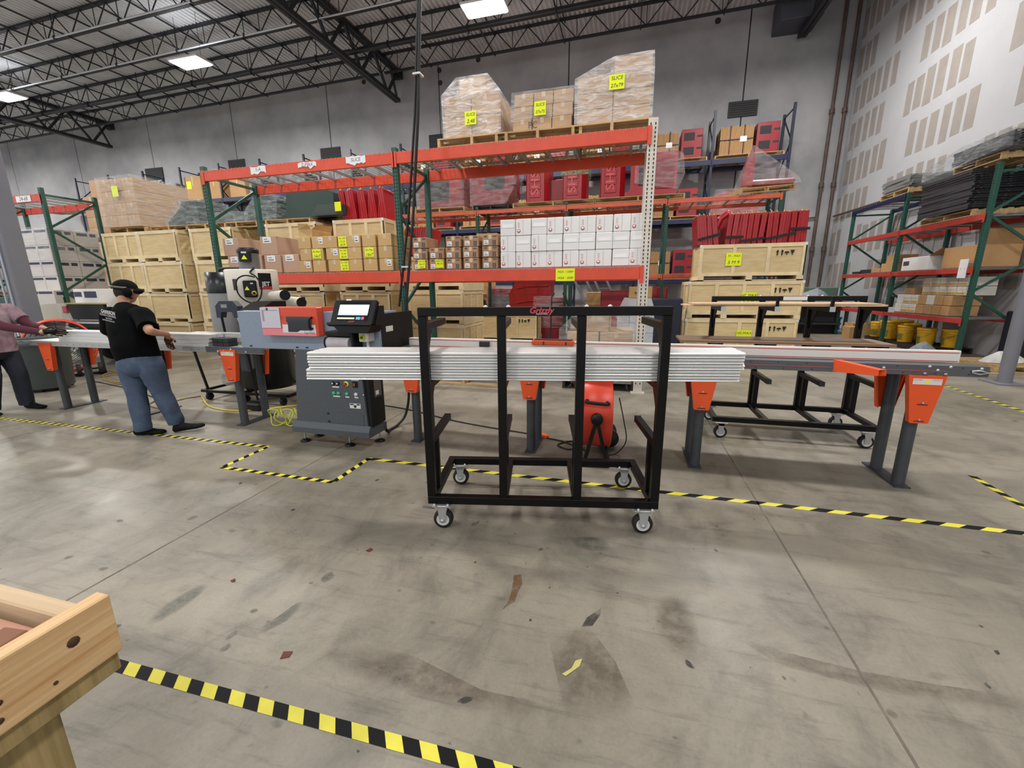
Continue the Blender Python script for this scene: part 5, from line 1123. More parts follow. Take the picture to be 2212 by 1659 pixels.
# left conveyor
cvl = thing('conveyor', 'grey conveyor left of the saw, with orange brackets and aluminium bars on it', 'conveyor', (0, 0, 0))
rl_ = MB().bb((-7.35, 3.58, .835), (-3.68, 3.592, .895)).bb((-7.35, 3.592, .882), (-3.68, 3.99, .895)).build('front_rail', m_al2, cvl); MB().bb((-7.35, 3.99, .835), (-3.68, 4.0, .895)).build('rear_rail', m_dgr, cvl)
MB().bb((-4.45, 3.572, .84), (-3.68, 3.5795, .9)).build('splice_plate', m_dgr, rl_)
hb = MB(); x = -7.2
while x < -4.5: hb.bb((x-.005, 3.5788, .86), (x+.005, 3.58, .867)); x += .11
hb.build('rail_holes', m_grille, rl_, kind='stuff')
for x, z in ((-4.28, .85), (-4.12, .85), (-4.10, .875), (-4.2, .862), (-3.9, .852)): MB().lathe([(0, -.009), (.011, -.006), (.011, 0)], (x, 3.572, z), 8, 'y').build('bolt', m_chrome, rl_)
for k, x in enumerate((-7.05, -5.68, -4.15)): leg_set(cvl, x, sticker=(k == 2))
MB().tube(curve([(-7.3, 3.57, .88), (-7.5, 3.57, .885), (-7.42, 3.57, .87), (-7.3, 3.57, .872)]), .006, 5).build('snap_hook', m_chrome, rl_)
AB = MB().prism([(0, 0), (.03, .0), (.03, .004), (.05, .004), (.05, 0), (.08, 0), (.08, .042), (.05, .042), (.05, .038), (.03, .038), (.03, .042), (0, .042), (0, .026), (.008, .024), (.008, .018), (0, .016)], 'x', -1.2, 1.2).build('aluminium_bar', m_al); tag(AB, '', 'bar')
AB2 = MB().prism([(0, 0), (.08, 0), (.08, .042), (0, .042), (0, .026), (.008, .024), (.008, .018), (0, .016)], 'x', -.62, .62).build('aluminium_bar', m_al); tag(AB2, '', 'bar')
for r in range(3):
    for c in range(2): put(AB, (-5.66+.02*r, 3.62+.082*c, .897+.043*r), 0, f'silver aluminium bar on the left conveyor, {rown[r]} layer, {("front", "back")[c]}', 'aluminium bars on the left conveyor')
    put(AB2, (-4.30, 3.80, .897+.043*r), 0, f'short aluminium bar entering the saw, {rown[r]} layer', 'short aluminium bars entering the saw')
ce = thing('end_block', 'black square-cut end pieces standing beside the aluminium bars at the saw entry', 'block', (-4.40, 3.62, .897))
for i in range(3):
    for j in range(2): MB().bb((i*.075, 0, j*.045), (i*.075+.07, .12, j*.045+.042), .002).build('square_tube', m_grille, ce)

# ================================================================ upcut saw
m_ham = mat('hammered_grey', '8592a4', .42, .1, var=.10, scale=60, bump=.15); m_hamd = mat('hammered_dark', '4c5157', .45, .1, var=.10, scale=60, bump=.15); m_sblk = mat('saw_black', '101113', .45, spec=.3)
saw = thing('cut_off_saw', 'grey industrial saw with orange guard, touch screen and button panel', 'machine', (-2.72, 3.3, 0))
def S(mb, nm, m, par=None, **k): return mb.build(nm, m, par or saw, world=True, **k)
Y0 = 3.3
cab = S(MB().prism([(-3.10, .20), (-2.30, .20), (-2.33, .95), (-3.02, .95)], 'y', Y0, 3.56), 'cabinet', m_hamd)
S(MB().prism([(Y0-.03, .125), (3.58, .125), (3.58, .2), (3.3, .235), (Y0-.03, .18)], 'x', -3.14, -2.275), 'base_skirt', m_hamd)
for x, y in ((-3.08, 3.36), (-2.56, 3.36), (-3.06, 3.54), (-2.34, 3.54)):
    f = S(MB().cyl((x, y, .02), (x, y, .13), .009, n=8), 'leveling_foot', m_chrome); S(MB().lathe([(.05, 0), (.05, .012), (.018, .03), (.0, .03)], (x, y, 0), 16), 'foot_pad', m_sblk, f)
body = S(MB().bb((-3.645, Y0, .945), (-2.10, 3.62, 1.303), .005).bb((-2.6, 3.62, .945), (-2.10, 3.9, 1.24), .005), 'saw_body', m_ham)
S(MB().bb((-2.099, Y0+.03, .95), (-2.094, 3.9, 1.285)), 'side_panel', m_sblk, body); st = S(MB().bb((-2.094, 3.40, 1.12), (-2.0925, 3.52, 1.17)), 'warning_sticker', m_gwh, body)
S(MB().add([(-2.092, 3.455, 1.125), (-2.092, 3.48, 1.125), (-2.092, 3.467, 1.148)], [(0, 1, 2)]), 'warning_triangle', m_yel, body)
eb = S(MB().bb((-2.31, Y0+.02, .22), (-2.255, 3.55, .80), .012), 'electric_box', m_sblk); S(MB().bb((-2.2549, 3.38, .5), (-2.253, 3.50, .76)), 'data_plate', mat('data_plate', '55524e', .5), eb); S(MB().bb((-2.2529, 3.40, .52), (-2.251, 3.45, .56)), 'paper_label', m_gwh, eb)
for x in (-3.53, -2.99, -2.88): S(MB().bb((x-.015, Y0-.002, .962), (x+.015, Y0, .974)), 'slot', m_sblk, body)
S(MB().prism([(3.44, 1.304), (3.8, 1.304), (3.8, 1.385), (3.62, 1.385)], 'x', -3.76, -3.52), 'rear_lid', m_sblk)
# guard door
gd = S(MB().bb((-3.285, 3.22, 1.085), (-2.665, Y0, 1.345), .006).prism([(Y0-.001, 1.345), (3.62, 1.335), (3.62, 1.29), (Y0-.001, 1.29)], 'x', -3.285, -2.665), 'guard_door', m_org2)
S(MB().bb((-3.28, 3.2165, 1.088), (-2.69, 3.2198, 1.15)), 'lower_sticker', mat('guard_pink', 'e2838c', .35), gd); S(MB().bb((-3.05, 3.2162, 1.115), (-2.69, 3.2165, 1.19)), 'white_sticker', m_gwh, gd)
wn_ = S(MB().prism([(-3.0, 1.262), (-2.765, 1.262), (-2.73, 1.238), (-2.73, 1.138), (-2.86, 1.138), (-2.89, 1.122), (-2.99, 1.122), (-2.985, 1.20), (-3.0, 1.22)], 'y', 3.2145, 3.2162), 'window', mat('guard_window', '1e2329', .08, spec=.8), gd)
pp = S(MB().bb((-3.28, 3.2145, 1.155), (-3.065, 3.217, 1.342)), 'instruction_sheet', mat('sheet_grey', 'c9c6cf', .35), gd); S(MB().bb((-3.262, 3.2138, 1.315), (-3.085, 3.2144, 1.318)), 'print_line', m_ink, gd); S(MB().bb((-3.262, 3.2138, 1.215), (-3.24, 3.2144, 1.312)), 'print_bar', mat('print_bar', '9a96a2', .5), gd); S(MB().lathe([(0, -.001), (.016, -.001), (.016, 0)], (-3.2, 3.2143, 1.329), 4, 'y'), 'print_logo', m_ink, gd)
o = text('TigerStop', .03, m_ink, gd, (0, 0, 0), shear=.2); o.location = (-2.765+2.72, 3.2158-3.3, 1.118)
for z in (1.26, 1.25, 1.24): S(MB().bb((-3.06, 3.2185, z), (-3.03, 3.2197, z+.003)), 'print_line', m_ink, gd)
S(MB().tube(curve([(-2.725, 3.22, 1.255), (-2.725, 3.185, 1.245), (-2.725, 3.18, 1.20), (-2.725, 3.185, 1.165), (-2.725, 3.22, 1.155)]), .011, 8), 'handle', m_sblk, gd)
# touch screen, built flat then leaned back
def tilt(pts_mb, c, a):
    R_ = Matrix.Rotation(a, 4, 'X'); pts_mb.V = [tuple(R_ @ Vector(v)+Vector(c)) for v in pts_mb.V]; return pts_mb
HC = (-2.255, 3.11, 1.205); HA = -math.radians(28)
sc = S(tilt(MB().bb((-.205, 0, 0), (.205, .05, .235), .006).bb((-.225, -.012, -.004), (.205, .03, .018)), HC, HA), 'touch_screen_case', m_sblk)
S(tilt(MB().bb((-.145, -.003, .045), (.155, -.0005, .215)), HC, HA), 'screen', mat('screen_black', '17181c', .15), sc)
S(tilt(MB().bb((-.138, -.0045, .105), (.15, -.003, .185)), HC, HA), 'screen_page', glow('screen_glow', 'dcebf0', .45), sc); S(tilt(MB().bb((-.138, -.0045, .088), (.15, -.003, .104)), HC, HA), 'screen_bar', glow('screen_lilac', 'b9c3e0', .45), sc)
S(tilt(MB().bb((-.138, -.0045, .052), (.03, -.003, .066)), HC, HA), 'screen_field', glow('screen_cream', 'f1e4b4', .45), sc); S(tilt(MB().bb((.045, -.0045, .048), (.088, -.003, .072)), HC, HA), 'screen_button', glow('screen_blue', '3d9fe0', .45), sc)
mb = MB().lathe([(0, -.0045), (.015, -.0045), (.015, -.003)], (.110, 0, .06), 14, 'y'); S(tilt(mb, HC, HA), 'screen_button', glow('screen_red', 'e0475c', .45), sc)
S(tilt(MB().bb((-.09, -.002, .226), (-.04, .02, .238)), HC, HA), 'white_tab', m_gwh, sc)
o = text('AMP', .03, mat('logo_redorange', 'c0442e', .5), sc, (0, 0, 0), shear=.4); p = Matrix.Rotation(HA, 4, 'X') @ Vector((-.0, -.001, .03))+Vector(HC); o.location = (p.x+2.72, p.y-3.3, p.z); o.rotation_euler = (PI/2+HA, 0, 0)
S(MB().prism([(-2.43, 1.195), (-2.06, 1.195), (-2.10, 1.135), (-2.37, 1.135)], 'y', 3.12, 3.31), 'screen_foot', m_sblk); S(MB().prism([(3.16, 1.2), (3.3, 1.2), (3.3, 1.36), (3.24, 1.36)], 'x', -2.10, -2.035), 'screen_bracket', m_sblk)
# label printer with its paper roll
lp = S(MB().bb((-2.56, 3.16, 1.10), (-2.28, 3.3, 1.14), .01).bb((-2.56, 3.25, .98), (-2.28, 3.3, 1.11), .006).bb((-2.30, 3.16, .985), (-2.275, 3.3, 1.13), .008), 'label_printer', m_sblk); S(MB().cyl((-2.545, 3.20, 1.035), (-2.325, 3.20, 1.035), .052, n=22), 'paper_roll', mat('roll_paper', 'b4aeb4', .6, var=.1, scale=12), lp)
S(MB().tube(curve([(-2.575, 3.2, .95), (-2.595, 3.19, 1.03), (-2.57, 3.19, 1.085), (-2.5, 3.2, 1.095)]), .007, 6), 'cable', m_sblk, lp)
es = S(MB().bb((-2.245, 3.2, 1.05), (-2.15, 3.3, 1.13), .006), 'white_switch_box', m_hub); S(MB().lathe([(0, -.012), (.026, -.012), (.026, 0)], (-2.205, 3.2, 1.09), 16, 'y'), 'yellow_ring', m_yel, es); S(MB().lathe([(0, -.022), (.013, -.022), (.013, -.012)], (-2.205, 3.2, 1.09), 12, 'y'), 'dark_button', mat('button_olive', '5d5c2e', .4), es); S(MB().cyl((-2.19, 3.25, 1.0), (-2.19, 3.25, 1.051), .012), 'cable_gland', m_hub, es)
# buttons
def btn(px, z, r, m, nm='push_button', dpt=.014): return S(MB().lathe([(0, -dpt), (r, -dpt*.8), (r, 0)], (px, Y0, z), 14, 'y'), nm, m, cab)
m_green = mat('button_green', '3fb586', .35); m_bred = mat('button_red', 'a8393a', .35)
bxs = -2.635, -2.584, -2.492, -2.395
bz1, bz2 = 0.637, 0.542
for x in bxs[:2]: btn(x, bz1, .019, m_sblk, 'gauge'); btn(x, bz1, .010, m_hub, 'gauge_face', .018); btn(x, bz2, .017, m_green)
btn(bxs[2], bz1, .026, m_yel, 'yellow_ring', .006); btn(bxs[2]-.004, bz1, .017, m_bred, 'emergency_button', .03); btn(bxs[2], bz2, .017, m_green); btn(bxs[3], bz2, .017, m_gwh)
rs_ = S(MB().bb((bxs[3]-.025, Y0-.012, bz1-.028), (bxs[3]+.025, Y0, bz1+.028), .004), 'main_switch', m_sblk, cab); S(MB().bb((bxs[3]-.008, Y0-.022, bz1-.012), (bxs[3]+.008, Y0-.012, bz1+.015)), 'switch_knob', m_bred, cab)
for x, z, w in ((bxs[3], bz1+.045, .075), ((bxs[0]+bxs[1])/2, bz1-.034, .075), ((bxs[0]+bxs[1])/2, bz2-.03, .075), (bxs[2], bz2-.03, .04), (bxs[3], bz2-.03, .04)): S(MB().bb((x-w/2, Y0-.002, z-.006), (x+w/2, Y0, z+.006)), 'name_plate', m_gwh, cab)
x, z = -2.417, 0.429; ws = S(MB().bb((x-.058, Y0-.002, z-.024), (x+.058, Y0, z+.024)), 'warning_sticker', m_gwh, cab); S(MB().bb((x-.052, Y0-.003, z+.008), (x-.015, Y0-.002, z+.02)), 'print_line', m_sblk, cab); S(MB().bb((x+.018, Y0-.003, z+.008), (x+.05, Y0-.002, z+.02)), 'print_line', m_sblk, cab); S(MB().lathe([(0, -.003), (.014, -.003), (.014, -.002)], (x, Y0, z-.004), 12, 'y'), 'print_dot', m_sblk, cab)
S(MB().lathe([(0, -.006), (.007, -.006), (.007, 0)], (-2.317, Y0, 0.541), 8, 'y'), 'lock', m_chrome, cab)
S(MB().bb((-2.71, Y0-.004, .24), (-2.335, Y0, .352), .002), 'lower_door', m_hamd, cab)
for z in (.255, .335): S(MB().bb((-2.735, Y0-.006, z-.006), (-2.71, Y0, z+.006)), 'hinge', m_sblk, cab)

# ================================================================ dust extractor
m_beige = mat('extractor_beige', 'd2ccbf', .4, var=.03, scale=2); m_can = mat('filter_grey', '8f9092', .6, var=.06, scale=30, stretch=(8, 8, .2)); m_cantop = mat('filter_top', '1e2126', .3, .3)
de = thing('dust_extractor', 'beige two-tank dust extractor on a black wheeled frame behind the left conveyor', 'machine', (-4.9, 4.75, 0))
def D(mb, nm, m, par=None): return mb.build(nm, m, par or de, world=True)
cy = D(MB().lathe([(.29, 1.34), (.31, 1.38), (.31, 1.75), (.30, 1.765), (0, 1.765)], (-4.90, 4.75, 0), 32).lathe([(.2, .95), (.29, 1.34)], (-4.90, 4.75, 0), 28), 'cyclone', m_beige)
D(MB().lathe([(.125, 1.76), (.125, 1.97), (.12, 2.02), (.1, 2.035), (0, 2.035)], (-4.91, 4.75, 0), 24), 'motor', mat('motor_grey', '6c6e70', .4, .2))
def DR(mb, nm, m, par=None, a=.70):
    """part modelled facing -y at the cyclone axis, then turned about that axis"""
    R_ = Matrix.Rotation(a, 4, 'Z'); mb.V = [tuple(R_ @ Vector(v)+Vector((-4.90, 4.75, 0))) for v in mb.V]; return D(mb, nm, m, par)
mo = DR(MB().bb((-.07, -.185, 1.86), (.07, -.115, 2.0), .01), 'motor_box', m_sblk, None, .5); DR(MB().add([(-.035, -.187, 1.89), (.035, -.187, 1.89), (0, -.187, 1.945)], [(0, 1, 2)]), 'warning_triangle', m_yel, mo, .5); DR(MB().bb((-.03, -.188, 1.965), (.03, -.185, 1.985)), 'sticker', m_gwh, mo, .5); D(MB().lathe([(.127, 1.975), (.13, 1.98), (.13, 2.02), (.105, 2.045), (0, 2.045)], (-4.91, 4.75, 0), 24), 'motor_cap', m_sblk)
ca_ = D(MB().lathe([(.195, .68), (.195, 1.46)], (-5.47, 4.80, 0), 28), 'filter_canister', m_can); D(MB().lathe([(.197, 1.46), (.199, 1.47), (.199, 1.74), (0, 1.745)], (-5.47, 4.80, 0), 28), 'canister_top', m_cantop, ca_); D(MB().lathe([(.17, .58), (.18, .60), (.195, .68)], (-5.47, 4.80, 0), 28), 'canister_base', m_leg, ca_); D(MB().lathe([(.18, .54), (.185, .55), (.185, .575), (.18, .585)], (-5.47, 4.80, 0), 24), 'clamp_ring', m_chrome, ca_)
D(MB().lathe([(.17, .55), (.19, .4), (.20, .2), (.16, .16), (0, .155)], (-5.47, 4.80, 0), 20), 'dust_bag', film('dust_bag', 'e6e6e6', .4))
D(MB().lathe([(0, .17), (.33, .17), (.345, .2), (.345, .86), (.36, .87), (.36, .9), (.22, .95)], (-4.86, 4.78, 0), 30), 'drum', mat('drum_black', '0d0d0f', .3))
def on_cyl(a0, a1, z0, z1, r, nm, m, n=6):
    mb = MB(); P = lambda a, z: (-4.90+r*math.sin(a), 4.75-r*math.cos(a), z)
    for k in range(n): b0, b1 = a0+(a1-a0)*k/n, a0+(a1-a0)*(k+1)/n; mb.quad(P(b0, z0), P(b1, z0), P(b1, z1), P(b0, z1))
    return D(mb, nm, m)
bd_ = on_cyl(1.02, 1.56, 1.52, 1.715, .313, 'badge', m_sblk); on_cyl(1.02, 1.56, 1.505, 1.545, .3135, 'badge_red', m_bred)
o = text('JET', .075, m_gwh, bd_, (0, 0, 0), bold=.002); a = 1.29; o.location = (-4.90+.316*math.sin(a)+4.9, 4.75-.316*math.cos(a)-4.75, 1.575); o.rotation_euler = (PI/2, 0, a)
on_cyl(.02, .2, 1.50, 1.64, .313, 'red_sticker', mat('sticker_dark', '3a2527', .5))
cb = DR(MB().bb((-.075, -.385, 1.41), (.075, -.311, 1.62), .012), 'control_box', m_sblk); DR(MB().add([(-.058, -.387, 1.50), (-.005, -.387, 1.50), (-.032, -.387, 1.55)], [(0, 1, 2)]), 'warning_triangle', m_yel, cb); DR(MB().lathe([(.018, -.405), (.03, -.40), (.03, -.385)], (.04, 0, 1.46), 16, 'y'), 'yellow_ring', mat('ring_ochre', 'b79a3a', .5), cb); DR(MB().lathe([(0, -.405), (.018, -.405)], (.04, 0, 1.46), 12, 'y'), 'start_button', m_sblk, cb); DR(MB().bb((.01, -.388, 1.575), (.04, -.3855, 1.59)), 'sticker', m_gwh, cb)
DR(MB().tube(curve([(.07, -.38, 1.66), (-.04, -.39, 1.68), (-.13, -.40, 1.62), (-.14, -.40, 1.48), (-.08, -.40, 1.38), (.02, -.40, 1.34), (.10, -.39, 1.40), (.13, -.38, 1.55), (.08, -.37, 1.67), (.02, -.33, 1.72), (.07, -.30, 1.78)]), .010, 6), 'cable', m_sblk, cb)
for (p0, p1) in (((-4.5, 4.65, 1.42), (-4.00, 4.32, 1.435)), ((-4.45, 4.75, 1.36), (-3.86, 4.42, 1.345))):
    pi_ = D(MB().cyl(p0, p1, .062, n=18, caps=False), 'inlet_pipe', m_beige); v = (Vector(p1)-Vector(p0)).normalized(); D(MB().cyl(Vector(p1)-v*.01, Vector(p1)-v*.005, .057, n=18), 'pipe_bore', m_sblk, pi_)
fr_ = MB()
for a, b in (((-5.7, 4.42, .13), (-4.25, 4.42, .13)), ((-5.7, 5.1, .13), (-4.25, 5.1, .13)), ((-5.7, 4.42, .13), (-5.7, 5.1, .13)), ((-4.25, 4.42, .13), (-4.25, 5.1, .13)), ((-5.0, 4.42, .13), (-5.0, 5.1, .13))): fr_.bar(a, b, .035, .035)
fr_ = D(fr_, 'frame', m_sblk)
D(MB().tube(curve([(-5.62, 4.45, .14), (-5.72, 4.42, .72), (-5.68, 4.42, .78), (-5.3, 4.44, .78)]), .018, 8), 'frame_loop', m_sblk, fr_); D(MB().tube(curve([(-5.58, 5.05, .14), (-5.72, 5.0, 1.3), (-5.72, 5.0, 1.72), (-5.66, 4.98, 1.80), (-5.2, 4.9, 1.80)]), .018, 8), 'push_handle', m_sblk, fr_)
for x, y in ((-5.0, 4.9), (-4.35, 4.9)): D(MB().bar((x, y+.15, .14), (x, y+.12, 1.4), .035, .035), 'support_post', m_sblk, fr_)
for x, y in ((-5.6, 4.44), (-4.35, 4.44), (-5.6, 5.08), (-4.3, 5.08), (-4.95, 4.43)): c = D(MB().bb((x-.02, y-.03, .06), (x+.02, y+.03, .115)), 'caster', m_sblk, fr_); 
for x, y in ((-5.6, 4.44), (-4.35, 4.44), (-5.6, 5.08), (-4.3, 5.08), (-4.95, 4.43)): D(MB().lathe([(.012, -.018), (.05, -.018), (.05, .018), (.012, .018)], (x, y, .05), 14, 'x', True), 'wheel', m_tyre, fr_)
# handle of a stand-up floor cleaner in front of the canister
fc = thing('floor_cleaner', 'dark blue loop handle on two black stems before the grey filter canister', 'cleaner', (-4.78, 4.12, 0))
hx = -4.792, -4.510; hz = 1.374
D2 = lambda mb, nm, m, par=None: mb.build(nm, m, par or fc, world=True)
D2(MB().prism([(hx[0]-.03, hz-.2), (hx[0]-.03, hz-.06), (hx[0]+.04, hz), (hx[1]-.04, hz), (hx[1]+.02, hz-.06), (hx[1]+.02, hz-.2), (hx[1]-.05, hz-.2), (hx[1]-.07, hz-.13), (hx[0]+.05, hz-.13), (hx[0]+.03, hz-.2)], 'y', 4.08, 4.16), 'handle', mat('handle_navy', '2a3040', .5)); D2(MB().bb((hx[0]+.06, 4.077, hz-.08), (hx[0]+.15, 4.08, hz-.04)), 'handle_plate', m_can)
for x in hx: D2(MB().cyl((x, 4.12, hz-.2), (x+.06, 4.14, .14), .014, n=8), 'stem', m_sblk)
D2(MB().bb((hx[0]+.12, 4.1, .0), (hx[1]+.10, 4.25, .10), .02), 'base', m_sblk); D2(MB().bb((hx[0]+.08, 4.13, .5), (hx[1]+.02, 4.24, .95), .04), 'tank', mat('tank_grey', '5b5f66', .5))

# ================================================================ people
def skin(name, V, edges, root, m, lv=2):
    """one continuous surface grown over a skeleton: V = {joint: (pos, rx, ry)}"""
    keys = list(V); me = bpy.data.meshes.new(name); me.from_pydata([V[k][0] for k in keys], [(keys.index(a), keys.index(b)) for a, b in edges], []); o = bpy.data.objects.new(name, me); COL.objects.link(o)
    o.modifiers.new('s', 'SKIN'); 
    if not me.skin_vertices: me.attributes.new('x', 'FLOAT', 'POINT')
    for i, k in enumerate(keys): sv = me.skin_vertices[0].data[i]; sv.radius = (V[k][1], V[k][2]); sv.use_root = (k == root)
    o.modifiers['s'].use_smooth_shade = True; sb = o.modifiers.new('d', 'SUBSURF'); sb.levels = lv; sb.render_levels = lv
    dg = bpy.context.evaluated_depsgraph_get(); m2 = bpy.data.meshes.new_from_object(o.evaluated_get(dg)); bpy.data.objects.remove(o); bpy.data.meshes.remove(me)
    mb = MB(); mb.sm = True; mb.add([v.co[:] for v in m2.vertices], [list(p.vertices) for p in m2.polygons]); bpy.data.meshes.remove(m2)
    return mb
def loft(rings, n=20):
    """closed tube through rings (centre, half width along ax, half depth, ax, exponent)"""
    mb = MB(); mb.sm = True; vs = []; m = len(rings)
    for k, (c, rx, ry, ax) in enumerate(rings):
        c = Vector(c); d = (Vector(rings[min(k+1, m-1)][0])-Vector(rings[max(k-1, 0)][0])).normalized(); ax = Vector(ax); ax = (ax-d*ax.dot(d)).normalized(); ay = d.cross(ax)
        for i in range(n): t = 2*PI*i/n; vs.append(c+ax*(rx*math.cos(t))+ay*(ry*math.sin(t)))
    mb.add(vs, [(j*n+i, j*n+(i+1) % n, (j+1)*n+(i+1) % n, (j+1)*n+i) for j in range(m-1) for i in range(n)]); mb.add(vs[:n], [tuple(range(n))]); mb.add(vs[-n:], [tuple(range(n))])
    return mb
def smooth(pts, sub=4):
    """Catmull-Rom through (pos, rx, ry)"""
    P = [list(p[0])+[p[1], p[2]] for p in pts]; out = []
    for i in range(len(P)-1):
        a, b, c, d = P[max(i-1, 0)], P[i], P[i+1], P[min(i+2, len(P)-1)]
        for k in range(sub): t = k/sub; out.append([.5*(2*b[q]+(-a[q]+c[q])*t+(2*a[q]-5*b[q]+4*c[q]-d[q])*t*t+(-a[q]+3*b[q]-3*c[q]+d[q])*t**3) for q in range(5)])
    out.append(P[-1]); return out
def cloth(pts, ax, wr=.0, seed=1, n=22):
    r = random.Random(seed); R = smooth(pts); return loft([((q[0], q[1], q[2]), q[3]*(1+r.uniform(-wr, wr)), q[4]*(1+r.uniform(-wr, wr)), ax) for q in R], n)
def mid(a, b, t, dz=0.0): v = Vector(a).lerp(Vector(b), t); return (v.x, v.y, v.z+dz)
def ellipsoid(c, r, rot=None, n=20, m=14, f=None):
    mb = MB(); mb.sm = True; vs = []; M = rot or Matrix.Identity(3)
    for j in range(m+1):
        ph = PI*j/m
        for i in range(n):
            t = 2*PI*i/n; v = Vector((math.sin(ph)*math.cos(t), math.sin(ph)*math.sin(t), math.cos(ph)))
            if f: v = f(v)
            v = Vector((v.x*r[0], v.y*r[1], v.z*r[2])); vs.append(M @ v+Vector(c))
    mb.add(vs, [(j*n+i, (j+1)*n+i, (j+1)*n+(i+1) % n, j*n+(i+1) % n) for j in range(m) for i in range(n)])
    return mb
def head_shape(v):
    # face looks along +y: narrower jaw, flat face, nose bump, eye sockets
    x, y, z = v
    if z < 0: k = 1+.28*z; x *= k; y *= (1+.10*z)
    if y > 0:
        w = math.exp(-((x/.16)**2))*math.exp(-(((z+.08)/.20)**2)); y += .20*w*(1 if z < .08 else .6)      # nose
        for s in (-1, 1): y -= .07*math.exp(-(((x-s*.34)/.16)**2)-(((z-.06)/.10)**2))                      # eye sockets
        y += .06*math.exp(-((x/.28)**2)-(((z+.44)/.07)**2))-.05*math.exp(-((x/.26)**2)-(((z+.52)/.035)**2))  # lips
        y += .07*math.exp(-((x/.2)**2)-(((z+.82)/.12)**2))                                                  # chin
    return Vector((x, y, z))
def add_mb(a, b, mi=0):
    o = len(a.V); a.V += b.V
    for f, s in zip(b.F, b.S): a.F.append([i+o for i in f]); a.I.append(mi); a.S.append(s)
    return a
m_skin = mat('skin', 'b88a70', .55, var=.05, scale=20); m_hair = mat('hair_dark', '1d1815', .8)
def fingers(V, E, wrist, palm_end, side, nrm, curl, s=1.0):
    """palm and five fingers; side: thumb side direction; nrm: palm normal (towards which fingers curl)"""
    w = Vector(wrist); p = Vector(palm_end); d = (p-w).normalized(); sd = Vector(side).normalized(); nm = Vector(nrm).normalized()
    V['palm'] = (tuple(w+(p-w)*.55), .036*s, .022*s); E.append(('wrist', 'palm')); V['knuckles'] = (tuple(p), .036*s, .018*s); E.append(('palm', 'knuckles'))
    for k, (off, l) in enumerate(((.030, .95), (.010, 1.08), (-.010, 1.0), (-.029, .78))):
        b = p+sd*off*s; pr = 'knuckles'
        for j in range(3):
            a = curl*(j+1); dd = d*math.cos(a)+nm*math.sin(a); b = b+dd*(.030*l*s); nm_ = f'f{k}{j}'; V[nm_] = (tuple(b), .0095*s, .0095*s); E.append((pr, nm_)); pr = nm_
    b = w+(p-w)*.35+sd*.03*s; V['t0'] = (tuple(b), .013*s, .013*s); E.append(('palm', 't0')); b = b+(sd*.6+d*.6+nm*.35).normalized()*.035*s; V['t1'] = (tuple(b), .011*s, .011*s); E.append(('t0', 't1')); b = b+(d*.8+nm*.5).normalized()*.028*s; V['t2'] = (tuple(b), .010*s, .010*s); E.append(('t1', 't2'))
def shoe(a, d, L_=.29, m=None, h=.1, pitch=0.0):
    """low shoe: heel at a, pointing along d"""
    d = Vector(d).normalized(); sd = Vector((-d.y, d.x, 0)); up = Vector((0, 0, 1)); a = Vector(a); mb = MB(); mb.sm = True; n = 12; rings = []
    for (t, w, hh, z0) in ((0, .028, .055, .012), (.03, .038, .095, .0), (.3, .042, .10, 0), (.5, .045, .075, 0), (.75, .05, .055, 0), (.92, .042, .045, .004), (1.0, .02, .028, .010)):
        c = a+d*(t*L_); ring = []
        for i in range(n):
            q = 2*PI*i/n; x = w*math.cos(q); z = z0+(hh*(.5+.5*math.sin(q))); x *= (1.0 if math.sin(q) < .2 else 1-.35*math.sin(q)); ring.append(c+sd*x+up*(z+t*pitch))
        rings.append(ring)
    for r in rings: mb.V += [tuple(v) for v in r]
    for j in range(len(rings)-1):
        for i in range(n): mb.F.append([j*n+i, j*n+(i+1) % n, (j+1)*n+(i+1) % n, (j+1)*n+i]); mb.I.append(0); mb.S.append(True)
    mb.F.append(list(range(n))); mb.I.append(0); mb.S.append(False); mb.F.append([(len(rings)-1)*n+i for i in range(n)][::-1]); mb.I.append(0); mb.S.append(False)
    return mb
def Rz(a): return Matrix.Rotation(a, 3, 'Z')

# ---- worker in front, seen from behind
pt = thing('person', 'person in black t-shirt, jeans, black cap and ear muffs working at the left conveyor', 'person', (-4.75, 3.2, 0))
def P1(mb, nm, m, par=None): return mb.build(nm, m, par or pt, world=True)
hipc = (-4.907, 3.200, 0.822); wai = (-4.932, 3.200, 0.919); che = (-5.018, 3.240, 1.106); cheu = (-5.087, 3.280, 1.237); nek = (-5.158, 3.320, 1.365); hd = (-5.173, 3.360, 1.480)
shl = (-5.321, 3.280, 1.245); shr = (-4.818, 3.260, 1.251); elr = (-4.567, 3.120, 1.107); wrr = (-4.670, 3.360, 1.052); har = (-4.816, 3.460, 0.958); ell = (-5.626, 3.420, 1.026); wrl = (-5.682, 3.560, 0.940)
hl = (-4.992, 3.170, 0.755); hr = (-4.778, 3.200, 0.768); knl = (-4.925, 3.120, 0.425); knr = (-4.741, 3.240, 0.432); anl = (-4.870, 3.080, 0.100); anr = (-4.674, 3.280, 0.124)
V = {'pelvis': (hipc, .10, .09), 'waist': (wai, .10, .09), 'chest': (che, .11, .08), 'upper': (cheu, .08, .07), 'neck': (nek, .055, .055), 'skull': (hd, .07, .07),
     'sl': (shl, .06, .06), 'sr': (shr, .06, .06), 'er': (elr, .046, .046), 'wrist': (wrr, .028, .030), 'el': (ell, .046, .046), 'wl': (wrl, .03, .03), 'hl1': (tuple(Vector(wrl)+Vector((.05, .05, -.02))), .035, .025),
     'hpl': (hl, .07, .07), 'hpr': (hr, .07, .07), 'kl': (knl, .05, .05), 'kr': (knr, .05, .05), 'al': (anl, .038, .038), 'ar': (anr, .038, .038)}
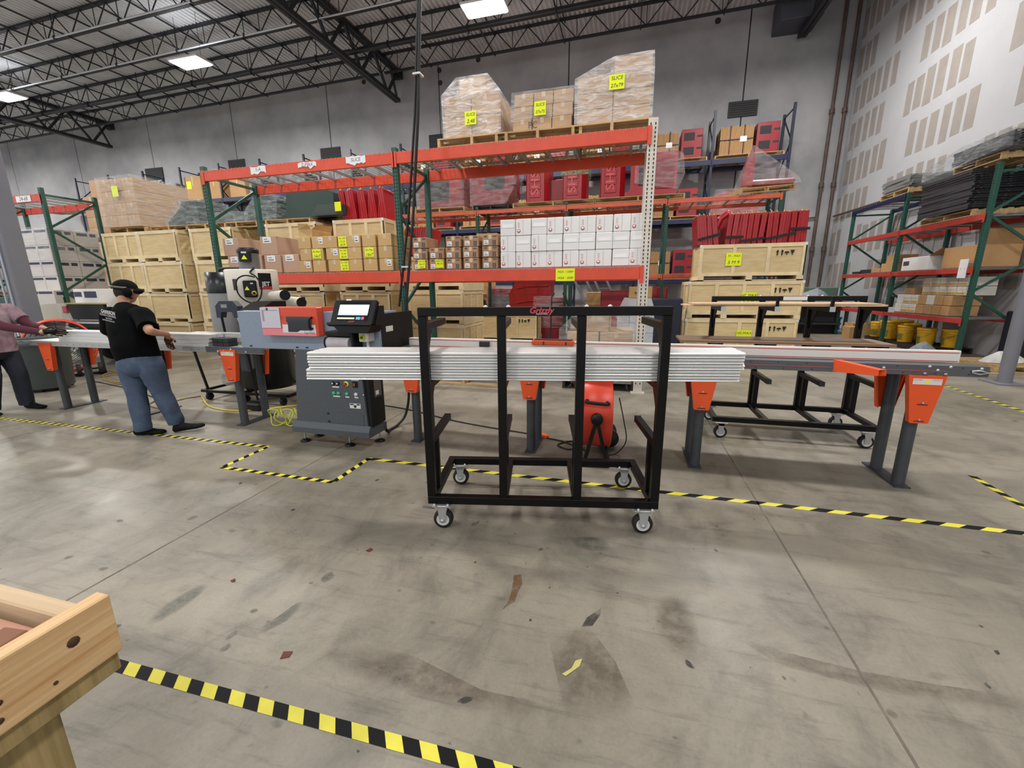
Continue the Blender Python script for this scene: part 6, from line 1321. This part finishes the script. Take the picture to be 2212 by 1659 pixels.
E = [('pelvis', 'waist'), ('waist', 'chest'), ('chest', 'upper'), ('upper', 'neck'), ('neck', 'skull'), ('upper', 'sl'), ('upper', 'sr'), ('sr', 'er'), ('er', 'wrist'), ('sl', 'el'), ('el', 'wl'), ('wl', 'hl1'), ('pelvis', 'hpl'), ('pelvis', 'hpr'), ('hpl', 'kl'), ('kl', 'al'), ('hpr', 'kr'), ('kr', 'ar')]
fingers(V, E, wrr, har, (1, .2, 0), (.1, .35, -1), .35)
body = skin('body', V, E, 'pelvis', m_skin)
yawh = -.5   # he looks up the line to the right
hc = Vector(hd)+Vector((0, .02, .005))
add_mb(body, ellipsoid(hc, (.078, .098, .118), Rz(yawh), 24, 18, head_shape))
for s in (-1, 1): add_mb(body, ellipsoid(hc+Rz(yawh) @ Vector((s*.078, -.01, -.01)), (.012, .022, .034), Rz(yawh), 8, 6))
bo = P1(body, 'body', m_skin)
for s in (-1, 1): P1(ellipsoid(hc+Rz(yawh) @ Vector((s*.029, .083, .008)), (.011, .009, .008), Rz(yawh), 8, 6), 'eye', mat('eye_white', 'd8d4ce', .2), bo)
hair = ellipsoid(hc+Vector((0, 0, .012)), (.082, .101, .112), Rz(yawh), 24, 16)
keep = [f for f in hair.F if all(((Rz(-yawh) @ (Vector(hair.V[i])-hc)).y < .045 and hair.V[i][2]-hc.z > -.075) or hair.V[i][2]-hc.z > .05 for i in f)]
hair.F = keep; hair.I = [0]*len(keep); hair.S = [True]*len(keep); P1(hair, 'hair', m_hair)
cap = ellipsoid(hc+Vector((0, -.004, .045)), (.092, .110, .092), Rz(yawh), 26, 16); keep = [f for f in cap.F if all(cap.V[i][2]-hc.z > .03 for i in f)]; cap.F = keep; cap.I = [0]*len(keep); cap.S = [True]*len(keep)
m_cap = mat('cap_black', '0c0c0e', .85, var=.2, scale=12, spec=.15); cp_ = P1(cap, 'cap', m_cap)
br = MB(); ps = []
for k in range(11): a = -1.0+2.0*k/10; ps.append(Rz(yawh) @ Vector((.09*math.sin(a), .085+.10*math.cos(a)*.9-.02, .038-.012*math.cos(a)))+hc)
q = [Rz(yawh) @ Vector((.088*math.sin(-1.0+2.0*k/10), .095*math.cos(-1.0+2.0*k/10), .05))+hc for k in range(11)]
br.add(ps+q, [(i, i+1, 12+i, 11+i) for i in range(10)]); br.add([p+Vector((0, 0, -.006)) for p in ps+q], [(i, i+1, 12+i, 11+i) for i in range(10)]); P1(br, 'cap_brim', m_cap, cp_)
mf = P1(MB().tube([hc+Rz(yawh) @ Vector((.104*math.cos(t), -.115*math.sin(t)*1.05, .045+.02*math.sin(t))) for t in [PI*k/14 for k in range(15)]], .011, 8), 'ear_muff_band', mat('band_bronze', '6a6257', .3, .3))
for s in (-1, 1): P1(ellipsoid(hc+Rz(yawh) @ Vector((s*.108, .0, .0)), (.030, .042, .052), Rz(yawh), 14, 10), 'ear_cup', m_cap, mf)
P1(ellipsoid(hc+Rz(yawh) @ Vector((.112, .09, .01)), (.03, .045, .028), Rz(yawh), 12, 8), 'face_shield_hinge', m_cap, mf)
# clothes
m_tee = mat('tee_black', '060709', .95, var=.25, scale=5, bump=.3, spec=.1); m_jean = mat('jeans_blue', '4b5a70', .9, var=.16, scale=7, bump=.4, h2='36445a'); m_shoe = mat('shoe_black', '0b0b0d', .7, spec=.2)
axt = (1, .12, 0)
hem = mid(hipc, wai, 0, .0)
t_ = cloth([((hem[0], hem[1], hem[2]-.01), .205, .155), (hem, .212, .162), (wai, .216, .168), (mid(wai, che, .5), .212, .160), (che, .210, .150), (mid(che, cheu, .6), .206, .138), (mid(cheu, nek, .0), .205, .125), (mid(cheu, nek, .42), .155, .105), (mid(cheu, nek, .78), .088, .080), (mid(cheu, nek, .92), .068, .066)], axt, .012, 3)
add_mb(t_, cloth([(mid(shl, cheu, .45), .07, .085), (shl, .086, .09), (mid(shl, ell, .45), .082, .082), (mid(shl, ell, .75), .080, .080)], (0, 1, .3), .02, 4)); add_mb(t_, cloth([(mid(shr, cheu, .5), .07, .085), (mid(shr, shr, 0, .0), .088, .092), (mid(shr, elr, .45), .084, .084), (mid(shr, elr, .80), .083, .083)], (0, 1, .3), .02, 5))
tee = P1(t_, 't_shirt', m_tee)
j_ = cloth([(mid(hipc, hipc, 0, .045), .190, .142), (hipc, .198, .152), (mid(hipc, mid(hl, hr, .5), .8, -.01), .203, .162), (mid(hipc, mid(hl, hr, .5), 1, -.07), .19, .155), (mid(hipc, mid(hl, hr, .5), 1, -.12), .10, .12)], axt, .008, 6)
for (h_, k_, a_, sd_) in ((hl, knl, anl, 7), (hr, knr, anr, 8)):
    add_mb(j_, cloth([(mid(h_, h_, 0, .05), .10, .12), (mid(h_, k_, .1), .118, .128), (mid(h_, k_, .5), .105, .112), (mid(h_, k_, .9), .086, .09), (k_, .083, .088), (mid(k_, a_, .35), .082, .09), (mid(k_, a_, .8), .074, .078), (mid(k_, a_, .95), .078, .08), (mid(a_, a_, 0, -.035), .070, .075)], axt, .03, sd_))
P1(j_, 'jeans', m_jean)
P1(shoe(tuple(Vector((-4.991, 3.071, 0.000))), (.9, .42, 0)), 'shoe', m_shoe); P1(shoe(tuple(Vector((-4.676, 3.239, 0.000))), (.85, .55, 0), pitch=.03), 'shoe', m_shoe)
# red glove on the right hand
gv = {}; ge = []; gv['wrist'] = (tuple(Vector(wrr).lerp(Vector(har), .25)), .033, .033); fingers(gv, ge, tuple(Vector(wrr).lerp(Vector(har), .2)), har, (1, .2, 0), (.1, .35, -1), .35, 1.12)
P1(skin('glove', gv, ge, 'wrist', None), 'glove', mat('glove_red', '4a1d1c', .7))
cu_ = bpy.data.materials.get('tee_print') or mat('tee_print', 'd6d7d8', .8)
def back_text(s, size, px, py, **k):
    c = Vector(che); z = onback(px, py)
    o = text(s, size, cu_, tee, (0, 0, 0), (PI/2-.10, .12, -.12), **k); o.location = Vector(z)-Vector(pt.location)
def onback(px, py):
    return {0: (-5.027, 3.085, 1.292), 1: (-5.037, 3.085, 1.260), 2: (-5.033, 3.085, 1.230), 3: (-5.046, 3.085, 1.209)}[px]
back_text('GARRISON', .048, 0, 0, bold=.001); back_text('FLOOD CONTROL', .032, 1, 0); back_text('SOLUTIONS', .02, 2, 0); back_text('GARRISONFLOOD.COM', .019, 3, 0)

# ---- worker cut by the left edge
p2 = thing('person', 'person in faded maroon shirt and dark trousers at the left edge, reaching to the conveyor', 'person', (-7.55, 3.36, 0))
def P2(mb, nm, m, par=None): return mb.build(nm, m, par or p2, world=True)
hx = -7.60; hipc = (hx, 3.38, .83); wai = (hx, 3.38, .98); che = (hx+.03, 3.40, 1.14); cheu = (hx+.06, 3.40, 1.28); nek = (hx+.09, 3.40, 1.38); hd = (hx+.13, 3.40, 1.47)
shr = (hx+.08, 3.24, 1.27); shl = (hx+.08, 3.56, 1.27); elr = (hx+.34, 3.33, 1.10); wrr = (-6.786, 3.450, 1.022); har = (-6.717, 3.500, 1.024); ell = (hx+.28, 3.62, 1.08); wrl = (hx+.5, 3.62, 1.06)
hl = (hx, 3.47, .80); hr = (hx, 3.29, .80); knl = (hx+.06, 3.50, .45); knr = (hx+.02, 3.27, .45); anl = (hx+.02, 3.52, .09); anr = (hx-.04, 3.22, .09)
V = {'pelvis': (hipc, .09, .09), 'waist': (wai, .09, .09), 'chest': (che, .09, .10), 'upper': (cheu, .07, .08), 'neck': (nek, .055, .055), 'skull': (hd, .07, .07), 'sl': (shl, .06, .06), 'sr': (shr, .06, .06), 'er': (elr, .044, .044), 'wrist': (wrr, .029, .029), 'el': (ell, .044, .044), 'wl': (wrl, .03, .03), 'hl1': (tuple(Vector(wrl)+Vector((.08, 0, -.02))), .04, .025), 'hpl': (hl, .07, .07), 'hpr': (hr, .07, .07), 'kl': (knl, .05, .05), 'kr': (knr, .05, .05), 'al': (anl, .038, .038), 'ar': (anr, .038, .038)}
E = [('pelvis', 'waist'), ('waist', 'chest'), ('chest', 'upper'), ('upper', 'neck'), ('neck', 'skull'), ('upper', 'sl'), ('upper', 'sr'), ('sr', 'er'), ('er', 'wrist'), ('sl', 'el'), ('el', 'wl'), ('wl', 'hl1'), ('pelvis', 'hpl'), ('pelvis', 'hpr'), ('hpl', 'kl'), ('kl', 'al'), ('hpr', 'kr'), ('kr', 'ar')]
fingers(V, E, wrr, har, (0, .3, 1), (.3, .6, -.4), .3)
body = skin('body2', V, E, 'pelvis', m_skin); yawh = -1.25; hc = Vector(hd)+Vector((.01, 0, .02))
add_mb(body, ellipsoid(hc, (.076, .096, .115), Rz(yawh), 24, 18, head_shape))
for s in (-1, 1): add_mb(body, ellipsoid(hc+Rz(yawh) @ Vector((s*.076, -.01, -.01)), (.012, .022, .034), Rz(yawh), 8, 6))
bo = P2(body, 'body', m_skin)
for s in (-1, 1): P2(ellipsoid(hc+Rz(yawh) @ Vector((s*.029, .083, .008)), (.012, .01, .009), Rz(yawh), 8, 6), 'eye', MATS['eye_white'], bo)
hair = ellipsoid(hc+Vector((0, 0, .0)), (.081, .10, .112), Rz(yawh), 24, 16); keep = [f for f in hair.F if all((Rz(-yawh) @ (Vector(hair.V[i])-hc)).y < .03 and hair.V[i][2]-hc.z > -.08 for i in f)]; hair.F = keep; hair.I = [0]*len(keep); hair.S = [True]*len(keep); P2(hair, 'hair', m_hair)
cap = ellipsoid(hc+Vector((0, 0, .04)), (.092, .110, .092), Rz(yawh), 26, 16); keep = [f for f in cap.F if all(cap.V[i][2]-hc.z > .035 for i in f)]; cap.F = keep; cap.I = [0]*len(keep); cap.S = [True]*len(keep); P2(cap, 'cap', mat('cap_navy', '23242c', .8))
P2(MB().tube([hc+Rz(yawh) @ Vector((.09*math.cos(t), .10*math.sin(t), .01)) for t in [PI*k/12 for k in range(13)]], .009, 6), 'safety_glasses', mat('lens_dark', '2a2c30', .15))
m_tie = mat('shirt_maroon', '6e3f4d', .9, var=.3, scale=4, h2='a9979f'); m_slv = mat('sleeve_maroon', '4d1c2c', .9, var=.1, scale=5); m_trs = mat('trousers_dark', '20242f', .9, var=.2, scale=6)
axt = (0, 1, 0)
t_ = cloth([(mid(hipc, hipc, 0, -.06), .195, .165), (hipc, .20, .168), (wai, .195, .165), (che, .20, .16), (mid(che, cheu, .6), .195, .15), (cheu, .185, .13), (mid(cheu, nek, .45), .13, .10), (mid(cheu, nek, .9), .07, .068)], axt, .015, 13)
for (a_, b_, sd_) in ((shl, ell, 14), (shr, elr, 15)): add_mb(t_, cloth([(mid(a_, cheu, .5), .07, .08), (a_, .085, .085), (mid(a_, b_, .35), .08, .08), (mid(a_, b_, .6), .078, .078)], (1, 0, -.5), .02, sd_))
P2(t_, 't_shirt', m_tie)
P2(skin('sleeve3', {'a': (tuple(Vector(shl).lerp(Vector(ell), .3)), .06, .06), 'b': (ell, .056, .056), 'c': (tuple(Vector(ell).lerp(Vector(wrl), .5)), .05, .05), 'd': (wrl, .04, .04)}, [('a', 'b'), ('b', 'c'), ('c', 'd')], 'a', None), 'long_sleeve', m_slv)
P2(skin('sleeve2', {'a': (tuple(Vector(shr).lerp(Vector(elr), .3)), .06, .06), 'b': (elr, .056, .056), 'c': (tuple(Vector(elr).lerp(Vector(wrr), .5)), .050, .050), 'd': (wrr, .038, .038)}, [('a', 'b'), ('b', 'c'), ('c', 'd')], 'a', None), 'long_sleeve', m_slv)
gv = {}; ge = []; gv['wrist'] = (wrr, .037, .037); fingers(gv, ge, wrr, har, (0, .3, 1), (.3, .6, -.4), .3, 1.15); P2(skin('glove2', gv, ge, 'wrist', None), 'glove', m_shoe)
j_ = cloth([(mid(hipc, hipc, 0, .04), .175, .14), (hipc, .182, .15), (mid(hipc, hipc, 0, -.08), .18, .15), (mid(hipc, hipc, 0, -.15), .10, .11)], axt, .01, 16)
for (h_, k_, a_, sd_) in ((hl, knl, anl, 17), (hr, knr, anr, 18)): add_mb(j_, cloth([(mid(h_, h_, 0, .04), .09, .11), (mid(h_, k_, .2), .105, .115), (mid(h_, k_, .6), .095, .10), (k_, .085, .088), (mid(k_, a_, .5), .082, .085), (mid(a_, a_, 0, -.03), .076, .08)], axt, .03, sd_))
P2(j_, 'trousers', m_trs)
P2(shoe((hx-.09, 3.20, 0), (.95, -.1, 0), .28), 'shoe', m_shoe); P2(shoe((hx+.0, 3.52, 0), (.95, .15, 0), .28), 'shoe', m_shoe)

# ================================================================ fans, bin, vehicle, hoses, bench
m_fan = mat('fan_orange', 'd8452e', .35, var=.05, scale=3)
def mk_fan(r, wd):
    """drum fan, axis along local x"""
    t = thing('drum_fan', '', 'fan'); zc = r+.07
    MB().lathe([(r, -wd/2), (r+.012, -wd/2+.01), (r, -wd/2+.025), (r, wd/2-.025), (r+.012, wd/2-.01), (r, wd/2), (r-.012, wd/2), (r-.012, -wd/2), (r, -wd/2)], (0, 0, zc), 40, 'x').build('drum', m_fan, t)
    for s in (-1, 1):
        gb = MB()
        for k in range(1, 9): rr = (r-.015)*k/8; gb.tube([(s*(wd/2-.012), rr*math.cos(a), zc+rr*math.sin(a)) for a in [2*PI*i/28 for i in range(28)]], .003, 4, True)
        for k in range(8): a = 2*PI*k/8; gb.bar((s*(wd/2-.012), 0, zc), (s*(wd/2-.012), (r-.012)*math.cos(a), zc+(r-.012)*math.sin(a)), .006, .006)
        gb.build('grille', m_sblk, t, kind='stuff')
    hubp = MB().lathe([(0, -.06), (.07, -.06), (.09, .0), (.09, .10), (0, .10)], (0, 0, zc), 18, 'x').build('motor_hub', m_sblk, t)
    for k in range(4):
        a = PI/2*k; c_, s_ = math.cos(a), math.sin(a); b = MB(); q = []
        for (rr, w) in ((.08, .05), (r-.03, .11)): q += [(-.03, rr*c_-w*s_, zc+rr*s_+w*c_), (.03, rr*c_+w*s_, zc+rr*s_-w*c_)]
        b.add([q[0], q[1], q[3], q[2]], [(0, 1, 2, 3)]).build('blade', m_can, hubp)
    for s in (-1, 1):
        sd = s*(r+.025)
        f = MB().bar((0, sd, zc), (-wd*.36, sd, .03), .03, .03).bar((0, sd, zc), (wd*.36, sd, .03), .03, .03).bar((-wd*.42, sd, .02), (wd*.42, sd, .02), .035, .035).build('stand', m_sblk, t)
        MB().lathe([(0, -.02), (.05, -.02), (.05, .02), (0, .02)], (0, sd, zc), 14, 'y').build('pivot_knob', m_sblk, f)
    MB().tube(curve([(-wd*.3, -r*.92, zc+r*.42), (-wd*.3, -r*.98-.02, zc+r*.40), (wd*.3, -r*.98-.02, zc+r*.36), (wd*.3, -r*.92, zc+r*.38)]), .014, 6).build('handle', m_sblk, t)
    MB().bar((wd*.42, -r-.025, .02), (wd*.42, r+.025, .02), .03, .03).bar((wd*.42, .12, .086), (wd*.42, .34, .086), .02, .02).build('axle', m_sblk, t)
    for s in (.12, .34): MB().lathe([(.015, -.025), (.085, -.025), (.085, .025), (.015, .025)], (wd*.42+.045, s, .086), 18, 'y', True).build('wheel', m_tyre, t)
    return t
F1 = mk_fan(.355, .27)
put(F1, (-.235, 3.80, 0), .12, 'red-orange drum fan standing under the conveyor behind the front cart')
dup(F1, (-9.75, 5.15, 0), -.49, 'large orange drum fan facing the camera behind the left conveyor').scale = (1.3, 1.3, 1.3)
# grey wheeled bin
bn_ = thing('waste_bin', 'grey-green plastic waste bin on wheels between the second worker and the conveyor legs', 'bin', (-8.72, 4.35, 0))
m_bin = mat('bin_plastic', '4b5453', .5, var=.06, scale=4)
MB().lathe([(.28, .05), (.30, .07), (.33, .62), (.345, .64), (.345, .70), (.36, .71), (.36, .80), (.34, .81), (.335, .79), (.33, .66), (.29, .09), (0, .08)], n=32).build('body', m_bin, bn_)
d_ = MB().bb((-.2, -.2, .035), (.2, .2, .05)).build('dolly', m_sblk, bn_)
for a in range(4): MB().lathe([(.008, -.012), (.026, -.012), (.026, .012), (.008, .012)], (.19*math.cos(a*PI/2+.7), .19*math.sin(a*PI/2+.7), .026), 10, 'x').build('wheel', m_tyre, d_)
# utility vehicle rear
uv = thing('utility_vehicle', 'beige utility vehicle with a black tailgate and yellow top edge behind the first worker', 'vehicle', (-10.3, 6.3, 0))
U = lambda mb, nm, m, par=None: mb.build(nm, m, par or uv, world=True)
m_veh = mat('vehicle_beige', 'b9b2a2', .35, var=.03, scale=2)
x0, x1 = -11.093, -10.128; zt, zm = 1.250, 0.944
U(MB().prism([(x0-.95, .35), (x0-.05, .35), (x0+.25, zm-.05), (x0-.02, zt+.02), (x0-.95, zt-.02)], 'y', 6.12, 7.1), 'side_panel', m_veh)
tg = U(MB().prism([(x0+.12, zm), (x1+.1, zm), (x1+.1, zt), (x0+.02, zt)], 'y', 6.10, 6.16), 'tailgate', m_sblk); U(MB().bb((x0-.02, 6.09, zt), (x1+.12, 6.17, zt+.025)), 'yellow_edge', mat('edge_yellow', 'b9a63f', .5), tg)
U(MB().bb((x0-.10, 6.08, zt-.18), (x0+.02, 6.13, zt-.03), .01), 'tail_light', m_bred); U(MB().bb((x0+.1, 6.0, zm-.16), (x1+.3, 6.12, zm-.02), .02), 'bumper', m_sblk); U(MB().cyl((x0+.1, 5.97, zm-.06), (x1+.3, 5.97, zm-.06), .018, n=8), 'bumper_bar', m_chrome)
for x in (x0+.05, x1+.1): U(MB().lathe([(.12, -.12), (.30, -.12), (.32, -.08), (.32, .08), (.30, .12), (.12, .12)], (x, 6.8, .32), 20, 'x'), 'wheel', m_tyre)
U(MB().bb((x0, 6.2, .4), (x1+.2, 7.0, .8)), 'bed', m_sblk)
t = thing('carton', 'white carton with navy print standing on the vehicle behind the first worker', 'carton', (-11.046, 6.45, zt-.0)); MB().bb((-.36, 0, -.45), (.36, .5, .30), .01).build('box', m_wcart, t); MB().bb((-.34, -.003, .14), (-.12, -.0005, .24)).build('print_band', m_band, t); MB().bb((-.04, -.003, .12), (.32, -.0005, .25)).build('print_band', m_band, t)
# ---- hoses and cords
m_yh = mat('hose_yellow', 'c9cf3a', .4); m_yc = mat('cord_yellow', 'cdb93c', .5); m_bc = mat('cord_black', '131314', .6); m_oc = mat('cord_tan', '8e7a45', .6)
def cord(pts, r, m, label, cat='cord', name='power_cord', n=6, sub=6):
    """smooth cord through points"""
    P = [Vector(p) for p in pts]; out = []
    for i in range(len(P)-1):
        a, b, c, d = P[max(i-1, 0)], P[i], P[i+1], P[min(i+2, len(P)-1)]
        for k in range(sub):
            t = k/sub; out.append(.5*((2*b)+(-a+c)*t+(2*a-5*b+4*c-d)*t*t+(-a+3*b-3*c+d)*t**3))
    out.append(P[-1]); o = P[0].copy(); o.z = 0
    return solo(MB().tube([p-o for p in out], r, n), name, m, label, cat, o)
g = lambda p, z=.008: (p[0], p[1], z)
hp = []
cx, cy = (-3.616, 3.639, 0.000)[0], (-3.616, 3.639, 0.000)[1]
for k in range(73):
    a = 2*PI*k/12; f = k/72; hp.append((-3.80+.50*f+.085*math.cos(a), 3.68+.10*f+.03*math.sin(k*1.3), .105+.095*math.sin(a)))
cord(hp, .007, m_yh, 'yellow-green coiled air hose lying on the floor left of the saw cabinet', 'hose', 'air_hose', 5, 2)
cord([(-3.2, 3.8, .1), (-3.17, 3.84, .28), (-3.14, 3.86, .42), (-3.16, 3.9, .3), (-3.2, 3.95, .18)], .006, m_yh, 'yellow-green hose loop rising beside the saw cabinet', 'hose', 'air_hose')
cord([g((-5.872, 4.534, 0.000)), g((-5.670, 4.396, 0.000)), g((-5.216, 4.118, 0.000)), g((-4.790, 4.044, 0.000)), g((-4.475, 4.162, 0.000)), g((-4.308, 4.289, 0.000)), g((-4.121, 4.470, 0.000))], .011, m_yc, 'yellow cord curving on the floor in front of the dust extractor')
cord([g((-5.885, 4.559, 0.000)), g((-5.981, 4.375, 0.000)), g((-6.009, 4.215, 0.000)), g((-6.267, 4.205, 0.000)), g((-6.122, 3.995, 0.000)), g((-5.790, 3.892, 0.000))], .008, m_oc, 'tan cord on the floor between the first worker and the dust extractor')
cord([g((-8.847, 5.638, 0.000)), g((-9.287, 5.539, 0.000)), g((-9.034, 5.250, 0.000)), g((-8.257, 4.961, 0.000)), g((-7.942, 5.033, 0.000)), g((-7.953, 5.334, 0.000)), g((-8.759, 5.658, 0.000)), g((-9.023, 5.337, 0.000)), g((-8.607, 5.030, 0.000)), g((-7.858, 4.839, 0.000)), g((-7.552, 4.979, 0.000))], .012, m_oc, 'loose coil of tan cable on the floor behind the first worker')
cord([g((-8.742, 4.923, 0.000)), g((-7.932, 4.754, 0.000)), g((-7.238, 4.561, 0.000)), g((-6.375, 4.282, 0.000))], .008, m_bc, 'dark cord on the floor running toward the first worker')
cord([(-2.34, 3.58, .20), (-2.34, 3.68, .06), (-2.40, 3.82, .018), (-2.40, 4.0, .022), (-2.36, 4.12, .12), (-2.34, 4.18, .4), (-2.36, 4.1, .94)], .016, m_bc, 'thick black cable looping from the right side of the saw cabinet')
cord([g((-3.094, 4.713, 0.000)), g((-2.855, 4.679, 0.000)), g((-2.462, 4.558, -0.000)), g((-1.865, 4.318, 0.000)), g((-1.372, 4.183, 0.000)), g((-0.933, 4.089, -0.000)), g((-0.785, 4.038, 0.000))], .007, m_bc, 'long black cord on the floor from the saw to an orange plug')
solo(MB().bb((-.04, -.025, 0), (.05, .025, .04), .008), 'plug', mat('plug_orange', 'e05a2c', .5), 'orange plug on the floor left of the drum fan', 'plug', g((-0.750, 4.032, 0.000), 0), -.5)
cord([g((-0.710, 4.000, 0.000)), g((-0.546, 3.945, 0.000)), g((-0.394, 3.817, -0.000)), g((-0.474, 3.748, 0.000)), g((-0.577, 3.847, -0.000)), g((-0.435, 3.973, 0.000)), g((-0.313, 3.752, 0.000))], .007, m_bc, 'black cord curled on the floor at the drum fan')
cord([(-.02, 3.9, .5), (.03, 3.85, .3), (.06, 3.8, .12), (-.02, 3.75, .01), (-.1, 3.7, .008)], .006, m_bc, 'thin black cord hanging behind the drum fan')
h1 = thing('hose_drop', 'bundle of black hoses hanging from the roof in front of the green upright', 'hose', (-2.7, 5.5, 0))
top, mid_, bot = (-2.604, 5.500, 4.900), (-2.722, 5.500, 3.660), (-3.103, 5.500, 1.254)
for k, (dx, dy) in enumerate(((-.02, 0), (.015, .03), (.03, -.02))):
    tp = Vector(top)+(Vector(top)-Vector(mid_))*1.9; MB().tube([Vector(bot)+Vector((dx*2.2, dy, -.05*k)), Vector(bot).lerp(Vector(mid_), .5)+Vector((dx*1.6+.03, dy, 0)), Vector(mid_)+Vector((dx, dy, 0)), Vector(top)+Vector((dx*.6, dy*.6, 0)), Vector((top[0]+.02, 5.5, zdeck(-2.6)-.7))+Vector((dx*.3, 0, 0))], .017, 8).build('hose', m_bc, h1, world=True)
for p in ((-2.673, 5.500, 4.112), (-2.999, 5.500, 1.795)): MB().bb((p[0]-.045, 5.45, p[2]-.008), (p[0]+.055, 5.56, p[2]+.012)).build('cable_tie', m_gwh, h1, world=True)
# ---- wooden lumber bench, bottom left
m_pine = mat('pine_board', 'd8b88a', .6, var=.14, scale=9, stretch=(6, .2, 7), bump=.2, h2='b88d59', detail=7); m_pine2 = mat('pine_old', 'a89264', .7, var=.2, scale=9, stretch=(5, 5, .25), bump=.2, h2='806f45', detail=7); m_pine3 = mat('pine_pale', 'cbb393', .65, var=.12, scale=6, stretch=(.2, 5, 5), h2='b39a78'); m_pink = mat('lumber_pink', 'b98c78', .7, var=.12, scale=6, stretch=(.2, 5, 5), h2='a8775f')
bx_, by_ = (-1.068, 0.543, 0.850)[0], (-1.068, 0.543, 0.850)[1]
wb = thing('lumber_bench', 'rough wooden bench of pine boards and a thick post at the bottom left corner', 'bench', (bx_-.15, .3, 0))
BB = lambda mb, nm, m, par=None: mb.build(nm, m, par or wb, world=True)
eb_ = BB(MB().bb((bx_-.038, -1.2, .705), (bx_, by_, .85), .003), 'end_board', m_pine)
for y, z, r in ((by_-.075, .795, .011), (by_-.19, .80, .006), (by_-.19, .77, .006), (by_-.195, .735, .006), (by_-.115, .735, .004), (by_-.25, .79, .005), (by_-.27, .72, .006)): BB(MB().lathe([(0, .0012), (r, .0012), (r, 0)], (bx_, y, z), 10, 'x'), 'knot' if r > .008 else 'screw', mat('knot_brown', '4d2c1c', .7), eb_)
BB(MB().bb((bx_-.13, -1.2, .655), (bx_-.012, by_-.004, .705), .003), 'under_beam', m_pine2)
BB(MB().bb((bx_-.19, by_-.24, 0), (bx_-.05, by_-.10, .655), .006), 'post', m_pine2)
BB(MB().bb((bx_-2.6, by_-.06, .765), (bx_-.038, by_-.02, .83), .004), 'back_rail', m_pine3); BB(MB().bb((bx_-2.6, by_-.42, .74), (bx_-.1, by_-.06, .7645)), 'shelf_board', m_pine2)
solo(MB().bb((-1.2, 0, 0), (0, .085, .04), .004), 'lumber_piece', m_pink, 'reddish lumber piece lying on the bench behind the end board', 'board', (bx_-.045, by_-.16, .765)); solo(MB().bb((-1.2, 0, 0), (0, .09, .04), .004), 'lumber_piece', m_pink, 'reddish lumber piece with a dark cut end, nearest on the bench', 'board', (bx_-.075, by_-.27, .768), -.03)
solo(MB().bb((-.06, 0, 0), (.0, .07, .035), .004), 'wood_block', mat('block_brown', '7b5139', .7), 'small brown wood block on the reddish lumber of the bench', 'block', (bx_-.05, by_-.175, .8055), .1)

solo(MB().bb((-.25, 0, 0), (.25, .5, 1.0), .02), 'navy_cabinet', mat('cabinet_navy', '131a2c', .5), 'dark navy cabinet cut by the right edge behind the grey column', 'cabinet', ((7.228, 9.739, 0.000)[0], (7.228, 9.739, 0.000)[1], 0))
